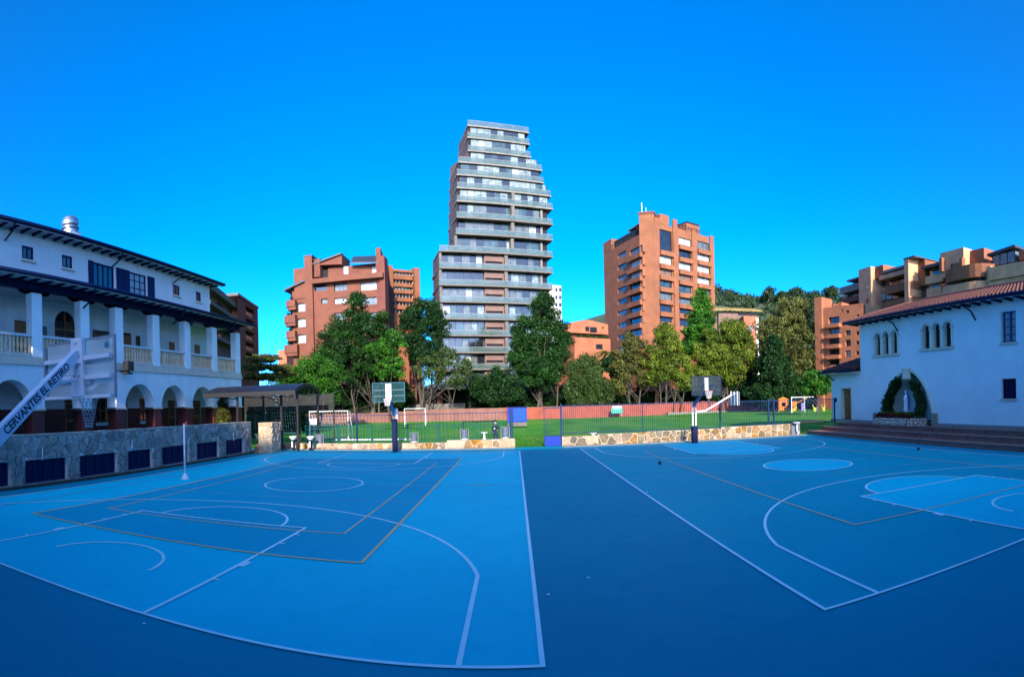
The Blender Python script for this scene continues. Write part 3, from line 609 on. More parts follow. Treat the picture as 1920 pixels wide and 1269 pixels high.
for a, b in ((24.27, 24.74), (26.98, 27.64), (27.67, 28.36), (30.40, 31.2)):
    sh = MB(FL); sh.cbox(a, b, -2.98, -2.92, 11.22, 12.88, 0.01)
    for q in range(9): sh.box(a + .06, b - .06, -2.92, -2.905, 11.34 + q * .165, 11.44 + q * .165)
    sh.build('shutter', M['navyshutter'], ls)
zs_ = 13.62
s2 = MB(FL); s2.prism([(9, -2.0, zs_), (9, -3.0, zs_ + .06), (9, -3.0, zs_ + .09), (9, -2.0, zs_ + .03)], (END + .5 - 9, 0, 0)); s2.build('upper_eave_soffit', M['soffit'], ls)
MB(FL).box(9, END + .6, -2.04, -1.97, zs_ - .07, zs_ - .005).build('upper_fascia', M['soffit'], ls)
u = MB(FL); u.prism([(9, -1.9, zs_ + .10), (9, -8.5, zs_ + 1.9), (9, -15, zs_ + .10)], (END + .75 - 9, 0, 0)); u.build('roof', M['navy'], ls)
u = MB(FL); u.tube([(9, -1.9, zs_ + .10), (END + .75, -1.9, zs_ + .10)], 0.13, 10); u.build('upper_gutter', M['navy'], ls, smooth=True)
raf2 = free_mesh(MB().prism([(-2.05, -.055, zs_ - .07), (-3.02, -.055, zs_ - .10), (-3.02, -.055, zs_ + .07), (-2.05, -.055, zs_ + .02)], (0, .11, 0)), 'upper_rafter', M['navy'])
for k in range(44):
    y = 9.6 + k * 0.84
    if y < END + .4: child('upper_rafter', raf2, ls, (FX, y, -.02))
for y in (17.6, 26.6, 33.5):
    t_ = MB(FL); t_.tube([(y, -1.95, zs_), (y, -2.1, zs_ - .35), (y, -2.6, zs_ - .6), (y, -2.97, zs_ - .75)], 0.05, 8); t_.build('downpipe', M['navy'], ls, smooth=True)
MB(FL).box(9, END - .02, -14, -3.2, 1.0, 13.6).build('rear_body', M['white'], ls)
MB(FL).box(9, END - .03, -3.16, -3.14, 1.2, 12.9).build('room_interior', M['dark'], ls)
# near wing of the same school, outside the picture to the left, closes the yard behind the camera
vt = thing('roof_ventilator', 'round galvanised ventilator on a white stack above the navy roof', 'ventilator', (-28, 25.5, 14))
MB().cbox(-28.55, -27.45, 24.95, 26.05, 14.0, 15.75, .03).build('stack', M['white'], vt)
MB().lathe((-28, 25.5, 0), [(.62, 15.75), (.62, 15.85), (.46, 15.87), (.46, 16.0), (.64, 16.02), (.64, 16.07)], 20).build('collar', M['steel'], vt, smooth=False)
tb = MB(); n = 24
for k in range(n):
    a0 = 2 * math.pi * k / n; pts = []
    prof = [(.46, 16.08), (.60, 16.28), (.62, 16.5), (.52, 16.74), (.30, 16.9), (.05, 16.95)]
    l = [(-28 + r * math.cos(a0 + i * .05), 25.5 + r * math.sin(a0 + i * .05), z) for i, (r, z) in enumerate(prof)]
    r2 = [(-28 + r * .985 * math.cos(a0 + i * .05 + 2 * math.pi / n * .95), 25.5 + r * .985 * math.sin(a0 + i * .05 + 2 * math.pi / n * .95), z) for i, (r, z) in enumerate(prof)]
    tb.add(l + r2, [(i, i + 1, 6 + i + 1, 6 + i) for i in range(5)])
tb.build('turbine_vanes', M['steel'], vt); MB().lathe((-28, 25.5, 0), [(.40, 16.05), (.54, 16.28), (.56, 16.5), (.46, 16.72), (.2, 16.88), (.02, 16.92)], 20).build('turbine_core', M['steel'], vt, smooth=True)
fl_ = thing('floodlight', 'black floodlight bracketed to the white wall below the balustrade', 'floodlight', (FX, 24.6, 4.9))
p = on_x(240, 685, -21.4)
MB().cbox(-21.55, -21.15, p.y - .30, p.y + .30, p.z - .32, p.z + .25, .03).build('lamp_housing', M['blackmetal'], fl_)
MB().beam((-22.0, p.y, p.z - .3), (-21.3, p.y, p.z - .38), .08, .08).box(-21.6, -21.1, p.y - .34, p.y + .1, p.z - .55, p.z - .44).build('bracket', M['blackmetal'], fl_)
sp_ = thing('spotlight', 'small black spotlight fixed under the eave beside a gallery column', 'spotlight', (-21.8, 31.6, 9))
q = on_x(356, 607, -21.75); MB().tube([(-21.95, q.y, q.z + .2), (-21.7, q.y, q.z + .1), (-21.55, q.y - .1, q.z)], [.05, .06, .16], 10).build('spot_head', M['blackmetal'], sp_)

# ================================================================== rubble stonework
def voronoi(w, h, cell, rng, jit=0.42):
    nx, ny = max(1, round(w / cell)), max(1, round(h / cell)); S = []
    for j in range(-1, ny + 1):
        for i in range(-1, nx + 1):
            S.append(((i + .5 + (.5 if j % 2 else 0) * .6 + rng.uniform(-jit, jit)) * w / nx, (j + .5 + rng.uniform(-jit, jit)) * h / ny))
    cells = []
    for k, (cx, cy) in enumerate(S):
        poly = [(0, 0), (w, 0), (w, h), (0, h)]
        for m, (ox, oy) in enumerate(S):
            if m == k or abs(ox - cx) > 3.2 * cell or abs(oy - cy) > 3.2 * cell: continue
            poly = clip(poly, (cx + ox) / 2, (cy + oy) / 2, cx - ox, cy - oy)
            if len(poly) < 3: break
        if len(poly) >= 3: cells.append(poly)
    return cells
def clip(poly, px, py, nx, ny):
    out = []
    for i in range(len(poly)):
        a, b = poly[i], poly[(i + 1) % len(poly)]
        da = (a[0] - px) * nx + (a[1] - py) * ny; db = (b[0] - px) * nx + (b[1] - py) * ny
        if da >= 0: out.append(a)
        if (da > 0 > db) or (da < 0 < db): t = da / (da - db); out.append((a[0] + (b[0] - a[0]) * t, a[1] + (b[1] - a[1]) * t))
    return out
def area(p): return abs(sum(p[i][0] * p[(i + 1) % len(p)][1] - p[(i + 1) % len(p)][0] * p[i][1] for i in range(len(p)))) / 2
def inset(poly, g):
    if sum(poly[i][0] * poly[(i + 1) % len(poly)][1] - poly[(i + 1) % len(poly)][0] * poly[i][1] for i in range(len(poly))) < 0: poly = poly[::-1]
    out = list(poly)
    for i in range(len(poly)):
        a, b = poly[i], poly[(i + 1) % len(poly)]; L = math.hypot(b[0] - a[0], b[1] - a[1])
        if L < 1e-5: continue
        nx, ny = -(b[1] - a[1]) / L, (b[0] - a[0]) / L
        out = clip(out, a[0] + nx * g, a[1] + ny * g, nx, ny)
        if len(out) < 3: return []
    res = [p for i, p in enumerate(out) if math.hypot(p[0] - out[i - 1][0], p[1] - out[i - 1][1]) > 0.012]
    return res if len(res) >= 3 else []
def stonework(F, root, s0, s1, z0, z1, cell, gap, mat_fn, rng, holes=(), name='stone', limit=300, proud=0.035, joined=False):
    cells = voronoi(s1 - s0, z1 - z0, cell, rng); out = []
    for c in cells:
        c = [(x + s0, y + z0) for x, y in c]
        for (a, b, e, f) in holes:
            xs = [p[0] for p in c]; ys = [p[1] for p in c]
            if max(xs) <= a or min(xs) >= b or max(ys) <= e or min(ys) >= f: continue
            opts = [clip(c, a, 0, -1, 0), clip(c, b, 0, 1, 0), clip(c, 0, e, 0, -1), clip(c, 0, f, 0, 1)]
            c = max(opts, key=lambda q: area(q) if len(q) > 2 else 0)
            if len(c) < 3: break
        if len(c) >= 3: out.append(c)
    out = [q for q in ((inset(c, gap), c) for c in out) if q[0] and area(q[0]) > 0.1 * cell * cell]
    out = [q[0] for q in out]; out.sort(key=lambda c: -area(c)); rest = MB(F)
    for k, c in enumerate(out):
        m = MB(F) if (k < limit and not joined) else rest
        p = proud * rng.uniform(.6, 1.3); top = inset(c, min(.022, cell * .07)) or c
        cx = sum(a for a, b in top) / len(top); cy = sum(b for a, b in top) / len(top); n, nt_ = len(c), len(top)
        if nt_ != n: top = [(cx + (a - cx) * .86, cy + (b - cy) * .86) for a, b in c]
        vs = [(a, 0.0, b) for a, b in c] + [(a, p, b) for a, b in top] + [(cx + rng.uniform(-.02, .02), p * 1.15, cy)]
        m.add(vs, [(i, (i + 1) % n, n + (i + 1) % n, n + i) for i in range(n)] + [(n + i, n + (i + 1) % n, 2 * n) for i in range(n)])
        if m is not rest: m.build(name, mat_fn(), root)
    if rest.v: rest.build(name + ('work' if joined else ''), mat_fn(), root, kind='stuff')
rng = random.Random(5)
# retaining wall below the school terrace
FW = Frame((-16.12, 0, 0), (0, 1), (1, 0))
sw = thing('stone_wall', 'grey rubble stone wall with low navy basement windows below the arcade', 'wall', (-16.12, 19, 0))
WW = [(9.3, 11.43), (12.12, 14.27), (14.95, 17.22), (17.95, 19.7), (20.43, 22.75), (23.48, 25.72), (26.5, 28.66)]
body = MB(FW)
wall(body, 8.0, 29.6, -0.02, 1.93, [(a, b, 0.12, 1.02) for a, b in WW], 0.45); body.quad((8, 0, 1.93), (29.6, 0, 1.93), (29.6, -.5, 1.93), (8, -.5, 1.93)).quad((29.6, 0, 0), (29.6, -.5, 0), (29.6, -.5, 1.93), (29.6, 0, 1.93)).quad((8, -.5, 0), (29.6, -.5, 0), (29.6, -.5, 1.93), (8, -.5, 1.93))
body.build('wall_core', M['mortar'], sw)
stonework(FW, sw, 8.0, 29.6, 0.0, 1.95, 0.36, 0.014, lambda: M['stone'], rng, [(a, b, 0.12, 1.02) for a, b in WW], limit=300, proud=.06)
cp = MB(FW); x = 8.0
while x < 29.5:
    L = rng.uniform(.5, .9); cp.cbox(x, min(29.62, x + L - .02), -.48, .04, 1.94, 2.0 + rng.uniform(-.01, .02), .015); x += L
cp.build('coping', M['stone'], sw)
for k, (a, b) in enumerate(WW):
    o = framed_window(sw, FW, a + .02, b - .02, 0.13, 1.01, -0.18, M['navyshutter'], M['navy'], 3, 0, 0.06, name='basement_window')
    MB(FW).box(a - .05, b + .05, -.30, .07, 0.03, .125).build('sill', M['stone'], sw)
MB(FW).box(8, 29.6, .0, .22, -.01, .10).build('footing', mat('mossy_dark_concrete', (0.06, 0.065, 0.05), .95, .3, 4), sw)
for i, (x, y, x2, y2) in enumerate(((80, 838, 79, 862), (248, 826, 247, 843), (355, 820, 352, 836), (437, 812, 438, 826))):
    a, b = on_x(x, y, -16.05), on_x(x2, y2, -16.05)
    o = MB().tube([a, b], .022, 6).build('wall_pipe', M['whitemetal'], sw)
# end pillar and steps
ep = thing('stone_pillar', 'warm sandstone pillar ending the grey rubble wall beside brick steps', 'pillar', (-15.1, 30, 0))
MB().box(-15.58, -14.68, 29.62, 31.0, 0, 1.93).build('pillar_core', M['warmmortar'], ep)
FE = Frame((-15.58, 29.62, 0), (1, 0), (0, -1)); stonework(FE, ep, 0, .9, 0, 1.95, .3, .012, lambda: M['palestone'], rng)
FE2 = Frame((-14.68, 29.62, 0), (0, 1), (1, 0)); stonework(FE2, ep, 0, 1.38, 0, 1.95, .3, .012, lambda: M['palestone'], rng)
st = thing('brick_steps', 'short flight of brick steps between grey wall and sandstone pillar', 'steps', (-16, 30, 0))
for k in range(6):
    MB().box(-16.12 - k * .0, -15.6, 29.7 + k * .3, 33.0, k * .17 + .001, (k + 1) * .17).build('step', M['brickstep'], st)
tp = thing('volleyball_post', 'white volleyball post standing on a conical foot on the left court', 'post', (-12.7, 17.62, 0))
MB().tube([(-12.7, 17.62, .1), (-12.7, 17.62, 2.28)], .04, 12).build('post', M['whitemetal'], tp, smooth=True)
MB().lathe((-12.7, 17.62, 0), [(.17, .0), (.17, .03), (.07, .2), (.05, .24)], 16).build('foot', M['whitemetal'], tp)
# ================================================================== low stone walls at the far side of the courts
rng = random.Random(11)
YW = 33.1
FN = Frame((0, YW, 0), (1, 0), (0, -1))
def pick(*ms): return lambda: M[rng.choice(ms)]
wl = thing('low_stone_wall', 'low warm stone wall in front of the teal fence, left of the gate', 'wall', (-7, YW, 0))
for (a, b, h) in ((-15.9, -14.1, .42), (-14.1, -4.3, .40), (-4.3, -1.0, .55)):
    MB().box(a, b, YW, YW + .45, 0, h - .02).build('wall_core', M['warmmortar'], wl)
    stonework(FN, wl, a, b, 0, h, .42 if a < -5 else .50, .022, pick('warmstone', 'warmstone', 'palestone'), rng)
gp = MB().cbox(-1.0, -.02, YW - .03, YW + .45, 0, .56, .03).build('end_block', M['palestone'], wl)
wr = thing('low_stone_wall', 'long low rubble wall under the blue fence, right of the gate', 'wall', (11, YW, 0))
for (a, b, h, m_) in ((2.93, 5.2, .60, ('greenstone', 'warmstone', 'palestone')), (5.2, 8.4, .68, ('greenstone', 'greenstone', 'warmstone')), (8.4, 13.6, .74, ('greenstone', 'warmstone')), (13.6, 19.6, .82, ('greenstone', 'warmstone', 'warmstone'))):
    MB().box(a, b, YW, YW + .45, 0, h - .02).build('wall_core', M['warmmortar'], wr)
    stonework(FN, wr, a, b, 0, h, .52 if a < 8 else .46, .024, pick(*m_), rng)

# fences
def fence(name, label, segs, m, posts, y, rails, grp=None):
    t = thing(name, label, 'fence', (segs[0][0], y, 0)); cache = {}
    for (a, b, z0, z1, pitch, r) in segs:
        key = (round(z1 - z0, 3), r)
        if key not in cache: cache[key] = free_mesh(MB().tube([(0, 0, 0), (0, 0, z1 - z0)], r, 5), 'bar', m)
        n = int(round((b - a) / pitch))
        for i in range(n): child('bar', cache[key], t, (a + (b - a) * (i + .5) / n, y, z0))
    for (a, b, z) in rails: MB().box(a, b, y - .02, y + .02, z - .02, z + .02).build('rail', m, t)
    for (x, z0, z1, w) in posts: MB().cbox(x - w, x + w, y - w, y + w, z0, z1, .008).build('post', m, t)
    return t
fence('bar_fence', 'tall thin blue bar fence standing on the rubble wall right of the gate',
      [(3.0, 23.0, .72, 2.58, .132, .015)], M['fence'],
      [(2.93, 0, 2.66, .045), (8.2, .6, 2.6, .03), (13.6, .7, 2.62, .04), (17.3, .7, 2.66, .05), (17.75, .7, 2.66, .05), (23.0, .5, 2.6, .04)], YW + .22, [(3, 23, .80), (3, 23, 2.50)])
fence('low_fence', 'lower teal bar fence behind the warm stone wall left of the gate',
      [(-14.0, -.1, .45, 1.52, .17, .014)], M['teal'], [(x, .4, 1.62, .05) for x in (-13.9, -11.6, -9.3, -6.9, -4.9, -2.4)], YW + .35, [(-14, -.1, .55), (-14, -.1, 1.35), (-14, -.1, 1.53)])
fence('tall_fence', 'sparse tall blue bar fence with few posts behind the low teal fence',
      [(-13.8, -.15, .45, 2.30, .24, .010)], M['fence'], [(-10.35, .4, 2.35, .05), (-.28, 0, 2.4, .06), (-13.9, .4, 2.2, .04)], YW + .55, [(-13.8, -.15, 2.2)])
for a, b, z in ((-11.9, -6.6, .62),):
    tag(MB().cbox(a, b, YW + .60, YW + .85, z - .08, z + .02, .02).build('long_bench', M['whitemetal']), 'long pale bench slab running behind the left low stone wall', 'bench')
gt = thing('gate', 'open blue metal gate leaf with bars above a solid lower panel', 'gate', (1.9, YW, 0))
MB().box(1.83, 2.86, YW - .02, YW + .01, .02, .62).build('lower_panel', M['blue'], gt)
for x in (1.83, 2.86): MB().box(x - .025, x + .025, YW - .035, YW + .035, .02, 2.45).build('stile', M['fence'], gt)
for z in (.66, 2.42): MB().box(1.856, 2.834, YW - .03, YW + .03, z - .03, z + .03).build('rail', M['fence'], gt)
bm_ = free_mesh(MB().tube([(0, 0, 0), (0, 0, 1.74)], .010, 5), 'bar', M['fence'])
for i in range(8): child('bar', bm_, gt, (1.95 + i * .115, YW, .67))
g2_ = thing('gate', 'second blue gate leaf swung open edge-on beside the stone end block', 'gate', (-.12, YW, 0))
MB().box(-.19, -.14, YW + .62, YW + 1.6, .02, .62).build('lower_panel', M['fence'], g2_)
MB().box(-.20, -.13, YW + .62, YW + .68, .02, 2.4).box(-.20, -.13, YW + 1.54, YW + 1.6, .02, 2.4).box(-.20, -.13, YW + .68, YW + 1.54, 2.34, 2.4).build('frame', M['fence'], g2_)
for i in range(7): child('bar', bm_, g2_, (-.165, YW + .78 + i * .115, .62))
bx = thing('storage_shed', 'bright blue metal storage shed on the grass beyond the gate', 'shed', (-.5, 62, 0))
A = on_y(951, 764, 62); B = on_y(988, 791, 62)
s_ = MB().cbox(A.x, B.x, 62, 64, B.z, A.z, .04).build('shed_body', M['blue'], bx)
MB().box(A.x + .75, B.x - .1, 61.96, 61.99, B.z + .1, A.z - .15).build('door', mat('bright_blue_panel', (.002, .06, .55), .5, .06, 2, spec=.2), bx)
MB().box(A.x - .05, B.x + .05, 61.9, 64.1, A.z, A.z + .06).build('roof', M['navy'], bx)
MB().box(A.x, B.x, 62.05, 63.95, 0, B.z + .01).build('plinth', M['concrete'], bx)

# ================================================================== basketball hoops
def ring(m_, c, r, tr, n=20):
    vs, fs = [], []
    for i in range(n):
        a = 2 * math.pi * i / n
        for j in range(6):
            b = 2 * math.pi * j / 6; q = r + tr * math.cos(b); vs.append((c[0] + q * math.cos(a), c[1] + q * math.sin(a), c[2] + tr * math.sin(b)))
    for i in range(n):
        for j in range(6): fs.append((i * 6 + j, ((i + 1) % n) * 6 + j, ((i + 1) % n) * 6 + (j + 1) % 6, i * 6 + (j + 1) % 6))
    return m_.add(vs, fs)
def netting(m_, c, r, h, th, n=10, rows=5, taper=.55, F=None):
    for i in range(n):
        for s in (-1, 1):
            pts = []
            for k in range(rows + 1):
                t = k / rows; a = 2 * math.pi * (i + s * k * .5) / n; q = r * (1 - (1 - taper) * t)
                pts.append((c[0] + q * math.cos(a), c[1] + q * math.sin(a), c[2] - h * t))
            m_.tube(pts, th, 4, cap=False)
    return m_
def board(root, x, y, z0, z1, face, panel, strip, edge, mark, w=.92):
    """backboard at plane y; face=+1 playing side towards +Y, -1 towards -Y"""
    b = MB().box(x - w, x + w, y - .012, y + .012, z0, z1).build('backboard', panel, root)
    e = MB()
    for a, c in ((x - w - .03, x - w), (x + w, x + w + .03)): e.box(a, c, y - .025, y + .025, z0 - .03, z1 + .03)
    for a, c in ((z0 - .03, z0), (z1, z1 + .03)): e.box(x - w, x + w, y - .025, y + .025, a, c)
    e.build('board_frame', edge, b)
    k = MB(); yy = y + face * .016; zb = z0 + .15
    k.box(x - .295, x - .245, yy - .003, yy + .003, zb, zb + .45).box(x + .245, x + .295, yy - .003, yy + .003, zb, zb + .45).box(x - .245, x + .245, yy - .003, yy + .003, zb, zb + .05).box(x - .245, x + .245, yy - .003, yy + .003, zb + .40, zb + .45)
    k.build('target_square', mark, b)
    q = MB(); yb = y - face * .05
    for z in (z0 + (z1 - z0) * .30, z0 + (z1 - z0) * .62): q.box(x - w, x - .17, yb - .03, yb + .03, z - .035, z + .035).box(x + .17, x + w, yb - .03, yb + .03, z - .035, z + .035)
    q.build('brace_bar', strip, root)
    MB().box(x - .165, x + .165, yb - .035, yb + .035, z0 + .02, z1 - .02).build('centre_plate', strip, root)
    return b
def rim(root, x, y, z, face, m, netm, long=.45, th=.012, n=10):
    r = ring(MB(), (x, y + face * .36, z), .225, .012)
    r.box(x - .06, x + .06, min(y, y + face * .13), max(y, y + face * .13), z - .02, z + .01)
    r = r.build('rim', m, root, smooth=False)
    netting(MB(), (x, y + face * .36, z), .22, long, th, n).build('net', netm, r)
# far left hoop
h1 = thing('basketball_hoop', 'navy padded hoop post with a tinted board and red rim beyond the left court', 'basketball hoop', (-7.2, 31.2, 0))
MB().cbox(-7.36, -7.06, 31.05, 31.35, 0, 2.0, .03).build('post_pad', M['navy'], h1)
MB().box(-7.15, -7.0, 31.12, 31.28, 2.0, 2.62).build('post', M['whitemetal'], h1)
MB().beam((-7.21, 31.2, 2.2), (-7.21, 29.62, 3.45), .13, .15).build('arm', mat('sky_blue_paint', (.06, .30, .55), .45, .08, 5), h1)
board(h1, -7.1, 29.4, 3.05, 4.1, -1, M['acrylicteal'], M['whitemetal'], mat('teal_frame', (.02, .14, .2), .5, .1, 5), M['acrylicteal'])
MB().box(-7.27, -6.94, 29.375, 29.387, 3.1, 4.06).build('white_front_stripe', M['whitemetal'], h1)
rim(h1, -7.1, 29.4, 3.22, -1, M['red'], M['net'], .42, .010)
# far right hoop with a side arm
h2 = thing('basketball_hoop', 'navy padded hoop post with two boards, one on a long white side arm', 'basketball hoop', (11.0, 31.2, 0))
MB().cbox(10.80, 11.15, 31.0, 31.35, 0, 1.08, .03).build('post_pad', M['navy'], h2)
MB().tube([(10.88, 31.2, 1.08), (10.90, 31.2, 2.5)], .05, 8).tube([(11.08, 31.2, .9), (11.12, 31.2, 2.45)], .045, 8).build('post', M['whitemetal'], h2)
MB().beam((10.95, 31.2, 2.35), (11.2, 29.6, 3.35), .14, .16).build('arm', mat('slate_blue_paint', (.05, .12, .26), .45, .08, 5), h2)
board(h2, 11.17, 29.4, 2.98, 4.08, -1, mat('dark_tinted_acrylic', (.03, .05, .07), .2, .1, 2, alpha=.55), mat('worn_yellow_white_paint', (.35, .37, .30), .6, .2, 5), M['navy'], M['navy'])
MB().box(11.06, 11.28, 29.376, 29.386, 3.25, 4.0).build('white_front_stripe', mat('off_white_plate', (.55, .58, .62), .5, .1, 5), h2)
rim(h2, 11.17, 29.4, 3.22, -1, M['red'], M['net'], .45, .008)
MB().beam((11.1, 31.25, 1.95), (11.75, 31.25, 2.0), .10, .10).beam((11.7, 31.25, 1.97), (13.55, 31.25, 2.95), .09, .09).build('side_arm', M['whitemetal'], h2)
sb = MB().box(13.80, 13.83, 30.55, 31.95, 2.30, 3.15).build('side_board', M['acrylic'], h2)
MB().beam((13.76, 30.75, 2.3), (13.76, 30.75, 3.2), .05, .05).beam((13.76, 31.75, 2.3), (13.76, 31.75, 3.2), .05, .05).beam((13.55, 31.25, 2.9), (13.76, 30.75, 3.1), .04, .04).beam((13.55, 31.25, 2.9), (13.76, 31.75, 2.4), .04, .04).beam((13.76, 31.25, 2.3), (13.76, 31.25, 3.15), .08, .08).build('side_board_frame', M['whitemetal'], sb)
# near left hoop, its foot just outside the picture
h3 = thing('basketball_hoop', 'white overhead hoop in the left foreground, lettered arm and chain net', 'basketball hoop', (LX, 4.3, 0))
hx_ = -7.30
P0, P1 = Vector((hx_, 4.55, 2.12)), Vector((hx_, 6.80, 3.96))
armd = (P1 - P0).normalized()
MB().add([tuple(o_ + Vector((i * .08, 0, 0)) + Vector((0, -armd.z, armd.y)) * j * h_ / 2) for o_, h_ in ((P0, .26), (P1 - armd * .05, .19)) for i, j in ((-1, -1), (1, -1), (1, 1), (-1, 1))], [(3, 2, 1, 0), (4, 5, 6, 7)] + [(i, (i + 1) % 4, 4 + (i + 1) % 4, 4 + i) for i in range(4)]).build('arm', mat('white_arm_paint', (.62, .68, .76), .45, .08, 3), h3, bevel=.012)
MB().cbox(hx_ - .13, hx_ + .13, 4.2, 4.5, 0, 2.55, .02).build('post', M['navy'], h3)
yb = 6.86
b3 = MB().box(-8.29, -6.42, yb - .01, yb + .01, 3.10, 4.17).build('backboard', M['acrylic'], h3)
e = MB(); e.box(-8.32, -8.27, yb - .09, yb - .012, 3.1, 4.13).box(-6.44, -6.40, yb - .02, yb + .02, 3.08, 4.2).box(-8.29, -6.44, yb - .02, yb + .02, 4.172, 4.20).build('board_frame', M['greymetal'], b3)
MB().box(-8.29, -6.45, yb - .10, yb - .02, 3.08, 3.14).build('bottom_bar', M['whitemetal'], b3)
kk = MB()
for a, c, d0, d1 in ((-7.62, -7.57, 3.30, 3.76), (-7.06, -7.01, 3.30, 3.76), (-7.57, -7.06, 3.30, 3.35), (-7.57, -7.06, 3.71, 3.76)): kk.box(a, c, yb + .012, yb + .018, d0, d1)
kk.build('target_square', mat('royal_blue_paint', (.008, .07, .45), .5, .05, 5), b3)
for z in (3.47, 3.83):
    MB().box(-8.27, -7.47, yb - .11, yb - .03, z - .04, z + .04).build('cross_bar', M['whitemetal'], h3); MB().box(-7.13, -6.46, yb - .11, yb - .03, z - .04, z + .04).build('cross_bar', M['whitemetal'], h3)
MB().cbox(-7.46, -7.14, yb - .125, yb - .03, 3.12, 4.22, .01).build('centre_plate', M['whitemetal'], h3)
MB().tube([(hx_, yb - .1, 3.45), (hx_, 6.0, 3.30)], .03, 8).tube([(hx_ + .1, yb - .1, 3.75), (hx_, 6.5, 3.75)], .03, 8).build('strut', M['whitemetal'], h3)
for x, z in ((-7.30, 4.12), (-7.36, 3.86), (-7.22, 3.86), (-7.36, 3.5), (-7.22, 3.5)): MB().tube([(x, yb - .125, z), (x, yb - .14, z)], .018, 8).build('bolt', M['greymetal'], h3)
MB().box(-6.66, -6.56, yb - .016, yb - .012, 3.98, 4.08).build('sticker', mat('teal_sticker', (.01, .22, .30), .5, .05, 5), b3)
rr = ring(MB(), (hx_ - .10, yb + .27, 3.22), .215, .012).box(hx_ - .07, hx_ + .07, yb + .01, yb + .15, 3.14, 3.23).build('rim', M['greymetal'], h3)
def chain_net(c, r, h):
    m_ = MB(); rg_ = random.Random(4)
    for i in range(12):
        for s in (-1, 1):
            for k in range(12):
                t = k / 12; a = 2 * math.pi * (i + s * k * .25) / 12; q = r * (1 - .62 * min(1, t * 1.25)) + .012 * math.sin(k)
                t2 = (k + .8) / 12; a2 = 2 * math.pi * (i + s * (k + .8) * .25) / 12; q2 = r * (1 - .62 * min(1, t2 * 1.25))
                m_.tube([(c[0] + q * math.cos(a), c[1] + q * math.sin(a), c[2] - h * t), (c[0] + (q + q2) / 2 * math.cos((a + a2) / 2) + .006, c[1] + (q + q2) / 2 * math.sin((a + a2) / 2), c[2] - h * (t + t2) / 2), (c[0] + q2 * math.cos(a2), c[1] + q2 * math.sin(a2), c[2] - h * t2)], [.004, .009, .004], 5)
    return m_
chain_net((hx_ - .10, yb + .27, 3.21), .215, .70).build('chain_net', M['chain'], rr)
# lettering painted on the arm
cu = bpy.data.curves.new('lettering', 'FONT'); cu.body = 'CERVANTES EL RETIRO'; cu.size = .205; cu.align_x = 'LEFT'; cu.align_y = 'CENTER'; cu.offset = .0065; cu.space_character = 1.0
to = bpy.data.objects.new('lettering_tmp', cu); COL.objects.link(to); bpy.context.view_layer.update()
tm = bpy.data.meshes.new_from_object(to.evaluated_get(bpy.context.evaluated_depsgraph_get())); bpy.data.objects.remove(to)
xs_ = [v.co.x for v in tm.vertices]; x0_, x1_ = min(xs_), max(xs_); Lw = 1.86
u_ = armd; w_ = Vector((0, -armd.z, armd.y)); start = P0 + armd * .62
for v in tm.vertices:
    a = (v.co.x - x0_) / (x1_ - x0_) * Lw; b = v.co.y * (1.0 - .18 * a / Lw)
    p = start + u_ * a + w_ * b + Vector((.084, 0, 0)); v.co = p - ROOT[h3.name]
tm.materials.clear(); tm.materials.append(mat('navy_letter_paint', (.008, .02, .06), .6, .15, 12)); lt = bpy.data.objects.new('lettering', tm); COL.objects.link(lt); lt.parent = h3

# ================================================================== dark canopy beside the school
cn = thing('canopy', 'dark curved-roof canopy over the passage beside the school', 'canopy', (-16, 34, 0))
cv = MB(); N = 14; prof = []
for i in range(N + 1):
    t = i / N; prof.append((31.0 + 4.6 * t, 3.60 + .80 * math.sin(math.pi * (.12 + .80 * t))))
for i in range(N):
    (ya, za), (yb_, zb_) = prof[i], prof[i + 1]
    for j in range(8):
        xa, xb = -20.5 + 6.9 * j / 8, -20.5 + 6.9 * (j + 1) / 8 - .02
        cv.box(xa, xb, ya, yb_, 0, 0) if False else cv.add([(xa, ya, za), (xb, ya, za), (xb, yb_, zb_), (xa, yb_, zb_), (xa, ya, za + .05), (xb, ya, za + .05), (xb, yb_, zb_ + .05), (xa, yb_, zb_ + .05)], [(3, 2, 1, 0), (4, 5, 6, 7), (0, 1, 5, 4), (1, 2, 6, 5), (2, 3, 7, 6), (3, 0, 4, 7)])
cv.build('roof_sheet', mat('dark_polycarbonate', (.012, .014, .022), .5, .2, 2), cn)
MB().box(-20.55, -13.55, 30.9, 31.0, 3.66, 3.90).build('edge_beam', M['blackmetal'], cn)
fr = MB()
for xx in (-20.45, -18.2, -15.8, -13.65):
    pts = [(xx, y, z - .10) for y, z in prof]; fr.tube(pts, .05, 6); fr.tube([(xx, 31.2, 3.7), (xx, 35.5, 3.6)], .035, 6)
    for k in range(5): fr.tube([(xx, 31.6 + k * .85, 3.62), (xx, 32.0 + k * .85, prof[min(N, 2 + int(k * 2.6))][1] - .1)], .02, 5)
fr.build('roof_frame', M['blackmetal'], cn)
for x, y, zb in ((-18.1, 31.4, 1.2), (-15.35, 32.6, .0), (-13.72, 31.6, 0), (-13.75, 35.3, 0), (-18.1, 35.3, 0)):
    MB().tube([(x, y, zb), (x, y, 3.75)], .085, 8).build('post', M['blackmetal'], cn)
MB().tube([(-15.35, 32.6, 2.9), (-16.0, 32.6, 3.45), (-17.0, 32.6, 3.72)], .035, 6).build('knee_brace', M['blackmetal'], cn)
MB().tube([(-13.72, 31.6, 2.9), (-13.3, 31.6, 3.5)], .035, 6).build('knee_brace', M['blackmetal'], cn)
sw2 = thing('slatted_screen', 'dark slatted screen wall under the back of the canopy', 'screen', (-17, 37.6, 0))
for k in range(9): MB().box(-21, -13.4, 37.6, 37.65, 2.55 + k * .145, 2.66 + k * .145).build('slat', M['blackmetal'], sw2)
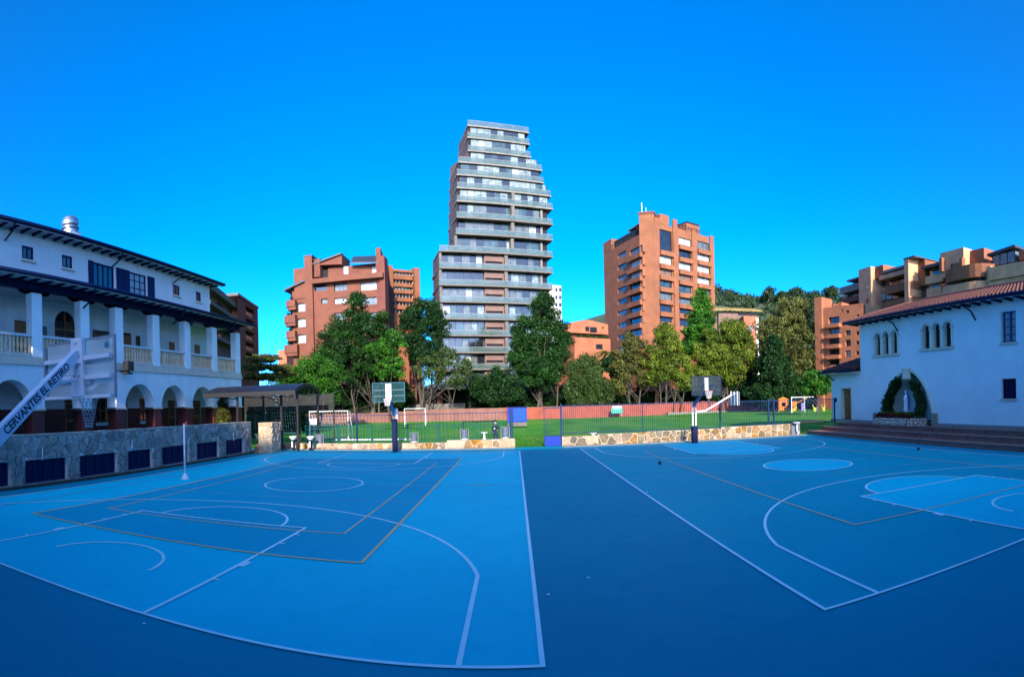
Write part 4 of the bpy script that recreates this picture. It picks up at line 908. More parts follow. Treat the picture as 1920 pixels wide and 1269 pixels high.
MB().box(-21, -18.7, 37.62, 37.64, .4, 2.4).build('green_mesh_panel', mat('dark_green_mesh', (.01, .05, .04), .8, .2, 4), sw2)
for x in (-21, -18.7, -16.2, -13.4): MB().box(x - .05, x + .05, 37.66, 37.76, 0, 3.9).build('post', M['blackmetal'], sw2)
cy_ = None

# ================================================================== things on and behind the low walls
def bin_(x, y, z, label, h=.58):
    t = thing('litter_bin', label, 'bin', (x, y, z), 'grey litter bins behind the low wall')
    MB().lathe((x, y, z), [(.17, .06), (.20, .30), (.22, h - .12), (.23, h - .10), (.23, h), (.19, h + .01)], 14).build('bin_body', M['bin'], t, smooth=False)
    MB().lathe((x, y, z), [(.20, 0), (.20, .055)], 14).build('base', M['whitemetal'], t)
    MB().tube([(x - .26, y, z), (x - .26, y, z + h + .05), (x + .26, y, z + h + .05), (x + .26, y, z)], .02, 6).build('frame', M['greymetal'], t)
bin_(-6.45, 33.35, .42, 'grey litter bin on the wall right of the left hoop post')
bin_(-3.2, 33.35, .56, 'grey litter bin near the middle of the stepped stone wall')
bin_(-.62, 33.35, .58, 'grey litter bin on the pale end block by the gate', .66)
bin_(-12.9, 33.35, .0, 'grey-blue litter bin at the left end of the warm wall', .95)
def stool(x, y, z, h, label):
    t = thing('drinking_stand', label, 'stand', (x, y, z)); MB().lathe((x, y, z), [(.14, 0), (.07, .05), (.06, h - .08)], 12).build('stem', M['whitemetal'], t); MB().lathe((x, y, z), [(.10, h - .08), (.24, h - .03), (.24, h), (.20, h)], 14).build('top', M['whitemetal'], t)
stool(-1.95, 33.32, .56, .42, 'white mushroom-shaped stand on the wall left of the gate')
stool(4.95, 33.32, .60, .16, 'small white tap stand on the wall just right of the gate')
for x, lab in ((-14.35, 'white drinking basin on a pillar left of the canopy post'), (-13.1, 'white drinking basin on a pillar right of the canopy post')):
    t = thing('drinking_basin', lab, 'basin', (x, 32.2, 0)); MB().lathe((x, 32.2, 0), [(.16, 0), (.12, .1), (.12, .6), (.16, .7)], 12).build('pedestal', M['navy'], t)
    MB().lathe((x, 32.2, 0), [(.14, .70), (.26, .86), (.27, .92), (.22, .92), (.16, .84)], 14).build('bowl', M['whitemetal'], t); MB().box(x - .05, x + .05, 32.02, 32.04, .2, .6).build('front_panel', M['whitemetal'], t)
rb = thing('drinking_basin', 'white drinking basin on a bent pipe at the right end of the rubble wall', 'basin', (19.3, 32.75, 0))
MB().tube([(19.35, 32.75, 0), (19.35, 32.75, .12), (19.45, 32.7, .2), (19.3, 32.75, .28), (19.28, 32.75, .8)], .045, 8).build('pipe', M['whitemetal'], rb); MB().lathe((19.25, 32.75, 0), [(.08, .78), (.28, .88), (.29, .93), (.22, .93)], 14).build('bowl', M['whitemetal'], rb)
MB().box(18.95, 19.65, 32.95, 33.09, 0, .85).build('back_panel', M['bin'], rb)
db = tag(MB().cbox(19.7, 21.7, 32.9, 33.5, .83, .97, .03).build('dark_slab_bench', M['blackmetal']), 'dark slab bench on the rubble wall end beside the brick steps', 'bench')
# pale bench-back with board: small training board left
tbd = thing('training_hoop', 'small white training board on navy legs by the left fence', 'training hoop', (-13.4, 33.9, 0))
a, b = on_y(582, 785, 33.9), on_y(594, 796, 33.9)
MB().box(a.x, b.x, 33.88, 33.92, b.z, a.z).build('board', M['whitemetal'], tbd); MB().box(a.x + .05, a.x + .12, 33.9, 33.95, 0, b.z).box(b.x - .12, b.x - .05, 33.9, 33.95, 0, b.z).build('leg', M['navy'], tbd)
# goals
def goal(label, px0, px1, ytop, Y, m=None, depth=1.0, r=.055, netq=True):
    a, b = on_y(px0, ytop, Y), on_y(px1, ytop, Y); h = (a.z + b.z) / 2
    t = thing('goal', label, 'goal', ((a.x + b.x) / 2, Y, 0)); m = m or M['whitemetal']
    MB().tube([(a.x, Y, 0), (a.x, Y, h), (b.x, Y, h), (b.x, Y, 0)], r, 8).build('goal_frame', m, t)
    MB().tube([(a.x, Y, h), (a.x, Y + depth * .35, h), (a.x, Y + depth, .05), (b.x, Y + depth, .05), (b.x, Y + depth * .35, h), (b.x, Y, h)], r * .6, 6).build('rear_frame', m, t)
    if netq:
        n = MB(); k = 14
        for i in range(k + 1):
            x = a.x + (b.x - a.x) * i / k; n.tube([(x, Y + depth * .35, h), (x, Y + depth, .05)], .008, 3, False)
        for i in range(9):
            q = i / 8; n.tube([(a.x, Y + depth * (.35 + .65 * q), h * (1 - q) + .05 * q), (b.x, Y + depth * (.35 + .65 * q), h * (1 - q) + .05 * q)], .008, 3, False)
        n.build('net', M['net'], t)
goal('white football goal beyond the canopy post at the left edge of the field', 494, 557, 761, 52)
goal('white goal with its net between the small training board and the left trees', 580, 652, 771, 43, depth=1.4)
goal('plain white goal frame far across the field by the brick wall', 758, 797, 766, 70, netq=False)
goal('small white goal far away seen through the nearer netted goal', 604, 620, 780, 80)
goal('black metal goal just behind the fence left of the gate', 868, 925, 790, 38.5, M['blackmetal'], netq=False, r=.06)
# sign on the field side
sg = thing('sign_board', 'green and white sign board on the brick wall right of the gate', 'sign', (17, 90, 0))
# person behind the low wall
def person(x, y, z):
    t = thing('person', 'person in dark navy clothes and pale face mask standing by the grey bin', 'person', (x, y, z))
    me = bpy.data.meshes.new('body'); J = {}
    V_, E_, Rd = [], [], []
    def v(k, p, r): J[k] = len(V_); V_.append(p); Rd.append(r)
    v('pel', (0, 0, .90), .125); v('wai', (0, 0, 1.05), .115); v('che', (0, .01, 1.25), .135); v('nec', (0, 0, 1.40), .055); v('hd0', (0, -.01, 1.48), .075); v('hd1', (0, -.01, 1.58), .085); v('hd2', (0, 0, 1.66), .055)
    for s, k in ((-1, 'l'), (1, 'r')):
        v('hip' + k, (.09 * s, 0, .86), .085); v('kne' + k, (.10 * s, -.02, .48), .058); v('ank' + k, (.10 * s, .02, .09), .04); v('toe' + k, (.11 * s, -.13, .03), .03)
        v('sho' + k, (.17 * s, 0, 1.34), .052); v('elb' + k, (.22 * s, .02, 1.08), .038); v('wri' + k, (.14 * s, -.17, .98 + .06 * s), .026); v('han' + k, (.10 * s, -.24, 1.0 + .06 * s), .03)
    for a, b in (('pel', 'wai'), ('wai', 'che'), ('che', 'nec'), ('nec', 'hd0'), ('hd0', 'hd1'), ('hd1', 'hd2')): E_.append((J[a], J[b]))
    for k in 'lr':
        for a, b in (('pel', 'hip'), ('hip', 'kne'), ('kne', 'ank'), ('ank', 'toe'), ('che', 'sho'), ('sho', 'elb'), ('elb', 'wri'), ('wri', 'han')): E_.append((J[a + (k if a not in ('pel', 'che') else '')], J[b + k]))
    me.from_pydata(V_, E_, []); o = bpy.data.objects.new('body', me); COL.objects.link(o); o.parent = t
    o.modifiers.new('skin', 'SKIN'); o.modifiers.new('sub', 'SUBSURF').levels = 2; o.modifiers['sub'].render_levels = 2
    for i, q in enumerate(Rd): me.skin_vertices[0].data[i].radius = (q, q)
    me.skin_vertices[0].data[0].use_root = True
    dg = bpy.context.evaluated_depsgraph_get(); nm = bpy.data.meshes.new_from_object(o.evaluated_get(dg)); o.modifiers.clear(); o.data = nm
    nm.materials.clear(); nm.materials.append(M['navycloth']); nm.materials.append(M['skin'])
    for p in nm.polygons:
        c = p.center; p.use_smooth = True
        if c.z > 1.40 or (c.y < -.19 and .8 < c.z < 1.15): p.material_index = 1
    hr = MB().lathe((x, y + .015, z), [(.095, 1.55), (.10, 1.60), (.085, 1.67), (.04, 1.71), (.01, 1.715)], 12).build('hair', M['hair'], t, smooth=True)
    MB().prism([(x - .06, y - .097, z + 1.47), (x + .06, y - .097, z + 1.47), (x + .065, y - .09, z + 1.55), (x, y - .105, z + 1.565), (x - .065, y - .09, z + 1.55)], (0, .03, 0)).build('face_mask', M['whitemetal'], t)
    MB().cbox(x - .10, x - .02, y - .27, y - .2, z + 1.13, z + 1.2, .01).build('paper_in_hand', M['whitemetal'], t)
    return t
pp = on_y(929, 800, 33.85); person(pp.x, 33.85, 0.02)
for (x, y, lab) in ((1237, 872, 'small dark ball lying on the right court behind its left sideline'), (1722, 845, 'small dark ball lying near the brick steps')):
    d = ray(x, y); t = -CAMH / d.z; c = Vector((d.x * t, d.y * t, .075))
    tag(MB().lathe((c.x, c.y, 0), [(.01, .022)] + [(.075 * math.sin(R(a)), .097 - .075 * math.cos(R(a))) for a in range(20, 180, 20)] + [(.005, .172)], 12).build('ball', M['ball'], smooth=True), lab, 'ball')
# ================================================================== RIGHT: white building with grotto. s grows to the right = -Y
RXW = 24.0
FR = Frame((RXW, 31.3, 0), (0, -1), (-1, 0))       # s = 31.3 - Y, d towards the court
S = lambda y: 31.3 - y
rbld = thing('chapel_building', 'pale white building with clay tile roof, triple arched windows and navy gutter', 'building', (RXW, 24, 0))
w_ = MB(FR); ZB = .92
def trip(y0, y1, z0, zt):
    n = 3; L = (y0 - y1); W_ = L / n; out = []
    for k in range(n):
        a = S(y0) + k * W_ + W_ * .14; b = a + W_ * .70; out.append((a, b, z0, zt - (b - a) / 2, 'arch'))
    return out
TA, TB = trip(29.65, 26.95, 5.60, 7.16), trip(24.75, 21.95, 5.68, 7.22)
NI = (S(28.40), S(23.80)); NZ = 4.42
def niche_h(s):
    t = abs((s - (NI[0] + NI[1]) / 2) / ((NI[1] - NI[0]) / 2)); return 1.3 + (NZ - .12 - 1.3) * max(0, 1 - t ** 2.0) ** .70
WH = [(S(18.20), S(17.22), 5.62, 7.36), (S(18.28), S(17.26), 2.45, 3.58), (S(12.6), S(11.6), 5.62, 7.36)]
wall(w_, 0, 36, ZB, 8.3, TA + TB + WH + [(NI[0], NI[1], ZB, NZ)], .42)
NQ = 40
for k in range(NQ):
    a = NI[0] + (NI[1] - NI[0]) * k / NQ; b = NI[0] + (NI[1] - NI[0]) * (k + 1) / NQ; ha, hb = niche_h(a), niche_h(b)
    w_.quad((a, 0, ha), (b, 0, hb), (b, 0, NZ), (a, 0, NZ)); w_.quad((a, 0, ha), (b, 0, hb), (b, -1.3, hb), (a, -1.3, ha))
w_.quad((0, 0, ZB), (0, -8, ZB), (0, -8, 8.3), (0, 0, 8.3))
w_.build('wall', mat('bluish_white_plaster', (0.84, 0.88, 0.85), 0.85, 0.05, 0.7, bump=0.15, fine=25, streak=0.35), rbld)
MB(FR).box(0, 36, -8, -.6, 0, 8.0).build('rear_body', M['white'], rbld) if False else None
core = MB(FR); core.box(.02, 36, -8, -1.5, 0, 8.0); core.build('room_core', M['dark'], rbld)
# triple arched windows: cream surrounds, columns, capitals
for T, (zlo) in ((TA, 5.60), (TB, 5.68)):
    a0, b0 = T[0][0] - .16, T[2][1] + .16
    su = MB(FR); zsp = T[0][3]
    su.box(a0, T[0][0], 0.0, .05, zlo, zsp).box(T[2][1], b0, 0, .05, zlo, zsp)
    su.box(T[0][1], T[1][0], 0, .05, zlo, zsp).box(T[1][1], T[2][0], 0, .05, zlo, zsp)
    for h in T:
        m = (h[0] + h[1]) / 2; r0 = (h[1] - h[0]) / 2; r1 = r0 + .13
        for k in range(14):
            A0, A1 = math.pi * k / 14, math.pi * (k + 1) / 14; P_ = lambda r, A: (m - r * math.cos(A), zsp + r * math.sin(A))
            q = [P_(r0, A0), P_(r0, A1), P_(r1, A1), P_(r1, A0)]; su.prism([(x, 0, z) for x, z in q], (0, .06, 0))
        su.box(h[0], h[0] + .05, -.25, -.01, zlo, zsp)
        # reveals carry the cream stucco
        su.quad((h[0] + .004, 0, zlo), (h[0] + .004, -.25, zlo), (h[0] + .004, -.25, zsp), (h[0] + .004, 0, zsp))
    su.build('arch_surround', M['cream'], rbld)
    for x0, x1 in ((a0 - .05, T[0][0] + .03), (T[0][1] - .03, T[1][0] + .03), (T[1][1] - .03, T[2][0] + .03), (T[2][1] - .03, b0 + .05)): MB(FR).box(x0, x1, -.05, .10, zsp - .06, zsp + .04).build('capital', M['sill'], rbld)
    MB(FR).box(a0 - .08, b0 + .08, -.3, .14, zlo - .14, zlo).build('sill', M['sill'], rbld)
    for h in T:
        MB(FR).box(h[0], h[1], -.27, -.255, h[2], h[3] + (h[1] - h[0]) / 2).build('window_pane', M['dark'], rbld)
        MB(FR).lathe(((h[0] + h[1]) / 2, -.14, h[2]), [(.05, 0), (.09, .06), (.05, .16)], 8).build('flower_pot', M['darkwood'], rbld)
fw_ = framed_window(rbld, FR, WH[0][0] + .03, WH[0][1], 5.63, 7.35, -.16, mat('blue_window_frame', (.012, .055, .20), .45, .1, 4), M['curtain'], 1, 3, .08)
MB(FR).box(WH[0][0] + .47, WH[0][0] + .60, -.15, -.08, 5.66, 7.32).build('centre_stile', bpy.data.materials['blue_window_frame'], fw_)
MB(FR).box(WH[0][0] - .12, WH[0][1] + .1, -.3, .10, 5.50, 5.62).build('sill', M['sill'], rbld)
MB(FR).box(WH[0][0] - .10, WH[0][0] - .003, -.0, .035, 5.62, 7.42).build('jamb_band', M['cream'], rbld)
framed_window(rbld, FR, WH[1][0] + .02, WH[1][1] - .01, 2.46, 3.57, -.20, M['navy'], M['navy'], 2, 0, .06)
MB(FR).box(WH[1][0] - .1, WH[1][1] + .1, -.3, .08, 2.34, 2.45).build('sill', M['sill'], rbld)
framed_window(rbld, FR, WH[2][0] + .03, WH[2][1], 5.63, 7.35, -.16, bpy.data.materials['blue_window_frame'], M['curtain'], 1, 3, .08)
# plinth
MB(FR).box(-4, NI[0] - .3, -.3, .06, .74, .92).box(NI[1] + .3, 36, -.3, .06, .74, .92).build('plinth', mat('grey_pebble_plinth', (.48, .44, .38), .95, .3, 14, bump=.6, fine=60), rbld)
# roof
ez = 8.02
so_ = MB(FR); so_.prism([(-.5, .95, ez), (-.5, -.05, ez + .03), (-.5, -.05, ez + .06), (-.5, .95, ez + .03)], (36.5, 0, 0)); so_.build('eave_soffit', M['soffit'], rbld)
MB(FR).box(-.55, 36, .88, .94, ez - .05, ez + .01).build('fascia', M['soffit'], rbld)
MB(FR).tube([(-.7, 1.0, ez + .06), (36, 1.0, ez + .06)], .11, 10).build('gutter', M['navy'], rbld, smooth=True)
rf = free_mesh(MB().prism([(.88, -.07, ez - .09), (-.02, -.07, ez - .12), (-.02, -.07, ez + .03), (.88, -.07, ez + .02)], (0, .14, 0)), 'rafter', M['navy'])
for k in range(46):
    y = 31.5 - k * .78; child('rafter', rf, rbld, (RXW, y, -.01), math.pi)
rs = MB(FR); RZ = 9.92
rs.prism([(-.75, .95, ez + .06), (-.75 + 2.2, -4.2, RZ - .12), (36, -4.2, RZ - .12), (36, .95, ez + .06)], (0, 0, .06)); rs.prism([(-.75, .95, ez + .06), (-.75 + 2.2, -4.2, RZ - .12), (-.75, -9, ez + .06)], (0, 0, .05))
rs.prism([(1.45, -4.2, RZ - .12), (36, -4.2, RZ - .12), (36, -9, ez), (-.75, -9, ez)], (0, 0, .05))
rs.build('roof', M['claydark'], rbld)
tl = MB(FR); nrow = 13; rgt = random.Random(2)
for k in range(int(36.7 / .27)):
    s = -.62 + k * .27; smax = 1.0
    for j in range(nrow):
        t0, t1 = j / nrow, (j + 1.12) / nrow
        if s < -.75 + 2.2 * t0: continue
        d0, d1 = .98 - 5.15 * t0, .98 - 5.15 * min(1, t1); z0_, z1_ = ez + .12 + (RZ - ez - .22) * t0, ez + .12 + (RZ - ez - .22) * min(1, t1)
        jx = rgt.uniform(-.012, .012); jz = rgt.uniform(0, .015); r0 = .098; r1 = .080
        vs = [(s + jx + r0 * math.cos(math.pi * q / 4), d0, z0_ + jz + .045 + r0 * .85 * math.sin(math.pi * q / 4)) for q in range(5)] + [(s + jx + r1 * math.cos(math.pi * q / 4), d1, z1_ + r1 * .7 * math.sin(math.pi * q / 4)) for q in range(5)]
        tl.add(vs, [(q, q + 1, 6 + q, 5 + q) for q in range(4)] + [(0, 1, 2, 3, 4)])
tl.build('roof_tiles', M['clay'], rbld, kind='stuff')
MB(FR).tube([(1.3, -4.2, RZ - .02), (36, -4.2, RZ - .02)], .14, 8).tube([(-.75, .98, ez + .16), (1.4, -4.2, RZ)], .11, 8).build('ridge', M['clay'], rbld)
for y in (27.3, 20.4):
    MB(FR).tube([(S(y), .95, ez + .02), (S(y), .9, ez - .12), (S(y) + .25, .4, ez - .45), (S(y) + .30, .03, ez - .95)], .05, 8).build('downpipe', M['navy'], rbld, smooth=True)
p = on_x(1713, 577, 23.2); MB().cbox(23.3, 23.6, p.y - .16, p.y + .16, p.z - .12, p.z + .14, .03).beam((23.6, p.y, p.z), (24, p.y, p.z + .2), .05, .05).build('eave_lamp', M['blackmetal'], rbld)
# lower wing with door
wg = MB(FR); wall(wg, -3.85, 0, ZB, 4.55, [(S(33.95), S(32.45), .0, 0)] and [(-2.62, -1.12, ZB, 3.42)], .38)
wg.quad((-3.85, 0, ZB), (-3.85, -6, ZB), (-3.85, -6, 4.55), (-3.85, 0, 4.55)).build('wing_wall', bpy.data.materials['bluish_white_plaster'], rbld)
MB(FR).box(-2.62, -2.50, -.36, .03, ZB, 3.42).box(-1.24, -1.12, -.36, .02, ZB, 3.42).box(-2.5, -1.24, -.36, .02, 3.30, 3.42).build('door_surround', M['cream'], rbld)
dr = MB(FR).cbox(-2.48, -1.9, -.34, -.27, ZB, 3.28, .01).cbox(-1.88, -1.26, -.34, -.27, ZB, 3.28, .01).build('door', mat('varnished_brown_door', (.30, .10, .03), .45, .2, 5), rbld)
pn = MB(FR)
for a in (-2.42, -1.80):
    for z in (1.1, 1.85, 2.55): pn.box(a, a + .42, -.27, -.25, z, z + .55)
pn.build('door_panel', M['wood'], dr)
MB(FR).box(-3.28, -3.16, .0, .10, 2.25, 2.6).build('wall_box', M['navy'], rbld)
wr_ = MB(FR); wr_.prism([(-4.35, .75, 4.62), (-.02, .75, 4.62), (-.02, -2.4, 5.75), (-2.6, -2.4, 5.75)], (0, 0, .07)); wr_.prism([(-4.35, .75, 4.62), (-2.6, -2.4, 5.75), (-4.35, -6, 4.62)], (0, 0, .06)); wr_.build('wing_roof', M['claydark'], rbld)
tw_ = MB(FR)
for k in range(16):
    s = -4.2 + k * .27
    for j in range(8):
        t0, t1 = j / 8, (j + 1.1) / 8
        if s < -4.35 + 1.75 * t0: continue
        d0, d1 = .76 - 3.15 * t0, .76 - 3.15 * min(1, t1); za, zb = 4.72 + 1.13 * t0, 4.72 + 1.13 * min(1, t1)
        tw_.add([(s + .095 * math.cos(math.pi * q / 4), d0, za + .04 + .08 * math.sin(math.pi * q / 4)) for q in range(5)] + [(s + .08 * math.cos(math.pi * q / 4), d1, zb + .06 * math.sin(math.pi * q / 4)) for q in range(5)], [(q, q + 1, 6 + q, 5 + q) for q in range(4)])
tw_.build('wing_roof_tiles', M['clay'], rbld, kind='stuff')
MB(FR).tube([(-4.4, .78, 4.60), (0.0, .78, 4.60)], .085, 8).build('wing_gutter', M['navy'], rbld); MB(FR).box(-4.3, 0, .05, .70, 4.44, 4.50).build('wing_soffit', M['soffit'], rbld)
MB(FR).beam((-3.75, .65, 4.5), (-3.45, .02, 3.95), .07, .09).build('bracket', M['navy'], rbld)
# ------------------------------------------------ grotto
gr = thing('grotto', 'arched cream grotto with leafy vines and pilaster in the white wall', 'grotto', (RXW, 26.1, 0))
md = MB(FR); cm_ = (NI[0] + NI[1]) / 2
def nc(s, g):  # widened curve
    t = (s - cm_); return cm_ + t * (1 + g / 2.3), niche_h(s) + g * .9
pts = [NI[0] + (NI[1] - NI[0]) * (.5 - .5 * math.cos(math.pi * k / 36)) for k in range(37)]
for k in range(36):
    a, b = pts[k], pts[k + 1]; a2, b2 = nc(a, .17), nc(b, .17)
    md.prism([(a, 0, niche_h(a)), (b, 0, niche_h(b)), (b2[0], 0, b2[1]), (a2[0], 0, a2[1])], (0, .10, 0))
md.build('arch_moulding', M['cream'], gr)
ks = MB(FR); ks.prism([(cm_ - .28, .0, NZ - .62), (cm_ + .30, .0, NZ - .62), (cm_ + .24, .0, NZ + .02), (cm_ - .24, .0, NZ + .02)], (0, .26, 0)); ks.box(cm_ - .36, cm_ + .36, .0, .32, NZ + .02, NZ + .10); ks.build('keystone', M['cream'], gr)
lin = MB(FR)
for k in range(36):
    a, b = pts[k], pts[k + 1]; lin.quad((a, -.01, niche_h(a) - .004), (b, -.01, niche_h(b) - .004), (cm_ + (b - cm_) * .86, -1.25, niche_h(b) * .95), (cm_ + (a - cm_) * .86, -1.25, niche_h(a) * .95))
lin.build('vault_lining', M['cream'], gr)
bk = MB(FR)
for k in range(36):
    a, b = pts[k], pts[k + 1]; bk.quad((a, -1.26, 1.0), (b, -1.26, 1.0), (b, -1.26, max(1.01, niche_h(b))), (a, -1.26, max(1.01, niche_h(a))))
bk.build('back_wall', bpy.data.materials['bluish_white_plaster'], gr)
MB(FR).box(cm_ - .36, cm_ + .42, -1.24, -.95, 1.2, NZ - .55).build('pilaster', mat('putty_stucco', (.42, .37, .32), .85, .1, 2), gr)
# facets over the pilaster
fc = MB(FR)
for a, b in ((-1.15, -.36), (-.36, .42), (.42, 1.2)):
    fc.quad((cm_ + a, -.95, 3.35 if a != -.36 else 3.45), (cm_ + b, -.95, 3.35 if b not in (-.36, .42) else 3.45), (cm_ + b * .62, -.05, NZ - .35 - abs(b) * .35), (cm_ + a * .62, -.05, NZ - .35 - abs(a) * .35))
fc.build('vault_facet', M['cream'], gr)
MB(FR).box(NI[1] - .02, NI[1] + .42, -.2, .16, .74, 1.55).build('pier_base', M['palestone'], gr)
pl = thing('stone_planter', 'half-octagonal planter of pale pebbles with red bedding below the grotto', 'planter', (23.3, 26.6, .25))
PV = [(29.3, 24.0), (28.5, 22.85), (25.1, 22.85), (24.3, 24.0)]
pc = MB(); pc.prism([(x, y, .25) for y, x in PV], (0, 0, 1.0)); pc.build('planter_core', mat('dark_planter_mortar', (.10, .09, .08), .95, .2, 6), pl)
rngp = random.Random(8)
for (ya, xa), (yb2, xb) in zip(PV[:-1], PV[1:]):
    u = Vector((xb - xa, yb2 - ya)); F = Frame((xa, ya, 0), u, (u.y, -u.x)); F.n = Vector((u.y, -u.x, 0)).normalized()
    if F.n.dot(Vector((-1, 0, 0))) < 0: F.n = -F.n
    stonework(F, pl, 0, u.length, .26, 1.24, .20, .022, lambda: M['sill'], rngp, joined=True, proud=.05)
# bricks steps along the building
ss = thing('brick_steps', 'three long dark brick steps running along the white building', 'steps', (22, 15, 0))
for k, (x0, z) in enumerate(((20.25, .25), (21.45, .50), (22.6, .75))):
    y = 33.0 - k * .25; i = 0
    while y > -9:
        L = 2.35 + rngp.uniform(-.1, .1)
        MB().cbox(x0, 25.9, y - L + .02, y, z - .25 + (.001 if k == 0 else 0), z, .02).build('step', M['brickstep'], ss); y -= L; i += 1
    MB().box(x0 - .04, x0 + .28, -9, 33.0 - k * .25, z + .001, z + .028).build('nosing', mat('step_nosing_%s' % 'abc'[k], (.36, .25, .20), .85, .3, 5), ss)
# statue
stt = thing('statue', 'small white robed statue with a blue cloak standing in the grotto', 'statue', (23.75, 26.15, 1.2))
sy = on_x(1699, 760, 23.75).y
MB().lathe((23.75, sy, 0), [(.18, 1.25), (.18, 1.40), (.14, 1.42), (.14, 1.52)], 10).build('pedestal', M['palestone'], stt)
MB().lathe((23.75, sy, 0), [(.17, 1.52), (.19, 1.6), (.16, 1.9), (.14, 2.25), (.165, 2.55), (.13, 2.70), (.055, 2.76), (.05, 2.80), (.085, 2.86), (.09, 2.93), (.075, 3.0), (.03, 3.05)], 14).build('robed_body', M['statue'], stt, smooth=True)
ck = MB(); N = 9
pr = [(.23, 1.75), (.24, 2.1), (.25, 2.45), (.20, 2.68), (.12, 2.80), (.115, 2.95), (.09, 3.06)]
cvs = [(23.75 + .01 + r * math.cos(R(-95 + 150 * k / N)), sy + r * math.sin(R(-95 + 150 * k / N)), z) for r, z in pr for k in range(N + 1)]
ck.add(cvs, [(i * (N + 1) + k, i * (N + 1) + k + 1, (i + 1) * (N + 1) + k + 1, (i + 1) * (N + 1) + k) for i in range(len(pr) - 1) for k in range(N)]); ck.build('cloak', M['statueblue'], stt, smooth=True)
MB().tube([(23.68, sy + .13, 2.55), (23.55, sy + .08, 2.42), (23.53, sy + .01, 2.52)], [.045, .035, .025], 8).tube([(23.68, sy - .13, 2.55), (23.55, sy - .08, 2.42), (23.53, sy - .01, 2.52)], [.045, .035, .025], 8).build('folded_arms', M['statue'], stt, smooth=True)
# ================================================================== THE CITY BEYOND
def block(F, s0, s1, z0, z1, d0, d1, m, root, name='wall'): return MB(F).box(s0, s1, d1, d0, z0, z1).build(name, m, root)
def wallw(F, root, s0, s1, z0, z1, rects, m, t=.45, d=0, name='wall', side=None):
    mb = MB(F); wall(mb, s0, s1, z0, z1, [r[:4] for r in rects], t, d); return mb.build(name, m, root)
def pane(F, root, r, pm, d=-.4, fm=None, nv=1, nh=0):
    return framed_window(root, F, r[0] + .01, r[1] - .01, r[2] + .01, r[3] - .01, d, fm or M['blackmetal'], pm, nv, nh, .07, proud=.04)
GL = ['glass', 'tealglass', 'curtain', 'curtaindim', 'curtain']

# ---------------------------------------------------------------- brick wall around the field
bw = thing('brick_wall', 'long red brick wall with piers closing the far side of the field', 'wall', (0, 92, 0))
CWL = [(440, 100, 778, 790), (590, 98, 776, 791), (700, 96, 774, 790), (830, 94, 766, 790), (950, 93, 764, 788), (1022, 92.5, 762, 786), (1130, 93, 759, 784), (1250, 95, 755, 780), (1350, 98, 751, 777), (1450, 101, 748, 773), (1620, 108, 745, 769)]
for k in range(len(CWL) - 1):
    (xa, ra, ta, ba), (xb, rb2, tb_, bb) = CWL[k], CWL[k + 1]
    A, B = at_r(xa, ba, ra), at_r(xb, bb, rb2); At, Bt = at_r(xa, ta, ra), at_r(xb, tb_, rb2)
    u = Vector((B.x - A.x, B.y - A.y)); L = u.length; F = Frame((A.x, A.y, 0), u)
    n = max(1, round(L / 3.4)); mm = M['brickwall_shade'] if xa < 900 else M['brickwall']
    for i in range(n):
        s0, s1 = L * i / n, L * (i + 1) / n; h = At.z + (Bt.z - At.z) * (i + .5) / n
        MB(F).box(s0 + .2, s1 - .2, -.12, .12, -.3, h - .12).build('wall_panel', mm, bw)
        MB(F).box(s0 - .2, s0 + .2, -.2, .2, -.3, h).build('pier', mm, bw)
        MB(F).box(s0 + .2, s1 - .2, -.18, .18, h - .12, h - .04).build('coping', M['pinkbrick'], bw)
    if xa >= 1250:
        MB(F).box(0, L, .21, .9, -.3, max(.35, (A.z + B.z) / 2 + .45)).build('pale_kerb', M['paleconcrete'], bw)
sp = at_r(1157, 768, 91); MB().cbox(sp.x - 1.0, sp.x + 1.0, sp.y - .05, sp.y, sp.z - .62, sp.z + .25, .02).build('sign_panel', M['signgreen'], sg)
MB().box(sp.x - .85, sp.x + .85, sp.y - .03, sp.y, sp.z + .26, sp.z + .62).build('white_header', M['whitemetal'], sg); MB().box(sp.x - .6, sp.x + .5, sp.y - .07, sp.y - .055, sp.z + .02, sp.z + .12).build('pale_stripe', mat('mint_stripe', (.2, .75, .6), .5, .05, 3), sg)
for x in (-.8, .8): MB().box(sp.x + x - .04, sp.x + x + .04, sp.y + .01, sp.y + .09, 0, sp.z + .7).build('post', M['greymetal'], sg)
pg = thing('playhouse', 'orange plastic playhouse with a window on the far right grass', 'playhouse', (45, 80, 0))
p0, p1 = at_r(1461, 755, 88), at_r(1478, 771, 88)
FP = facade(1459, 88, 1478, 88)
wallw(FP, pg, 0, FP.L, .4, 2.3, [(.55, FP.L - .5, 1.1, 1.75)], M['orangeplastic'], .1); MB(FP).prism([(-.1, .1, 2.3), (FP.L + .1, .1, 2.3), (FP.L / 2, .1, 2.65)], (0, -1.2, 0)).build('roof', M['orangeplastic'], pg); MB(FP).box(0, .2, -1.1, 0, .1, 2.3).box(FP.L - .2, FP.L, -1.1, 0, .1, 2.3).build('side_panel', M['orangeplastic'], pg)
sl2 = thing('play_slide', 'orange and yellow plastic slide between the playhouse and the school wall', 'slide', (50, 80, 0))
FS = facade(1483, 86, 1500, 86)
MB(FS).prism([(.2, 0, .3), (.8, 0, .3), (1.0, 0, 1.9), (.2, 0, 1.9)], (0, -.8, 0)).build('tower', M['orangeplastic'], sl2); MB(FS).beam((1.0, -.4, 1.7), (2.6, -.4, 2.4), .5, .12).build('canopy', M['orangeplastic'], sl2); MB(FS).beam((.0, .2, .2), (.9, .2, 1.0), .6, .3).build('chute', M['yellowplastic'], sl2); MB(FS).cbox(1.6, 2.1, -.9, -.3, .3, 1.7, .05).build('lilac_tower', M['lilacplastic'], sl2)
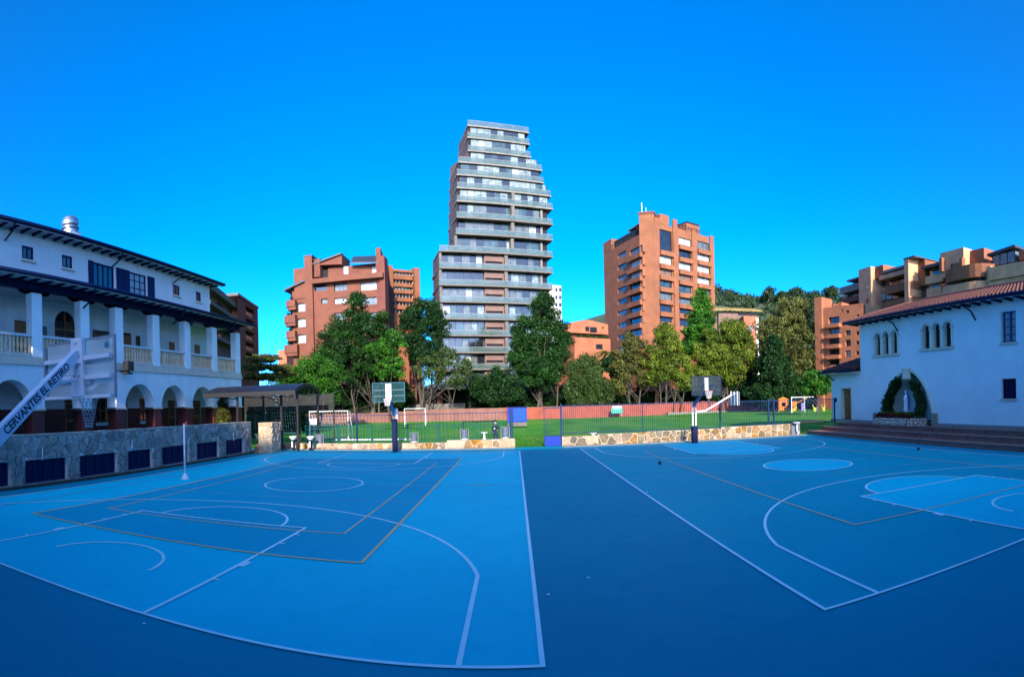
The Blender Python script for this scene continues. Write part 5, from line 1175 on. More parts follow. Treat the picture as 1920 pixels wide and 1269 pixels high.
for xa, xb, ya, yb_, lab in ((1523, 1533, 764, 773, 'yellow-green plastic play seat on the far right grass beside the school wing'), (1540, 1548, 766, 771, 'smaller yellow-green play seat closest to the school wing')):
    F = facade(xa, 84, xb, 84); t = thing('spring_rocker', lab, 'play seat', F((0, 0, 0)))
    MB(F).prism([(0, 0, 1.5), (F.L * .35, 0, .9), (F.L * .65, 0, .9), (F.L, 0, 1.5), (F.L * .8, 0, .3), (F.L * .2, 0, .3)], (0, -.5, 0)).build('seat', M['yellowplastic'], t); MB(F).box(F.L * .3, F.L * .7, -.4, -.1, -.1, .3).build('base', M['navy'], t)
gf = thing('goal', 'white pipe goal frame in front of the dark shrubs at the far right', 'goal', (52, 78, 0))
a, b = at_r(1484, 745, 82), at_r(1508, 745, 82); c = at_r(1525, 744, 86)
MB().tube([(a.x, a.y, .1), (a.x, a.y, a.z)], .08, 6).tube([(b.x, b.y, .1), (b.x, b.y, a.z)], .08, 6).tube([(a.x, a.y, a.z), (b.x, b.y, a.z), (c.x, c.y, a.z)], .07, 6).build('goal_frame', M['whitemetal'], gf)

# ---------------------------------------------------------------- the tall terraced tower
tw0 = thing('apartment_tower', 'tall stepped concrete apartment tower with glass balconies, tallest in view', 'building', (-10, 120, 0))
FT = facade(824, 113, 1037, 120)
rt_ = random.Random(21)
SL = [(877, 237, 991.5, 249, 5.0), (877, 261.5, 992.6, 268.6, 4.2), (878, 285, 994.6, 294, 3.4), (859.4, 308.6, 1016, 316.8, 2.6), (857.4, 331, 1019, 341, 1.9), (857.4, 356.7, 1032.5, 365, 1.2), (857, 380, 1036, 390.5, .6),
      (856.5, 411, 1036, 419, 0), (855, 440, 1036, 450, 0), (824, 473, 1036, 481, 0), (824, 504, 1036, 511.7, 0), (824, 535, 1036, 542.6, 0), (825, 566, 1036, 573, 0), (826, 597.5, 1036, 604, 0), (827, 628.5, 1036, 634, 0), (827, 660, 1036, 665, 0), (827, 692, 1036, 695, 0), (820, 724, 1036, 727, 0)]
floors = []
for xL, yL, xR, yR, sb in SL:
    a = FT.px(xL, yL, -sb); b = FT.px(xR, yR, -sb); floors.append((a[0], b[0], (a[1] + b[1]) / 2, sb))
plant_spots = []
for i, (sa, sb_, z, bk_) in enumerate(floors):
    zt = floors[i - 1][2] if i else z + 2.2
    nm_ = 'slab'
    cm2 = M['paleconcrete'] if i < 7 else M['concrete']  # paler concrete on the upper slabs imitates sunlight on the tower top
    MB(FT).box(sa - .1, sb_ + .1, -bk_ - 9, -bk_ + .05, z - .02, z + .30).build('slab', cm2, tw0)
    # glass balustrade
    zr = z + .30
    r_ = MB(FT); r_.box(sa, sb_, -bk_ - .04, -bk_, zr, zr + 1.0).box(sb_ - .04, sb_, -bk_ - 2.0, -bk_ - .04, zr, zr + 1.0); r_.build('balustrade', M['rail'], tw0)
    MB(FT).box(sa, sb_, -bk_ - .06, -bk_ + .02, zr + 1.0, zr + 1.05).build('handrail', M['greymetal'], tw0)
    if i == 0: continue
    sa0 = sa; sa = max(sa, floors[i - 1][0] - .3); ztop = floors[i - 1][2] - .25; wa, wb = sa + (.6 if i > 8 else .9), sb_ - (.8 if i < 7 else 2.0)
    dw = -bk_ - (1.0 if i < 7 else 1.5); Lf = wb - wa; x = wa; panes = []
    brick = i >= 10
    mid = sa + (sb_ - sa) * .58
    bx0, bx1 = sa + (sb_ - sa) * .395, mid - .35
    while x < wb - .4:
        w = rt_.uniform(1.3, 1.9)
        if brick and bx0 - .6 < x < bx1: x = bx1; continue
        e_ = min(x + w, wb)
        if brick and x < bx0 < e_: e_ = bx0
        if e_ - x > .35: panes.append((x, e_))
        x = e_
    for a, b in panes:
        k = rt_.random(); pm = ('curtain' if k < (.62 if i < 7 else .2) else 'curtaindim' if k < .60 else 'tealglass' if k < .78 else 'glass') if i < 7 else ('curtain' if k < .14 else 'curtaindim' if k < .42 else 'tealglass' if k < .62 else 'glass')
        pm = {'curtain': 'towerpane' if rt_.random() < .8 else 'curtain'}.get(pm, pm); o = MB(FT).box(a + .05, b - .05, dw - .05, dw, z + .31, ztop - .02).build('window', M[pm], tw0)
    MB(FT).box(wa - .05, wb + .05, dw - .12, dw - .06, z + .30, ztop).build('window_frames', M['blackmetal'], tw0)
    MB(FT).box(sa + .5, sb_ - .6, -bk_ - 8.8, dw - .2, z + .30, ztop).build('core', M['dark'], tw0)
    if brick:
        MB(FT).box(bx0, bx1, dw - .02, dw + .5, z + .31, z + 1.55).box(bx0, bx1, dw - .02, dw + .5, z + 2.15, ztop - .01).box(bx0, bx0 + .25, dw, dw + .49, z + 1.55, z + 2.15).box(bx1 - .25, bx1, dw, dw + .49, z + 1.55, z + 2.15).build('brick_panel', M['pinkbrick'], tw0)
    if i >= 6:
        MB(FT).box(mid - .35, mid + .35, -bk_ - 1.8, -bk_ - .15, z + .30, ztop).build('pier', M['concrete'], tw0)
        MB(FT).box(sb_ - 2.4, sb_ - 1.9, -bk_ - 1.7, -bk_ - 1.2, z + .30, ztop).build('pier', M['paleconcrete'], tw0)
    if i >= 9: MB(FT).box(sa, sa + .55, -bk_ - 2.0, -bk_ - .1, z + .30, ztop).build('pier', M['concrete'], tw0)
    for _ in range(rt_.choice((0, 1, 1, 2))): ps_ = sa + 1 + (sb_ - sa - 2) * ((_ * .5 + .2 + rt_.random() * .28) % 1); plant_spots.append((ps_, -bk_ - .7, z + .31, i, (ps_ - sa) / (sb_ - sa)))
# receding left flank
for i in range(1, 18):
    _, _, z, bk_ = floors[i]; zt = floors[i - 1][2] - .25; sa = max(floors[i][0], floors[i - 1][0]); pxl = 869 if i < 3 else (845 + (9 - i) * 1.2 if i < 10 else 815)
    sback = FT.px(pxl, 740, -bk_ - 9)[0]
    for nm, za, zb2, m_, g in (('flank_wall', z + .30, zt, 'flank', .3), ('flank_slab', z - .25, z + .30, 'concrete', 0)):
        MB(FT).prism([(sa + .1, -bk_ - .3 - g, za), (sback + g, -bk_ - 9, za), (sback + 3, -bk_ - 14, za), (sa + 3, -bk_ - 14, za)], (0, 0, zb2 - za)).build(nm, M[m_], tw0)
MB(FT).box(floors[0][0] + 4, floors[0][1] - 3, -15, -12, floors[0][2], floors[0][2] + .9).build('roof_plant_room', M['concrete'], tw0)
# base storeys
zb_ = floors[-1][2]
MB(FT).box(1, floors[-1][1] - 2, -8, -2, -.3, zb_ - .26).build('ground_core', M['dark'], tw0)
for s in (1.5, 6, 11, 16, 21): MB(FT).box(s, s + .6, -1.9, -1.3, -.3, zb_ - .26).build('ground_column', M['concrete'], tw0)

# ---------------------------------------------------------------- orange tower
ot = thing('apartment_tower', 'orange brick apartment tower with a mast, right of the tallest tower', 'building', (32, 125, 0))
FA, FB = facade(1138, 138, 1206, 122), facade(1234, 121.5, 1335, 134)
# corner pier
FC = facade(1206, 122, 1234, 121.5); zc = FC.px(1220, 400)[1]
MB(FC).box(0, FC.L, -6, 0, -.3, zc).build('corner_pier', M['orange'], ot); MB(FC).box(-.15, FC.L + .15, -6.1, .15, zc, zc + .45).build('pier_cap', M['redbrown'], ot)
def rects(F, cols): return [F.rect(*c) for c in cols]
ra = []
for (y0, y1), k in zip(((464, 477.6), (486, 501), (507, 521.6), (529, 542), (551, 565.6), (573, 586), (596, 608), (619, 631), (642, 653)), range(9)):
    ra.append((FA.rect(1181, y0, 1205, y1), rt_.choice(GL)))
    ra.append((FA.rect(1158, y0 + 9, 1174, y0 + 18), rt_.choice(GL)))
zA = FA.px(1170, 455)[1]
wallw(FA, ot, 0, FA.L, -.3, zA, [r for r, _ in ra], M['orange'], .8, name='left_face')
for r, k in ra: pane(FA, ot, r, M[k], -.30, nv=1)
for (r, k), i in zip(ra, range(len(ra))):
    if i % 2 == 0: MB(FA).box(r[0] - .1, r[1] - .05, .003, .75, r[2] - 1.15, r[2] - .05).build('balcony_front', M['orange'], ot)
MB(FA).box(0, 4.5, -8, .04, zA, FA.px(1150, 448)[1] + .4).build('left_parapet', M['orange'], ot)
MB(FA).box(5, 9, -8, -1, zA, zA + 2.2).build('penthouse', M['orange'], ot)
pr_ = (10.5, FA.L - 1, zA + .1, zA + 3.2); MB(FA).box(pr_[0], pr_[1], -7, -2.5, pr_[2], pr_[3]).build('glazed_penthouse', M['tealglass'], ot); MB(FA).box(pr_[0] - .3, pr_[1] + .4, -7, -1.6, pr_[3], pr_[3] + .3).build('penthouse_roof', M['concrete'], ot)
MB(FA).box(4.6, FA.L - .1, -.1, 0, zA + 1.0, zA + 1.1).build('terrace_rail', M['blackmetal'], ot)
for s in range(5, int(FA.L) - 1): MB(FA).box(s, s + .06, -.1, -.02, zA, zA + 1.0).build('rail_post', M['blackmetal'], ot)
rbx = [((1237, 432, 1260, 471), 'glass')] + [((1237, y, 1260, y2), k) for (y, y2), k in zip(((480, 496), (502, 517), (526.5, 539), (548.5, 562), (572, 585), (594, 604), (617, 630)), ('curtain', 'brownblind', 'tealglass', 'curtaindim', 'glass', 'glass', 'glass'))]
rbx += [((1273, y, 1296, y2), k) for (y, y2), k in zip(((447, 461), (468, 484), (490, 507), (512, 526.5), (532.6, 550), (554.6, 570.5), (576, 589), (600, 612)), ('curtain', 'glass', 'curtain', 'brownblind', 'tealglass', 'curtaindim', 'glass', 'glass'))]
rbx += [((1308, y, 1331, y2), k) for (y, y2), k in zip(((454, 469), (476, 490), (498, 512), (517, 533), (538, 552), (560, 574), (581, 595)), ('curtaindim', 'curtain', 'curtain', 'curtain', 'tealglass', 'curtaindim', 'glass'))]
zB = FB.px(1285, 432)[1]
wallw(FB, ot, 0, FB.L, -.3, zB, [FB.rect(*r) for r, _ in rbx], M['orange'], .8, name='right_face')
for r, k in rbx:
    q = FB.rect(*r); pane(FB, ot, q, M[k], -.30, nv=1, nh=1 if q[3] - q[2] > 3 else 0)
    MB(FB).box(q[0] - .15, q[1] + .15, .003, .6, q[2] - 1.15, q[2] - .08).build('balcony_front', M['orange'], ot)
for x in (1266, 1301, 1334): s = FB.px(x, 500)[0]; MB(FB).box(s - .7, s + .7, .003, .35, -.3, zB + (1.8 if x == 1266 else .4)).build('pilaster', M['orange'], ot)
MB(FB).box(.2, 2.8, -7, .02, zB, zB + 1.2).box(3.1, 6.0, -7, -1.5, zB, FB.px(1260, 412, -3)[1]).build('roof_block', M['orange'], ot)
MB(FB).box(FB.px(1290, 420)[0], FB.px(1314, 420)[0], -7, -.5, zB, FB.px(1302, 420)[1]).build('roof_block', M['orange'], ot)
MB(FB).box(FB.px(1291, 420)[0], FB.px(1313, 420)[0], -7, -.4, FB.px(1302, 420)[1], FB.px(1302, 420)[1] + .4).build('block_cap', M['blackmetal'], ot)
MB(FB).box(6, FB.L, -.12, -.02, zB + 1.0, zB + 1.1).build('terrace_rail', M['blackmetal'], ot)
for k in range(12): MB(FB).box(6.2 + k * .95, 6.26 + k * .95, -.1, -.02, zB, zB + 1.0).build('rail_post', M['blackmetal'], ot)
cnr = MB(); P_ = [FA((0, -.8, 0)), FA((FA.L, -.8, 0)), FC((FC.L, -.8, 0)), FB((FB.L, -.8, 0)), FB((FB.L - 8, -20, 0))]; cnr.prism([(p.x, p.y, -.3) for p in P_], (0, 0, zB - .1)); cnr.build('building_core', M['dark'], ot)
mb = at_r(1203, 380, 126); MB().tube([(mb.x, mb.y, zA), (mb.x, mb.y, mb.z)], .10, 6).build('mast', M['whitemetal'], ot)
mb = at_r(1211, 389, 124); MB().tube([(mb.x, mb.y, zc), (mb.x, mb.y, mb.z)], .06, 6).build('antenna', M['whitemetal'], ot)

# ---------------------------------------------------------------- brown brick building, left
bb_ = thing('apartment_building', 'brown brick apartment building with sloping slate roofs behind the left trees', 'building', (-33, 115, 0))
FD = facade(552, 116, 720, 110)
wr_ = [((626, 531, 651, 545), 'curtaindim'), ((676, 529, 711, 543.5), 'curtain'), ((590, 532, 613, 545), 'glass'), ((627, 558, 650, 569), 'curtain'), ((602, 560, 614, 569), 'curtaindim'), ((676, 557, 711, 571), 'curtaindim'), ((627, 586, 650, 600), 'curtaindim'), ((676, 586, 711, 600), 'tealglass'),
       ((556, 568, 576, 584), 'curtain'), ((556, 597, 576, 613), 'curtain'), ((556, 627, 576, 643), 'curtain')]
zD = FD.px(650, 519)[1]; s57 = FD.px(574, 560)[0]
wallw(FD, bb_, s57, FD.L, -.3, zD, [FD.rect(*r) for r, _ in wr_[:8]], M['brown'], .6)
wallw(FD, bb_, 0, s57 + .4, -.3, FD.px(560, 545)[1], [FD.rect(*r) for r, _ in wr_[8:]], M['brown'], .6, d=.01, name='left_bay')
for r, k in wr_: pane(FD, bb_, FD.rect(*r), M[k], -.5, M['whitemetal'] if k == 'curtain' else None, nv=2 if r[2] - r[0] > 24 else 0)
def pxbox(F, x0, y0, x1, y1, d0, d1, m, root, name):
    q = F.rect(x0, y0, x1, y1, max(d0, d1) if d0 > 0 or d1 > 0 else 0); return MB(F).box(q[0], q[1], min(d0, d1), max(d0, d1), q[2], q[3]).build(name, m, root)
pxbox(FD, 583, 516, 717.6, 525, -.5, 1.6, M['brown'], bb_, 'long_balcony')
q = FD.rect(574.7, 482, 589, 690); MB(FD).box(q[0], q[1], -3, .7, -.3, q[3]).build('chimney_pier', M['brown'], bb_); MB(FD).box(q[0] - .1, q[1] + .1, -3, .8, q[3], q[3] + .3).build('pier_cap', M['slate'], bb_)
pxbox(FD, 589, 485, 600, 519, -3, .1, M['brown'], bb_, 'roof_block')
q = FD.rect(714, 480, 724, 690); MB(FD).box(q[0], q[1], -3, .5, -.3, q[3]).build('right_pier', M['redbrown'], bb_)
qa = FD.rect(611, 497, 718, 518); pr2 = [(644, 498, 653, 514), (697, 497, 708, 511)]
wallw(FD, bb_, qa[0], qa[1], zD, FD.px(660, 494)[1], [FD.rect(*r, -1.5) for r in pr2], M['brown'], .4, d=-1.5, name='penthouse_wall')
for r in pr2: pane(FD, bb_, FD.rect(*r, -1.5), M['curtain'], -1.8, M['whitemetal'], 0)
MB(FD).box(qa[0] - 3.2, qa[0], -4, -1.6, zD, zD + 2.4).build('penthouse_core', M['dark'], bb_)
P1_ = [FD.px(590, 499, -1)[::1], FD.px(643, 479, -1), FD.px(643, 497, -1)]
MB(FD).prism([(P1_[0][0], -.2, P1_[0][1]), (P1_[1][0], -.2, P1_[1][1]), (P1_[2][0], -.2, P1_[2][1])], (0, -6, 0)).build('gable_wall', M['brown'], bb_)
MB(FD).prism([(P1_[0][0] - .5, .3, P1_[0][1] - .1), (P1_[1][0], .3, P1_[1][1]), (P1_[1][0], .3, P1_[1][1] + .3), (P1_[0][0] - .5, .3, P1_[0][1] + .2)], (0, -7, 0)).build('slate_roof', M['slate'], bb_)
a = FD.px(658, 494, 0); b = FD.px(662, 483, -4); c = FD.px(712, 481, -4); d_ = FD.px(711, 494, 0)
MB(FD).prism([(a[0], .2, a[1]), (d_[0], .2, d_[1]), (c[0], -4, c[1]), (b[0], -4, b[1])], (0, 0, .25)).build('slate_roof', M['slate'], bb_)
q = FD.rect(552, 503.5, 573, 560); MB(FD).box(q[0], q[1], -4, .2, q[2], q[3]).build('left_block', M['brown'], bb_)
a, b = FD.px(533, 546, .5), FD.px(573, 527, .5); MB(FD).prism([(a[0], .8, a[1]), (b[0], .8, b[1]), (b[0], .8, b[1] + .45), (a[0], .8, a[1] + .35)], (0, -5, 0)).build('slate_roof', M['slate'], bb_)
for (x0, x1, y0, y1) in ((535.5, 556, 564, 576), (532, 556, 592, 606), (535.5, 556, 621, 634), (532, 560, 647, 662)):
    q = FD.rect(x0, y0, x1, y1, .5); pts = [(q[0] + .9, -1.6), (q[0] + .25, -.8), (q[0], .2), (q[0] + .35, 1.0), (q[0] + 1.1, 1.4), (q[1], 1.4), (q[1], -1.6)]
    m_ = MB(FD); m_.prism([(x, d, q[2]) for x, d in pts], (0, 0, q[3] - q[2])); m_.prism([(q[0] + (x - q[0]) * .9 + .3, d * .85, q[2] - .7) for x, d in pts], (0, 0, .7)); m_.build('curved_balcony', M['brown'], bb_)
    plant_spots.append((None, FD((q[0] + 1.2, .2, q[3])), None, int(y0), 0))
for y0 in (548, 578, 608, 636): q = FD.rect(541, y0, 556, y0 + 14); MB(FD).box(q[0], q[1], -3, -1.2, q[2], q[3]).build('balcony_recess', M['dark'], bb_)
FD2 = facade(720, 110, 735, 128)
MB(FD2).box(0, FD2.L, -1, 0, -.3, FD2.px(726, 497)[1]).build('side_wall', M['redbrown'], bb_)
FD3 = facade(734, 124, 786, 127)
rows3 = [((738, 510, 776, 516), 'concrete'), ((738, 524, 776, 531), 'glass'), ((738, 537.5, 776, 544), 'curtaindim'), ((738, 550, 776, 558), 'dark'), ((738, 565, 776, 572), 'glass'), ((738, 580, 776, 587), 'glass')]
zE = FD3.px(760, 506)[1]
wallw(FD3, bb_, 0, FD3.L - 1.0, -.3, zE, [FD3.rect(*r) for r, _ in rows3], M['orange'], .8, name='right_wing_wall')
for r, k in rows3: pane(FD3, bb_, FD3.rect(*r), M[k], -.7, M['whitemetal'], 5)
q = FD3.rect(777, 503, 786, 600); MB(FD3).box(q[0], q[1], -6, .5, -.3, q[3]).box(0, .9, -3, .5, -.3, q[3]).build('wing_pilaster', M['orange'], bb_)
MB(FD).box(s57 + .5, FD.L - .2, -14, -.7, -.3, zD - .1).build('building_core', M['dark'], bb_)
MB(FD3).box(.2, FD3.L - .5, -10, -.9, -.3, zE - .1).build('wing_core', M['dark'], bb_)

# ---------------------------------------------------------------- building beyond the school's end, left
lb = thing('apartment_building', 'grey and red-brown apartment building just behind the end of the school', 'building', (-42, 70, 0))
F1 = facade(392, 66, 449, 82)
zt1 = F1.px(420, 552)[1]
MB(F1).box(1.0, F1.L, -6, -.9, -.3, zt1).build('wall', M['pinkbrick'], lb)
for (ya, yb_) in ((551, 561), (581, 587), (611, 617), (636, 642)):
    q0, q1 = F1.px(420, ya)[1], F1.px(420, yb_)[1]; MB(F1).box(1.0, F1.L + .05, -.9, .15, q1, q0).build('balcony_band', M['concrete'], lb)
for (ya, yb_) in ((562, 580), (588, 608), (618, 634)):
    q0, q1 = F1.px(420, ya)[1], F1.px(420, yb_)[1]
    for k in range(7):
        s = 1 + k * 3.4
        if s + 2.6 < F1.L: pane(F1, lb, (s, s + 2.5, q1 + .2, q0 - .2), M[rt_.choice(('glass', 'brownblind', 'brownblind', 'glass'))], -.86, nv=1)
MB(F1).box(8, F1.L - 1, -6, -1.5, zt1, zt1 + 1.6).build('penthouse', M['redbrown'], lb)
MB(F1).cbox(F1.L - 4, F1.L - 2.4, -4, -2.5, zt1 + 1.6, zt1 + 2.6, .05).build('roof_unit', M['paleconcrete'], lb)
F2 = facade(449, 80, 486, 91); zt2 = F2.px(467, 569)[1]
r2 = [F2.rect(461, y0, 478, y1) for y0, y1 in ((578, 594), (600, 617), (622, 638), (643, 658), (662, 674))]
wallw(F2, lb, 0, F2.L, -.3, zt2, r2, M['redbrown'], 1.2, name='red_wall'); MB(F2).box(-.2, F2.L + .2, -5, .2, zt2, zt2 + .4).build('roof_cap', M['slate'], lb)
for q in r2:
    MB(F2).box(q[0], q[1], -1.25, -1.2, q[2], q[3]).build('balcony_recess', M['glass'], lb); MB(F2).box(q[0] + .02, q[1] - .02, -.3, -.22, q[2], q[2] + (q[3] - q[2]) * .5).build('balcony_glass', M['rail'], lb)
MB(F2).box(F2.L, F2.L + .4, -10, 0, -.3, zt2).build('side_wall', M['brown'], lb)
tag(MB().cbox(*(lambda p, q: (p.x, q.x, p.y, p.y + 8, 0, p.z))(at_r(521, 657, 180), at_r(541, 672, 180)), .1).build('house', M['peach']), 'small peach house far away left of the brown brick building', 'house')

# ---------------------------------------------------------------- low buildings at ground level behind the trees
cp2 = thing('low_building', 'low grey concrete building with flat canopies at the foot of the tallest tower', 'building', (-13, 108, 0))
FG = facade(760, 107, 1090, 107)
for (x0, y0, x1, y1, d0, d1, m) in ((820, 722, 900, 729, -5, 2.0, 'paleconcrete'), (820, 690, 872, 696, -6, 1.5, 'paleconcrete'), (760, 757, 872, 768, -.2, 1.2, 'concrete'), (820, 734, 829, 766, -.3, .5, 'brown'), (905, 737, 1060, 741, -4, 1.0, 'concrete'), (1030, 705, 1052, 738, -3, 0, 'orange')):
    pxbox(FG, x0, y0, x1, y1, d0, d1, M[m], cp2, 'canopy_slab' if y1 - y0 < 9 else 'wall')
MB(FG).box(-14, FG.L, -8, -5, -.3, 6.2).build('rear_wall', M['dark'], cp2)
for x in (840, 880, 915, 960, 1000, 1045): q = FG.rect(x, 741, x + 3, 768); MB(FG).box(q[0], q[1], -1, -.6, -.3, q[3]).build('column', M['concrete'], cp2)
tag(MB(FG).box(*(lambda q: (q[0], q[1], -3, -1, -.3, q[3]))(FG.rect(766, 655, 779, 745))).build('brick_chimney', M['redbrown']), 'red brick chimney standing between the left trees and the tallest tower', 'chimney')
oh = thing('orange_house', 'small orange brick house with a porch seen under the right trees', 'house', (26, 105, 0))
FO = facade(1196, 103, 1250, 103)
q = FO.rect(1228, 712, 1235, 762); MB(FO).box(q[0], q[1], -2, .3, -.3, q[3]).build('porch_pillar', M['peach'], oh)
q = FO.rect(1200, 733, 1250, 764); MB(FO).box(q[0], q[1], -5, -2, -.3, q[3]).build('wall', M['dark'], oh)
a, b, c, d_ = FO.px(1198, 733, .5), FO.px(1252, 735, .5), FO.px(1240, 712, -3), FO.px(1218, 712, -3)
MB(FO).prism([(a[0], .8, a[1]), (b[0], .8, b[1]), (c[0], -3, c[1]), (d_[0], -3, d_[1])], (0, 0, .3)).build('roof', M['peach'], oh)
# orange house left of the orange tower
o2 = thing('orange_house', 'orange stepped house with roof terrace left of the orange tower', 'house', (20, 118, 0))
FH = facade(1064, 116, 1142, 122)
zh = [FH.px(x, y)[1] for x, y in ((1066, 606), (1094, 600), (1106, 600), (1137, 608))]; xh = [FH.px(x, 610)[0] for x in (1064, 1094, 1106, 1140)]
zt_ = FH.px(1100, 625)[1]
MB(FH).prism([(xh[0], 0, zt_)] + [(x, 0, z) for x, z in zip(xh, zh)] + [(xh[3], 0, zt_)], (0, -8, 0)).build('upper_wall', M['peach'], o2)
MB(FH).box(xh[0] + 1, xh[3], -8, -1.2, FH.px(1100, 635)[1], zt_).build('terrace_recess', M['redbrown'], o2)
MB(FH).box(xh[0] + 1.2, xh[3], -6, .8, -.3, FH.px(1100, 634)[1]).build('lower_wall', M['peach'], o2)
for x0, y0, x1, y1, d in ((1097, 612, 1105, 621, 0), (1106, 613, 1119, 624, 0), (1129, 612, 1132, 617, 0), (1117, 645, 1130, 655, .8)):
    q = FH.rect(x0, y0, x1, y1, d); pane(FH, o2, q, M['glass'], d + .01, M['brown'], 0)
for k in range(9): plant_spots.append((None, FH((3 + k * 1.0, -.4, FH.px(1100, 634)[1] - .1)), None, k, 1))
wt = thing('white_tower', 'white high-rise far behind with dark windows right of the tallest tower', 'building', (12, 190, 0))
FW2 = facade(1034, 190, 1057, 192); zw = FW2.px(1045, 535)[1]
rw = [FW2.rect(1041 + 7 * (k % 2), 540 + 14 * (k // 2), 1046 + 7 * (k % 2), 547 + 14 * (k // 2)) for k in range(8)]
wallw(FW2, wt, 0, FW2.L, -.3, zw, rw, mat('white_render', (.70, .66, .62), .8, .08, .4), .6)
for q in rw: pane(FW2, wt, q, M['glass'], -.5, nv=0)
MB(FW2).box(0, FW2.L, -12, -.7, -.3, zw - .1).build('core', M['dark'], wt)

# ---------------------------------------------------------------- tan terraced complex, right
tc = thing('apartment_complex', 'tan brick terraced apartment complex above the chapel roof on the right', 'building', (75, 95, 0))
FX2 = facade(1575, 124, 1990, 84)
def pb(x0, y0, x1, y1, d0, d1, m, name, k=tc, F=FX2): return pxbox(F, x0, y0, x1, y1, d0, d1, M[m], k, name)
def slope_box(F, x0, y0, x1, y1, h, d0, d1, m, root, name):
    """band whose upper edge passes through two image points"""
    a, b = F.px(x0, y0, max(d0, d1, 0)), F.px(x1, y1, max(d0, d1, 0)); z = (a[1] + b[1]) / 2
    return MB(F).box(a[0], b[0], min(d0, d1), max(d0, d1), z - h, z).build(name, M[m], root)
zx = FX2.px(1700, 520)[1]
MB(FX2).box(FX2.px(1576, 600)[0], FX2.L, -14, -3.2, -.3, FX2.px(1745, 505)[1] - 1).build('building_core', M['dark'], tc)
# block A
slope_box(FX2, 1587, 525, 1620, 516, .35, -5, .4, 'paleconcrete', tc, 'roof_slab'); slope_box(FX2, 1589, 529, 1620, 521, 2.2, -4.5, -1.5, 'glass', tc, 'penthouse_glass')
slope_box(FX2, 1575, 538, 1616, 529, 1.5, -4, .2, 'paleconcrete', tc, 'balcony_band'); slope_box(FX2, 1578, 548, 1614, 541, 2.3, -3, -1.5, 'tealglass', tc, 'glazing')
slope_box(FX2, 1576, 560, 1616, 553, 1.1, -4, 0, 'brown', tc, 'balcony_band'); slope_box(FX2, 1580, 571, 1614, 565, 2.6, -3, -1.4, 'tealglass', tc, 'glazing'); slope_box(FX2, 1578, 592, 1616, 586, 1.2, -4, 0, 'brown', tc, 'balcony_band')
slope_box(FX2, 1576, 604, 1616, 598, 7, -4, -.5, 'brown', tc, 'lower_wall'); pb(1575, 541, 1580, 556, -3, -.1, 'white', 'white_pier'); pb(1609, 552, 1616, 585, -2.5, .1, 'redbrown', 'red_pier')
# block B
q = FX2.rect(1620, 504, 1643, 600); MB(FX2).box(q[0], q[1], -9, 1.4, -.3, q[3]).build('stair_tower', M['tan'], tc)
q2 = FX2.rect(1643, 503, 1655, 519, 1); MB(FX2).box(q[1], q[1] + 2.6, -9, .2, q[3] - 2.5, q[3]).build('stair_head', M['orange'], tc)
for y in (532, 560, 577): r = FX2.rect(1624, y, 1629, y + 8, 1.4); MB(FX2).box(r[0], r[1], 1.37, 1.43, r[2], r[3]).build('stair_window', M['glass'], tc)
MB(FX2).box(q[0] + .3, q[0] + 1.2, -3, -2, q[3], q[3] + .9).build('roof_vent', M['paleconcrete'], tc)
# section C balconies
slope_box(FX2, 1655, 505, 1704, 497, .5, -5, .6, 'paleconcrete', tc, 'roof_slab'); slope_box(FX2, 1657, 508, 1700, 501, 2.1, -5, -2.0, 'tealglass', tc, 'penthouse_glass')
slope_box(FX2, 1648, 516, 1700, 505, .9, -4, .3, 'tan', tc, 'parapet')
for (x0, y0, x1, y1, h) in ((1659, 537, 1709, 526, 1.6), (1658, 565, 1709, 555, 1.8), (1658, 594, 1709, 585, 1.6)): slope_box(FX2, x0, y0, x1, y1, h, -3, 1.5, 'orange', tc, 'balcony_front')
for (y0, y1, k) in ((520, 533, 'glass'), (548, 560, 'curtain'), (575, 588, 'curtain')):
    for j in range(5): r = FX2.rect(1650 + j * 12, y0 + 3 - j * 2, 1660.5 + j * 12, y1 + 3 - j * 2, -1.5); MB(FX2).box(r[0], r[1], -1.6, -1.5, r[2], r[3]).build('window', M[k if j < 3 else 'glass'], tc)
# pillar D
q = FX2.rect(1711, 489, 1719, 580); MB(FX2).box(q[0], q[1], -4, 2.2, -.3, q[3]).build('brick_fin', M['tan'], tc); MB(FX2).box(q[1], q[1] + 1.8, -6, -.5, q[3] - 5, q[3] - .1).build('brick_fin_head', M['orange'], tc); MB(FX2).box(q[0] - .1, q[1] + 1.9, -6, 2.3, q[3], q[3] + .25).build('fin_cap', M['slate'], tc)
# section E
slope_box(FX2, 1727, 500, 1767, 489, .5, -6, .5, 'slate', tc, 'roof_slab'); slope_box(FX2, 1730, 506, 1766, 497, 3.0, -4, -1.2, 'tealglass', tc, 'glazing')
slope_box(FX2, 1735, 519, 1768, 511, 1.5, -4, .2, 'tan', tc, 'balcony_front'); slope_box(FX2, 1724, 520, 1736, 517, 8, -4, -.8, 'glass', tc, 'glazing')
slope_box(FX2, 1737, 533, 1768, 527, 1.6, -4, -.8, 'curtaindim', tc, 'glazing'); slope_box(FX2, 1737, 542, 1768, 535, 9, -4, .1, 'tan', tc, 'lower_wall'); slope_box(FX2, 1747, 556, 1763, 553, .9, .11, .14, 'glass', tc, 'slot_window')
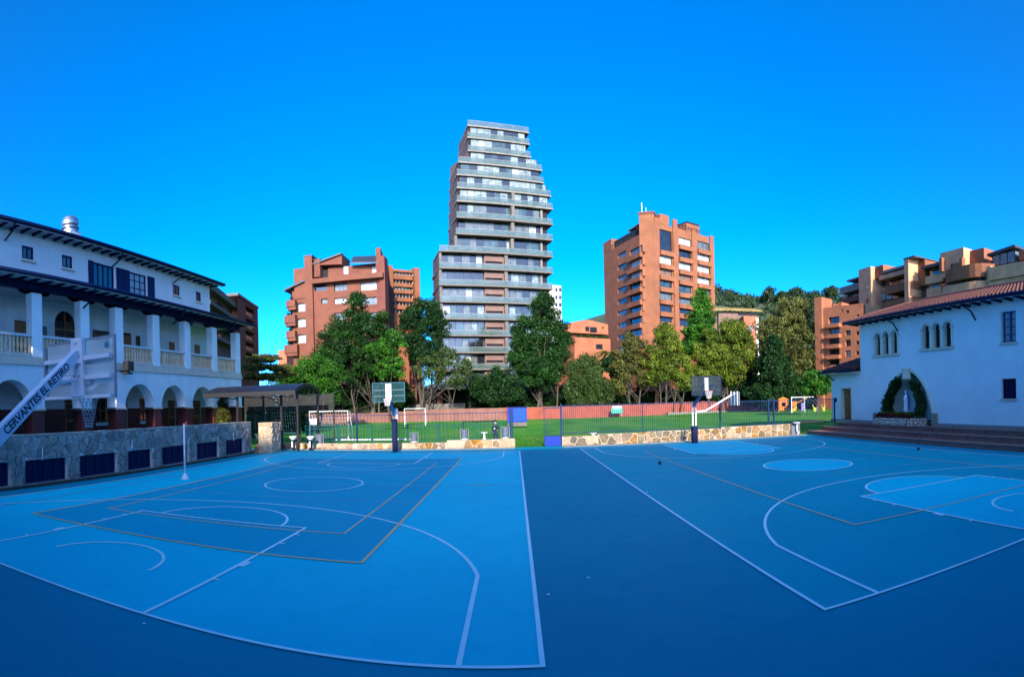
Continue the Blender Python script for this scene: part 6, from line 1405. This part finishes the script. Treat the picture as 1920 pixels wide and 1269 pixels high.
# tower F
q = FX2.rect(1767, 470, 1811, 508); MB(FX2).box(q[0], q[1], -7, .6, q[2] - 1, q[3]).build('lift_tower', M['tan'], tc); MB(FX2).box(q[1], q[1] + 3.2, -6.5, -1.2, q[2] + .5, q[3] - .3).build('lift_tower_side', M['orange'], tc)
for x in (1767, 1805): r = FX2.rect(x, 474, x + 5, 510, .6); MB(FX2).box(r[0], r[1], .61, 1.5, r[2], r[3] - 1).build('brick_fin', M['orange'], tc)
r = FX2.rect(1783, 493, 1800, 503, .6); MB(FX2).box(r[0], r[1], .61, .66, r[2], r[3]).build('window', M['glass'], tc)
# curved balcony band G, H
def bow(x0, y0, x1, y1, h, dd, m, name):
    a, b = FX2.px(x0, y0, dd / 2), FX2.px(x1, y1, dd / 2); z = (a[1] + b[1]) / 2; n = 10; m_ = MB(FX2)
    for i in range(n):
        t0, t1 = i / n, (i + 1) / n; f = lambda t: dd * (1 - (2 * t - 1) ** 4)
        m_.prism([(a[0] + (b[0] - a[0]) * t0, -3, z - h), (a[0] + (b[0] - a[0]) * t1, -3, z - h), (a[0] + (b[0] - a[0]) * t1, f(t1), z - h), (a[0] + (b[0] - a[0]) * t0, f(t0), z - h)], (0, 0, h))
    return m_.build(name, M[m], tc)
bow(1766, 508, 1852, 494, 2.3, 2.2, 'orange', 'curved_balcony'); bow(1760, 530, 1851, 519, 1.4, .6, 'glass', 'curved_glazing'); bow(1760, 540, 1852, 526, 9, 1.9, 'tan', 'curved_balcony')
for (x0, y0, x1, y1) in ((1780, 524, 1808, 531), (1813, 519, 1840, 527)):
    r = FX2.rect(x0, y0, x1, y1, 1.0); pane(FX2, tc, r, M['tealglass'], .9, nv=2)
# section I
slope_box(FX2, 1853, 503, 1990, 476, 2.2, -4, 1.3, 'tan', tc, 'parapet'); slope_box(FX2, 1853, 514, 1990, 490, 3.0, -4, -.4, 'glass', tc, 'glazing_recess'); slope_box(FX2, 1853, 530, 1990, 505, 9, -4, 1.0, 'tan', tc, 'lower_wall')
for (x0, y0, x1, y1) in ((1861, 514, 1887, 527), (1900, 507, 1925, 520), (1938, 500, 1965, 512)): r = FX2.rect(x0, y0, x1, y1, -.3); pane(FX2, tc, r, M['tealglass'], -.25, nv=1)
for x in (1853, 1890, 1929): r = FX2.rect(x, 500, x + 8, 530, .2); MB(FX2).box(r[0], r[1], -.5, .7, r[2], r[3]).build('pier', M['tan'], tc)
r = FX2.rect(1860, 474, 1902, 494, -1); MB(FX2).box(r[0], r[1], -5, -1.2, r[2], r[3]).build('glass_penthouse', M['curtaindim'], tc)
for k in range(4): s = r[0] + (r[1] - r[0]) * k / 3; MB(FX2).box(s - .06, s + .06, -1.2, -1.1, r[2], r[3]).build('mullion', M['blackmetal'], tc)
MB(FX2).prism([(r[0] - .8, -.6, r[3] - .1), (r[1] + .4, -.6, r[3] + .5), (r[1] + .4, -.6, r[3] + .9), (r[0] - .8, -.6, r[3] + .3)], (0, -5, 0)).build('penthouse_roof', M['slate'], tc)
pb(1904, 466, 1918, 484, -5, -1, 'orange', 'roof_block'); pb(1920, 462, 1990, 480, -6, -1.5, 'tan', 'roof_block'); pb(1830, 489, 1850, 495, -5, -.5, 'clay', 'roof_ridge')

# ---------------------------------------------------------------- orange block right
ob = thing('apartment_building', 'salmon orange apartment block with a tall chimney behind the round olive tree', 'building', (58, 90, 0))
FK = facade(1529, 98, 1622, 92)
wk = [((1553, 594, 1574, 607), 'glass'), ((1553, 616, 1574, 626), 'tealglass'), ((1553, 635, 1574, 645), 'glass'), ((1553, 655, 1574, 665), 'glass'), ((1553, 674, 1574, 684), 'glass'), ((1585, 600, 1595, 609), 'curtain'), ((1585, 619, 1595, 629), 'curtaindim'), ((1585, 637, 1595, 649), 'glass'), ((1585, 657, 1595, 669), 'curtain'),
      ((1605, 621, 1611, 628), 'glass'), ((1605, 639, 1611, 646), 'glass'), ((1605, 658, 1611, 665), 'glass'), ((1577, 580, 1580, 585), 'glass'), ((1586, 582, 1592, 587), 'brownblind'), ((1606, 589, 1611, 594), 'glass')]
zk = FK.px(1580, 573)[1]
wallw(FK, ob, FK.px(1541, 600)[0], FK.L, -.3, zk, [FK.rect(*r) for r, _ in wk], M['peach'], .7)
for r, k in wk: pane(FK, ob, FK.rect(*r), M[k], -.55, nv=1 if r[2] - r[0] > 8 else 0)
for y in (607, 627, 646, 666): q = FK.rect(1551, y, 1575, y + 7, .5); MB(FK).box(q[0], q[1], .003, .9, q[2], q[3]).build('balcony_front', M['peach'], ob)
q = FK.rect(1530.5, 558, 1544, 700); MB(FK).box(q[0], q[1], -3, .4, -.3, q[3]).build('tall_chimney', M['peach'], ob)
for x0, x1, y0 in ((1568, 1575, 566), (1599, 1604, 572), (1556, 1561, 569)): q = FK.rect(x0, y0, x1, 580); MB(FK).box(q[0], q[1], -3, -.5, q[2], q[3]).build('roof_stack', M['peach'], ob)
MB(FK).box(FK.px(1542, 600)[0], FK.L - .1, -8, -.8, -.3, zk - .2).build('core', M['dark'], ob)
# tan houses in front of the hill
th = thing('low_house', 'pale house with a yellowish tiled roof in front of the wooded hill', 'house', (40, 150, 0))
FQ = facade(1337, 160, 1432, 165); z1 = FQ.px(1385, 583)[1]
MB(FQ).prism([(0, .5, z1), (FQ.L, .5, z1), (FQ.L - 1.5, -2.5, z1 + 1.1), (1.5, -2.5, z1 + 1.1)], (0, 0, .25)).build('tiled_roof', mat('yellow_tile', (.38, .26, .07), .8, .3, 1), th)
q = FQ.rect(1349, 586, 1386, 620); MB(FQ).box(q[0], q[1], -6, -1, -.3, q[3]).build('pale_wall', M['pinkbrick'], th); MB(FQ).box(1, FQ.L - 1, -7, -2, -.3, z1 - .02).build('shaded_wall', M['concrete'], th)
q = FQ.rect(1392, 594, 1418, 640); MB(FQ).box(q[0], q[1], -3, 1.5, -.3, q[3]).build('salmon_wall', M['peach'], th); q = FQ.rect(1417, 597, 1421, 640, 1); MB(FQ).box(q[0], q[1], -3, 1.6, -.3, q[3]).build('pale_edge', M['white'], th)
q = FQ.rect(1405, 610, 1412, 620, 1.5); MB(FQ).box(q[0], q[1], 1.5, 1.55, q[2], q[3]).build('window', M['glass'], th)

# ---------------------------------------------------------------- unseen wing added close behind the camera to dim the near court
ow = thing('unseen_wing', 'two-storey pale wing added unseen behind the viewer to dim the near court', 'building', (3, -3, 0))
F5 = Frame((30, -3.0, 0), (-1, 0), (0, 1)); wm = MB(F5); hw = [(3 + k * 4.5, 5 + k * 4.5, zz, zz + 1.8) for k in range(11) for zz in (1.2, 5.2)]
wall(wm, 0, 54, 0, 7.4, hw, .25); wm.build('wall', M['white'], ow); MB(F5).box(0, 54, -12, -.3, 0, 7.35).build('core', M['dark'], ow)
for q in hw: pane(F5, ow, q, M['glass'], -.2, M['navyshutter'], 1, 1)
MB(F5).prism([(-1, 1.0, 7.4), (-1, -13, 7.4), (-1, -6, 8.8)], (56, 0, 0)).build('roof', M['claydark'], ow)
# ---------------------------------------------------------------- unseen block added behind the camera to shade the courts; the school's near end
bs = thing('unseen_shade_block', 'tall white block added unseen far behind the viewer to shade both courts', 'building', (4, -60, 0))
MB().box(-40, 36, -72, -60, 0, 39.0).build('wall', M['white'], bs)
for k in range(24):
    for j in range(8):
        x = -26 + k * 2.5; MB().box(x, x + 1.8, -60, -59.94, 2 + j * 4.2, 4 + j * 4.2).build('window', M['glass'], bs)
MB().prism([(-40, -60, 39.0), (-40, -72, 38.7), (-40, -66, 39.4)], (76, 0, 0)).build('roof', M['claydark'], bs)
b2_ = thing('unseen_wing', 'near end of the arcaded school, left of the viewer', 'building', (-32, 0, 0))
MB().box(-46, -24.5, -15, 9.0, 0, 14.0).build('wall', M['white'], b2_)
for k in range(4): MB().box(-24.49, -24.43, -6 + k * 3.8, -4 + k * 3.8, 5, 7.4).build('window', M['glass'], b2_)
# ================================================================== TREES AND PLANTS
RG = np.random.default_rng(17)
def leaves(clumps, size, per, flat=0.0, droop=0.0):
    """clumps: (x, y, z, r, tint) -> leaf quads and tints"""
    Vs, Ts = [], []
    for (x, y, z, r, tn) in clumps:
        n = max(6, int(per * 1.5 * r * r)); d = RG.normal(size=(n, 3)); d /= np.linalg.norm(d, axis=1)[:, None]
        rad = r * (0.35 + 0.65 * RG.random(n) ** .5); c = np.array([x, y, z]) + d * rad[:, None] * np.array([1, 1, .8 - flat])
        if droop: c[:, 2] -= droop * RG.random(n) ** 2
        nrm = d * .7 + RG.normal(size=(n, 3)) * .7 + np.array([0, 0, .35 + flat]); nrm /= np.linalg.norm(nrm, axis=1)[:, None]
        a = np.cross(nrm, RG.normal(size=(n, 3))); a /= np.linalg.norm(a, axis=1)[:, None] + 1e-9; b = np.cross(nrm, a)
        s = size * RG.uniform(.6, 1.35, n)[:, None]; w = .62
        V = np.stack([c - a * s * .5, c + b * s * w * .5 - a * s * .05, c + a * s * .5, c - b * s * w * .5 - a * s * .05], 1)
        Vs.append(V); Ts.append(np.clip(tn + RG.normal(0, .13, n), 0, 1))
    return np.concatenate(Vs), np.concatenate(Ts)
def blob_clumps(blobs, rc, dens, hollow=.45):
    """blobs: (x, y, z, rx, ry, rz) ellipsoids"""
    out = []
    for (x, y, z, rx, ry, rz) in blobs:
        n = max(3, int(1.7 * dens * (rx * rz + rx * ry + ry * rz) / (rc * rc))); d = RG.normal(size=(n, 3)); d /= np.linalg.norm(d, axis=1)[:, None]
        t = hollow + (1 - hollow) * RG.random(n) ** .6; sc_ = RG.uniform(.8, 1.12, n)
        for i in range(n):
            k = t[i] * sc_[i]; out.append((x + d[i, 0] * rx * k, y + d[i, 1] * ry * k, max(.3, z + d[i, 2] * rz * k), rc * RG.uniform(.6, 1.3), RG.random()))
    return out
def tree(name, label, r, blobs, trunks, lm, cat='tree', rc=1.0, size=.34, per=95, dens=1.25, flat=0.0, droop=0.0, base=-.2, group=None, depth=1.0, tr=.28, hollow=.45, limbs=5):
    """blobs in picture pixels (cx, cy, rx, ry[, extra distance]); trunks [(px, spread)]"""
    B = []
    for bdef in blobs:
        cx, cy, rx, ry = bdef[:4]; rr = r + (bdef[4] if len(bdef) > 4 else 0); p = at_r(cx, cy, rr); s = rr / FPX
        B.append((p.x, p.y, p.z, rx * s, rx * s * depth, ry * s))
    t0 = at_r(trunks[0][0], 760, r); t = thing(name, label, cat, (t0.x, t0.y, base), group)
    cl = blob_clumps(B, rc, dens, hollow); V, T = leaves(cl, size, per, flat, droop)
    me = fast_mesh('crown', (V - np.array([t0.x, t0.y, base])).astype(np.float32), 4, M[lm], T)
    o = bpy.data.objects.new('crown', me); COL.objects.link(o); o.parent = t
    k = MB(); ctr = [Vector(b[:3]) for b in B]
    for (px, wdt) in trunks:
        q = at_r(px, 760, r); b0 = Vector((q.x, q.y, base)); main = min(ctr, key=lambda c: abs(c.x - q.x) + .3 * c.z); top = Vector((main.x, main.y, main.z + .2 * B[ctr.index(main)][5]))
        mid = b0.lerp(top, .45) + Vector((RG.uniform(-.6, .6), 0, 0)); k.tube([b0, b0.lerp(mid, .5) + Vector((RG.uniform(-.25, .25), 0, 0)), mid, mid.lerp(top, .6), top], [wdt, wdt * .8, wdt * .62, wdt * .4, wdt * .1], 8)
        for _ in range(limbs):
            c = cl[RG.integers(len(cl))]; st_ = b0.lerp(mid, RG.uniform(.45, 1.0)); e = Vector(c[:3]); m_ = st_.lerp(e, .5) + Vector((0, 0, -.08 * (e - st_).length)); k.tube([st_, m_, e], [wdt * .38, wdt * .2, wdt * .05], 5)
    k.build('trunk', M['bark'], t, smooth=True)
    return t
tree('broadleaf_tree', 'large dark green tree with forked trunks in front of the brown brick building', 97,
     [(668, 585, 26, 42), (640, 635, 42, 40), (700, 630, 38, 45), (660, 680, 55, 38), (715, 690, 34, 36, 3), (612, 680, 30, 34), (590, 715, 22, 22)], [(700, .42), (688, .28), (712, .24), (668, .2)], 'L_dark', per=80)
tree('broadleaf_tree', 'bright green leafy tree against the large dark tree, above the left hoop', 93.5, [(735, 650, 22, 34), (716, 690, 18, 22), (748, 690, 14, 22), (700, 655, 14, 14)], [(733, .2)], 'L_green', rc=.8, per=100, dens=.9)
tree('broadleaf_tree', 'round dark tree touching the left side of the tallest tower', 100, [(795, 590, 34, 34), (770, 620, 30, 36), (815, 610, 26, 28), (790, 655, 30, 26), (822, 655, 16, 20), (808, 675, 16, 22)], [(792, .3), (803, .22)], 'L_deep')
tree('broadleaf_tree', 'thin brownish tree with pale trunk in front of the tower foot', 96, [(838, 670, 26, 20), (868, 690, 22, 18), (820, 700, 18, 20), (858, 712, 20, 12), (795, 690, 16, 24)], [(790, .22), (850, .14)], 'L_willow', rc=.8, per=70, dens=.9)
tree('broadleaf_tree', 'bright green low spreading tree above the dark canopy', 74, [(590, 690, 34, 26), (555, 705, 30, 20), (618, 705, 26, 30), (575, 722, 34, 20), (530, 715, 24, 14), (610, 735, 22, 14)], [(600, .22), (560, .18)], 'L_green', rc=.75, size=.26, per=130)
tree('cedar_tree', 'olive cedar with flat layered branches beside the end of the school', 62, [(490, 672, 34, 7), (520, 690, 28, 7), (478, 688, 30, 6), (505, 706, 34, 7), (470, 705, 20, 6), (540, 700, 16, 5)], [(500, .2)], 'L_olive', rc=.55, size=.2, per=170, flat=.45, dens=1.7)
tree('broadleaf_tree', 'big dense dark green tree at the right foot of the tallest tower', 99, [(1018, 585, 26, 34), (990, 625, 36, 34), (1035, 630, 34, 36), (985, 670, 34, 34), (1040, 675, 30, 34), (1010, 700, 48, 34), (1022, 562, 14, 14)], [(1008, .38), (1020, .25), (1042, .2)], 'L_dark', per=95)
tree('broadleaf_tree', 'dark green low tree under the tower, left of the big dense tree', 98, [(935, 715, 34, 26), (905, 728, 26, 20), (960, 735, 28, 22), (925, 745, 34, 16)], [(930, .22)], 'L_deep', rc=.9)
tree('willow_tree', 'grey-green weeping willow above the brick wall right of the gate', 96, [(1100, 700, 32, 34), (1082, 730, 26, 26), (1125, 730, 26, 26), (1100, 680, 20, 20), (1075, 690, 12, 20)], [(1100, .25)], 'L_willow', rc=.8, size=.30, per=110, droop=1.6)
tree('broadleaf_tree', 'open olive tree in front of the orange tower\'s left face', 97, [(1190, 660, 30, 30), (1172, 690, 24, 30), (1205, 700, 26, 28), (1180, 640, 16, 16), (1160, 720, 16, 18)], [(1196, .22), (1186, .14)], 'L_olive', rc=.85, per=85, dens=1.0)
tree('broadleaf_tree', 'yellow-green tree with several thin trunks below the orange tower', 95, [(1250, 655, 32, 34), (1232, 690, 24, 28), (1270, 690, 30, 28), (1245, 625, 20, 16), (1285, 715, 22, 16)], [(1252, .16), (1262, .14), (1243, .14), (1275, .12)], 'L_lime', rc=.85, per=85)
tree('conifer_tree', 'tall pointed green conifer overlapping the orange tower\'s right edge', 101, [(1314, 552, 9, 12), (1314, 572, 18, 16), (1312, 598, 26, 18), (1314, 625, 32, 20), (1310, 650, 34, 18)], [(1314, .3)], 'L_green', rc=.8, per=120, dens=1.6)
tree('broadleaf_tree', 'wide mid-green rounded tree behind the right far hoop', 97, [(1365, 640, 42, 36), (1335, 670, 36, 34), (1395, 665, 26, 38), (1360, 690, 44, 30), (1375, 615, 24, 20), (1320, 700, 28, 22)], [(1350, .28), (1372, .22), (1328, .2)], 'L_lime', per=90)
tree('broadleaf_tree', 'large round brownish olive tree left of the salmon orange block', 101, [(1480, 615, 44, 42), (1510, 640, 38, 40), (1450, 630, 36, 40), (1490, 580, 32, 24), (1520, 680, 34, 28), (1470, 670, 40, 30), (1500, 700, 34, 24)], [(1490, .36), (1505, .25)], 'L_brown', per=95, size=.30)
tree('conifer_tree', 'dark shaggy conifer in front of the round brownish tree', 93, [(1452, 645, 16, 20), (1450, 675, 28, 24), (1455, 705, 38, 24), (1440, 735, 42, 22), (1475, 735, 30, 20)], [(1452, .3)], 'L_deep', rc=.85, per=115, dens=1.5, droop=.5)
tree('bush_tree', 'fresh green rounded bush beside the lower school wing on the right', 72, [(1532, 708, 22, 16), (1550, 716, 16, 16), (1515, 722, 20, 14), (1540, 728, 26, 12)], [(1532, .14)], 'L_green', cat='bush', rc=.6, size=.24, per=170)
tree('broadleaf_tree', 'dark leafy tree filling the gap behind the netted white goal', 102, [(625, 745, 30, 20), (750, 738, 26, 24), (690, 730, 34, 18)], [(640, .16), (655, .16)], 'L_deep', rc=.9)
tree('broadleaf_tree', 'dark tree mass behind the willow and the orange house', 106, [(1140, 700, 30, 34), (1220, 735, 34, 20), (1150, 735, 34, 22), (1070, 735, 24, 22), (1290, 738, 36, 22)], [(1140, .2), (1225, .14)], 'L_deep', rc=1.0)
tree('broadleaf_tree', 'dark tree mass right of the far right hoop board', 100, [(1390, 725, 40, 26), (1340, 738, 34, 18), (1420, 700, 26, 30), (1490, 745, 40, 14)], [(1390, .2)], 'L_deep', rc=1.0)
# palm
pt = thing('palm_tree', 'feathery palm in front of the orange stepped house', 'palm', tuple(at_r(1146, 760, 108)) )
pc_ = at_r(1142, 662, 108); pl_ = MB(); pl_.tube([Vector((pc_.x, pc_.y, 0)), Vector((pc_.x + .3, pc_.y, pc_.z * .5)), pc_], [.25, .2, .16], 8).build('trunk', M['bark'], pt)
fv_ = []
for i in range(26):
    a = 2 * math.pi * i / 26 * 2.618; L = 3.4; up = RG.uniform(.1, 1.0); prev = None
    for k in range(9):
        t_ = k / 8; x = pc_.x + math.cos(a) * L * t_ * (1 - .1 * up); y = pc_.y + math.sin(a) * L * t_; z = pc_.z + up * 2.2 * t_ - 2.0 * t_ * t_
        cur = np.array([x, y, z])
        if prev is not None:
            sd = np.array([-math.sin(a), math.cos(a), 0]) * .42 * (1 - .6 * t_)
            for s in (-1, 1): fv_.append([prev, cur, cur + s * sd - np.array([0, 0, .25]), prev + s * sd - np.array([0, 0, .12])])
        prev = cur
fv_ = np.array(fv_) - np.array(ROOT[pt.name]); pm = fast_mesh('fronds', fv_, 4, M['L_olive'], RG.random(len(fv_))); po = bpy.data.objects.new('crown', pm); COL.objects.link(po); po.parent = pt
# cypress by the arcade
cpx = on_x(418, 790, -20.2)
V, T = leaves(blob_clumps([(-20.2, cpx.y, 1.9, .55, .55, .7), (-20.2, cpx.y, 2.6, .45, .45, .7), (-20.2, cpx.y, 3.3, .26, .26, .5)], .22, 1.6), .10, 900)
cyp = thing('cypress', 'small potted cypress cone in front of the last school arch', 'cypress', (-20.2, cpx.y, 1.2)); me = fast_mesh('crown', V - np.array([-20.2, cpx.y, 1.2]), 4, M['L_olive'], T)
o = bpy.data.objects.new('crown', me); COL.objects.link(o); o.parent = cyp; MB().tube([(-20.2, cpx.y, 1.2), (-20.2, cpx.y, 2.6)], [.05, .03], 6).build('trunk', M['bark'], cyp)
# clipped dark hedge behind the brick wall
def hedge(label, x0, x1, r, yt, lm, n=26):
    cl = []
    for i in range(n * 7):
        x = x0 + (x1 - x0) * RG.random(); p = at_r(x, 760, r + RG.uniform(-.8, .8)); top = at_r(x, yt + 6 * math.sin(x * .05), r).z
        cl.append((p.x, p.y, RG.uniform(.2, top), RG.uniform(.7, 1.2), RG.random()))
    V, T = leaves(cl, .36, 75); me = fast_mesh('hedge', V, 4, M[lm], T); o = bpy.data.objects.new('hedge', me); COL.objects.link(o); tag(o, label, 'hedge'); return o
hedge('dark hedge behind the brick wall at the foot of the left trees', 560, 770, 104, 722, 'L_deep', 44)
hedge('dark hedge behind the brick wall between the tallest and the orange tower', 880, 1200, 103, 738, 'L_deep', 44)
hedge('dark hedge behind the brick wall on the right, up to the salmon block', 1220, 1570, 106, 722, 'L_deep', 54)
hedge('low bushes behind the wall seen past the canopy at far left', 440, 575, 66, 740, 'L_dark', 18)
# dark bush overhanging the wall at right
p = at_r(1440, 760, 99)
V, T = leaves([(p.x + RG.uniform(-1.6, 1.6), p.y, 1.6 + RG.uniform(-.9, 1.2), .6, RG.random()) for _ in range(22)], .28, 120); o = bpy.data.objects.new('bush', fast_mesh('bush', V, 4, M['L_deep'], T)); COL.objects.link(o); tag(o, 'dark bush growing against the sunlit brick wall beside the playhouse', 'bush')
# grotto vines, bedding
def vine(label, pts, lm, parent=None, n=60, r=.22, s=.13):
    cl = []
    for i in range(n):
        k = RG.random() * (len(pts) - 1); j = int(k); t = k - j; a, b = np.array(pts[j]), np.array(pts[j + 1]); c = a * (1 - t) + b * t + RG.normal(0, .10, 3)
        cl.append((*c, r * RG.uniform(.7, 1.2), RG.random()))
    V, T = leaves(cl, s, 700); me = fast_mesh('vine', V, 4, M[lm], T); o = bpy.data.objects.new('vine', me); COL.objects.link(o); tag(o, label, 'vine'); return o
ny_ = lambda f: 26.1 + 2.3 * f
vine('leafy vine climbing the left side of the grotto arch', [(23.85, ny_(.88), 1.3), (23.85, ny_(.84), 2.1), (23.85, ny_(.68), 2.95), (23.85, ny_(.42), 3.6)], 'L_dark', n=110, r=.27)
vine('leafy vine with orange blooms on the right side of the grotto', [(23.8, ny_(-.52), 1.3), (23.85, ny_(-.62), 2.1), (23.85, ny_(-.48), 2.9), (23.9, ny_(-.26), 3.5)], 'L_willow', n=90, r=.24)
V, T = leaves([(23.1 + RG.uniform(-.15, .5), RG.uniform(25.1, 28.4), 1.34 + RG.uniform(-.05, .08), .2, RG.random()) for _ in range(70)], .09, 900); o = bpy.data.objects.new('bedding_plants', fast_mesh('bedding_plants', V, 4, M['L_red'], T)); COL.objects.link(o); tag(o, 'dark red bedding plants along the front of the stone planter', 'flower bed')
V, T = leaves([(23.45 + RG.uniform(-.15, .3), RG.uniform(25.0, 28.5), 1.47 + RG.uniform(-.05, .06), .18, RG.random()) for _ in range(60)], .09, 900); o = bpy.data.objects.new('low_hedge', fast_mesh('low_hedge', V, 4, M['L_lime'], T)); COL.objects.link(o); tag(o, 'low light green hedge behind the red bedding in the planter', 'hedge')
# shrub peeping into the lower right corner
d = ray(1915, 1262); t_ = -CAMH / d.z; sx, sy_ = d.x * t_ * .93, d.y * t_ * .93
shb = thing('shrub', 'dark shrub at the lower right corner close to the viewer', 'shrub', (sx + .25, sy_ - .2, 0))
V, T = leaves([(sx + .30 + RG.uniform(-.25, .3), sy_ - .25 + RG.uniform(-.25, .2), RG.uniform(.08, .34), .12, RG.random()) for _ in range(40)], .06, 2600); me = fast_mesh('foliage', V - np.array([sx + .25, sy_ - .2, 0]), 4, M['L_willow'], T); o = bpy.data.objects.new('foliage', me); COL.objects.link(o); o.parent = shb
MB().tube([(sx + .25, sy_ - .2, 0), (sx + .25, sy_ - .2, .3)], .02, 6).build('stem', M['bark'], shb)
# plants on the balconies
protos = []
k = 0
ORD = ['top', 'second', 'third', 'fourth', 'fifth', 'sixth', 'seventh', 'eighth', 'ninth', 'tenth', 'eleventh', 'twelfth', 'thirteenth', 'fourteenth', 'fifteenth', 'sixteenth', 'seventeenth', 'eighteenth']
for (s, d_, z, fi, fr_) in plant_spots:
    P_ = d_ if s is None else FT((s, d_, z)); P_ = Vector(P_)
    cl = [(RG.uniform(-.22, .22), RG.uniform(-.15, .15), RG.uniform(.2, .7), .38, RG.random()) for _ in range(5)]
    if len(protos) < 4: V, T = leaves(cl, .24, 160); protos.append(fast_mesh('balcony_plant', V, 4, M['L_dark'], T))
    o = bpy.data.objects.new('balcony_plant', protos[k % 4] if len(protos) == 4 else protos[-1]); COL.objects.link(o); o.location = P_; k += 1
    if s is not None:
        side = ['far left end', 'left part', 'middle', 'right part', 'far right end'][min(4, int(fr_ * 5))]
        tag(o, 'potted plant at the %s of the %s balcony from the top, tallest tower' % (side, ORD[fi]), 'plant', 'balcony plants on the tallest tower')
    elif fr_ == 0:
        tag(o, 'potted plant on the %s curved balcony from the top, brown brick building' % ORD[{564: 0, 592: 1, 621: 2, 647: 3}[fi]], 'plant', 'balcony plants on the brown brick building')
    else:
        tag(o, 'terrace plant, %s from the left on the orange stepped house' % ('first' if fi == 0 else ORD[fi]), 'plant', 'terrace plants on the orange stepped house')
# trees of the hillside
n = 5200; cl = []
while len(cl) < n:
    x = RG.uniform(60, 640); y = RG.uniform(240, 600); h = hill_h(x, y)
    if h > 8 and .55 < x / y < 1.6 or (h > 8 and x / y > .3): cl.append((x, y, h + RG.uniform(0, 4.5), RG.uniform(2.2, 4.6), RG.random()))
V, T = leaves(cl, 1.7, 3.2); o = bpy.data.objects.new('hillside_forest', fast_mesh('hillside_forest', V, 4, M['L_far'], T)); COL.objects.link(o); tag(o, 'dense forest covering the hill on the right', 'forest'); o['kind'] = 'stuff'
for i, (px, py, lab) in enumerate(((1443, 545, 'taller tree on the hill ridge, first from the orange tower'), (1492, 543, 'dark round tree standing proud on the hill ridge'), (1560, 542, 'wide tree on the ridge beside the tan complex'), (1465, 551, 'low broad tree between two taller ones on the ridge'))):
    tree('ridge_tree', lab, 430, [(px, py + 4, 9 + 3 * (i % 3), 8)], [(px, .5)], 'L_far', rc=3.0, size=1.5, per=4.5, dens=2.2, base=78, limbs=2)
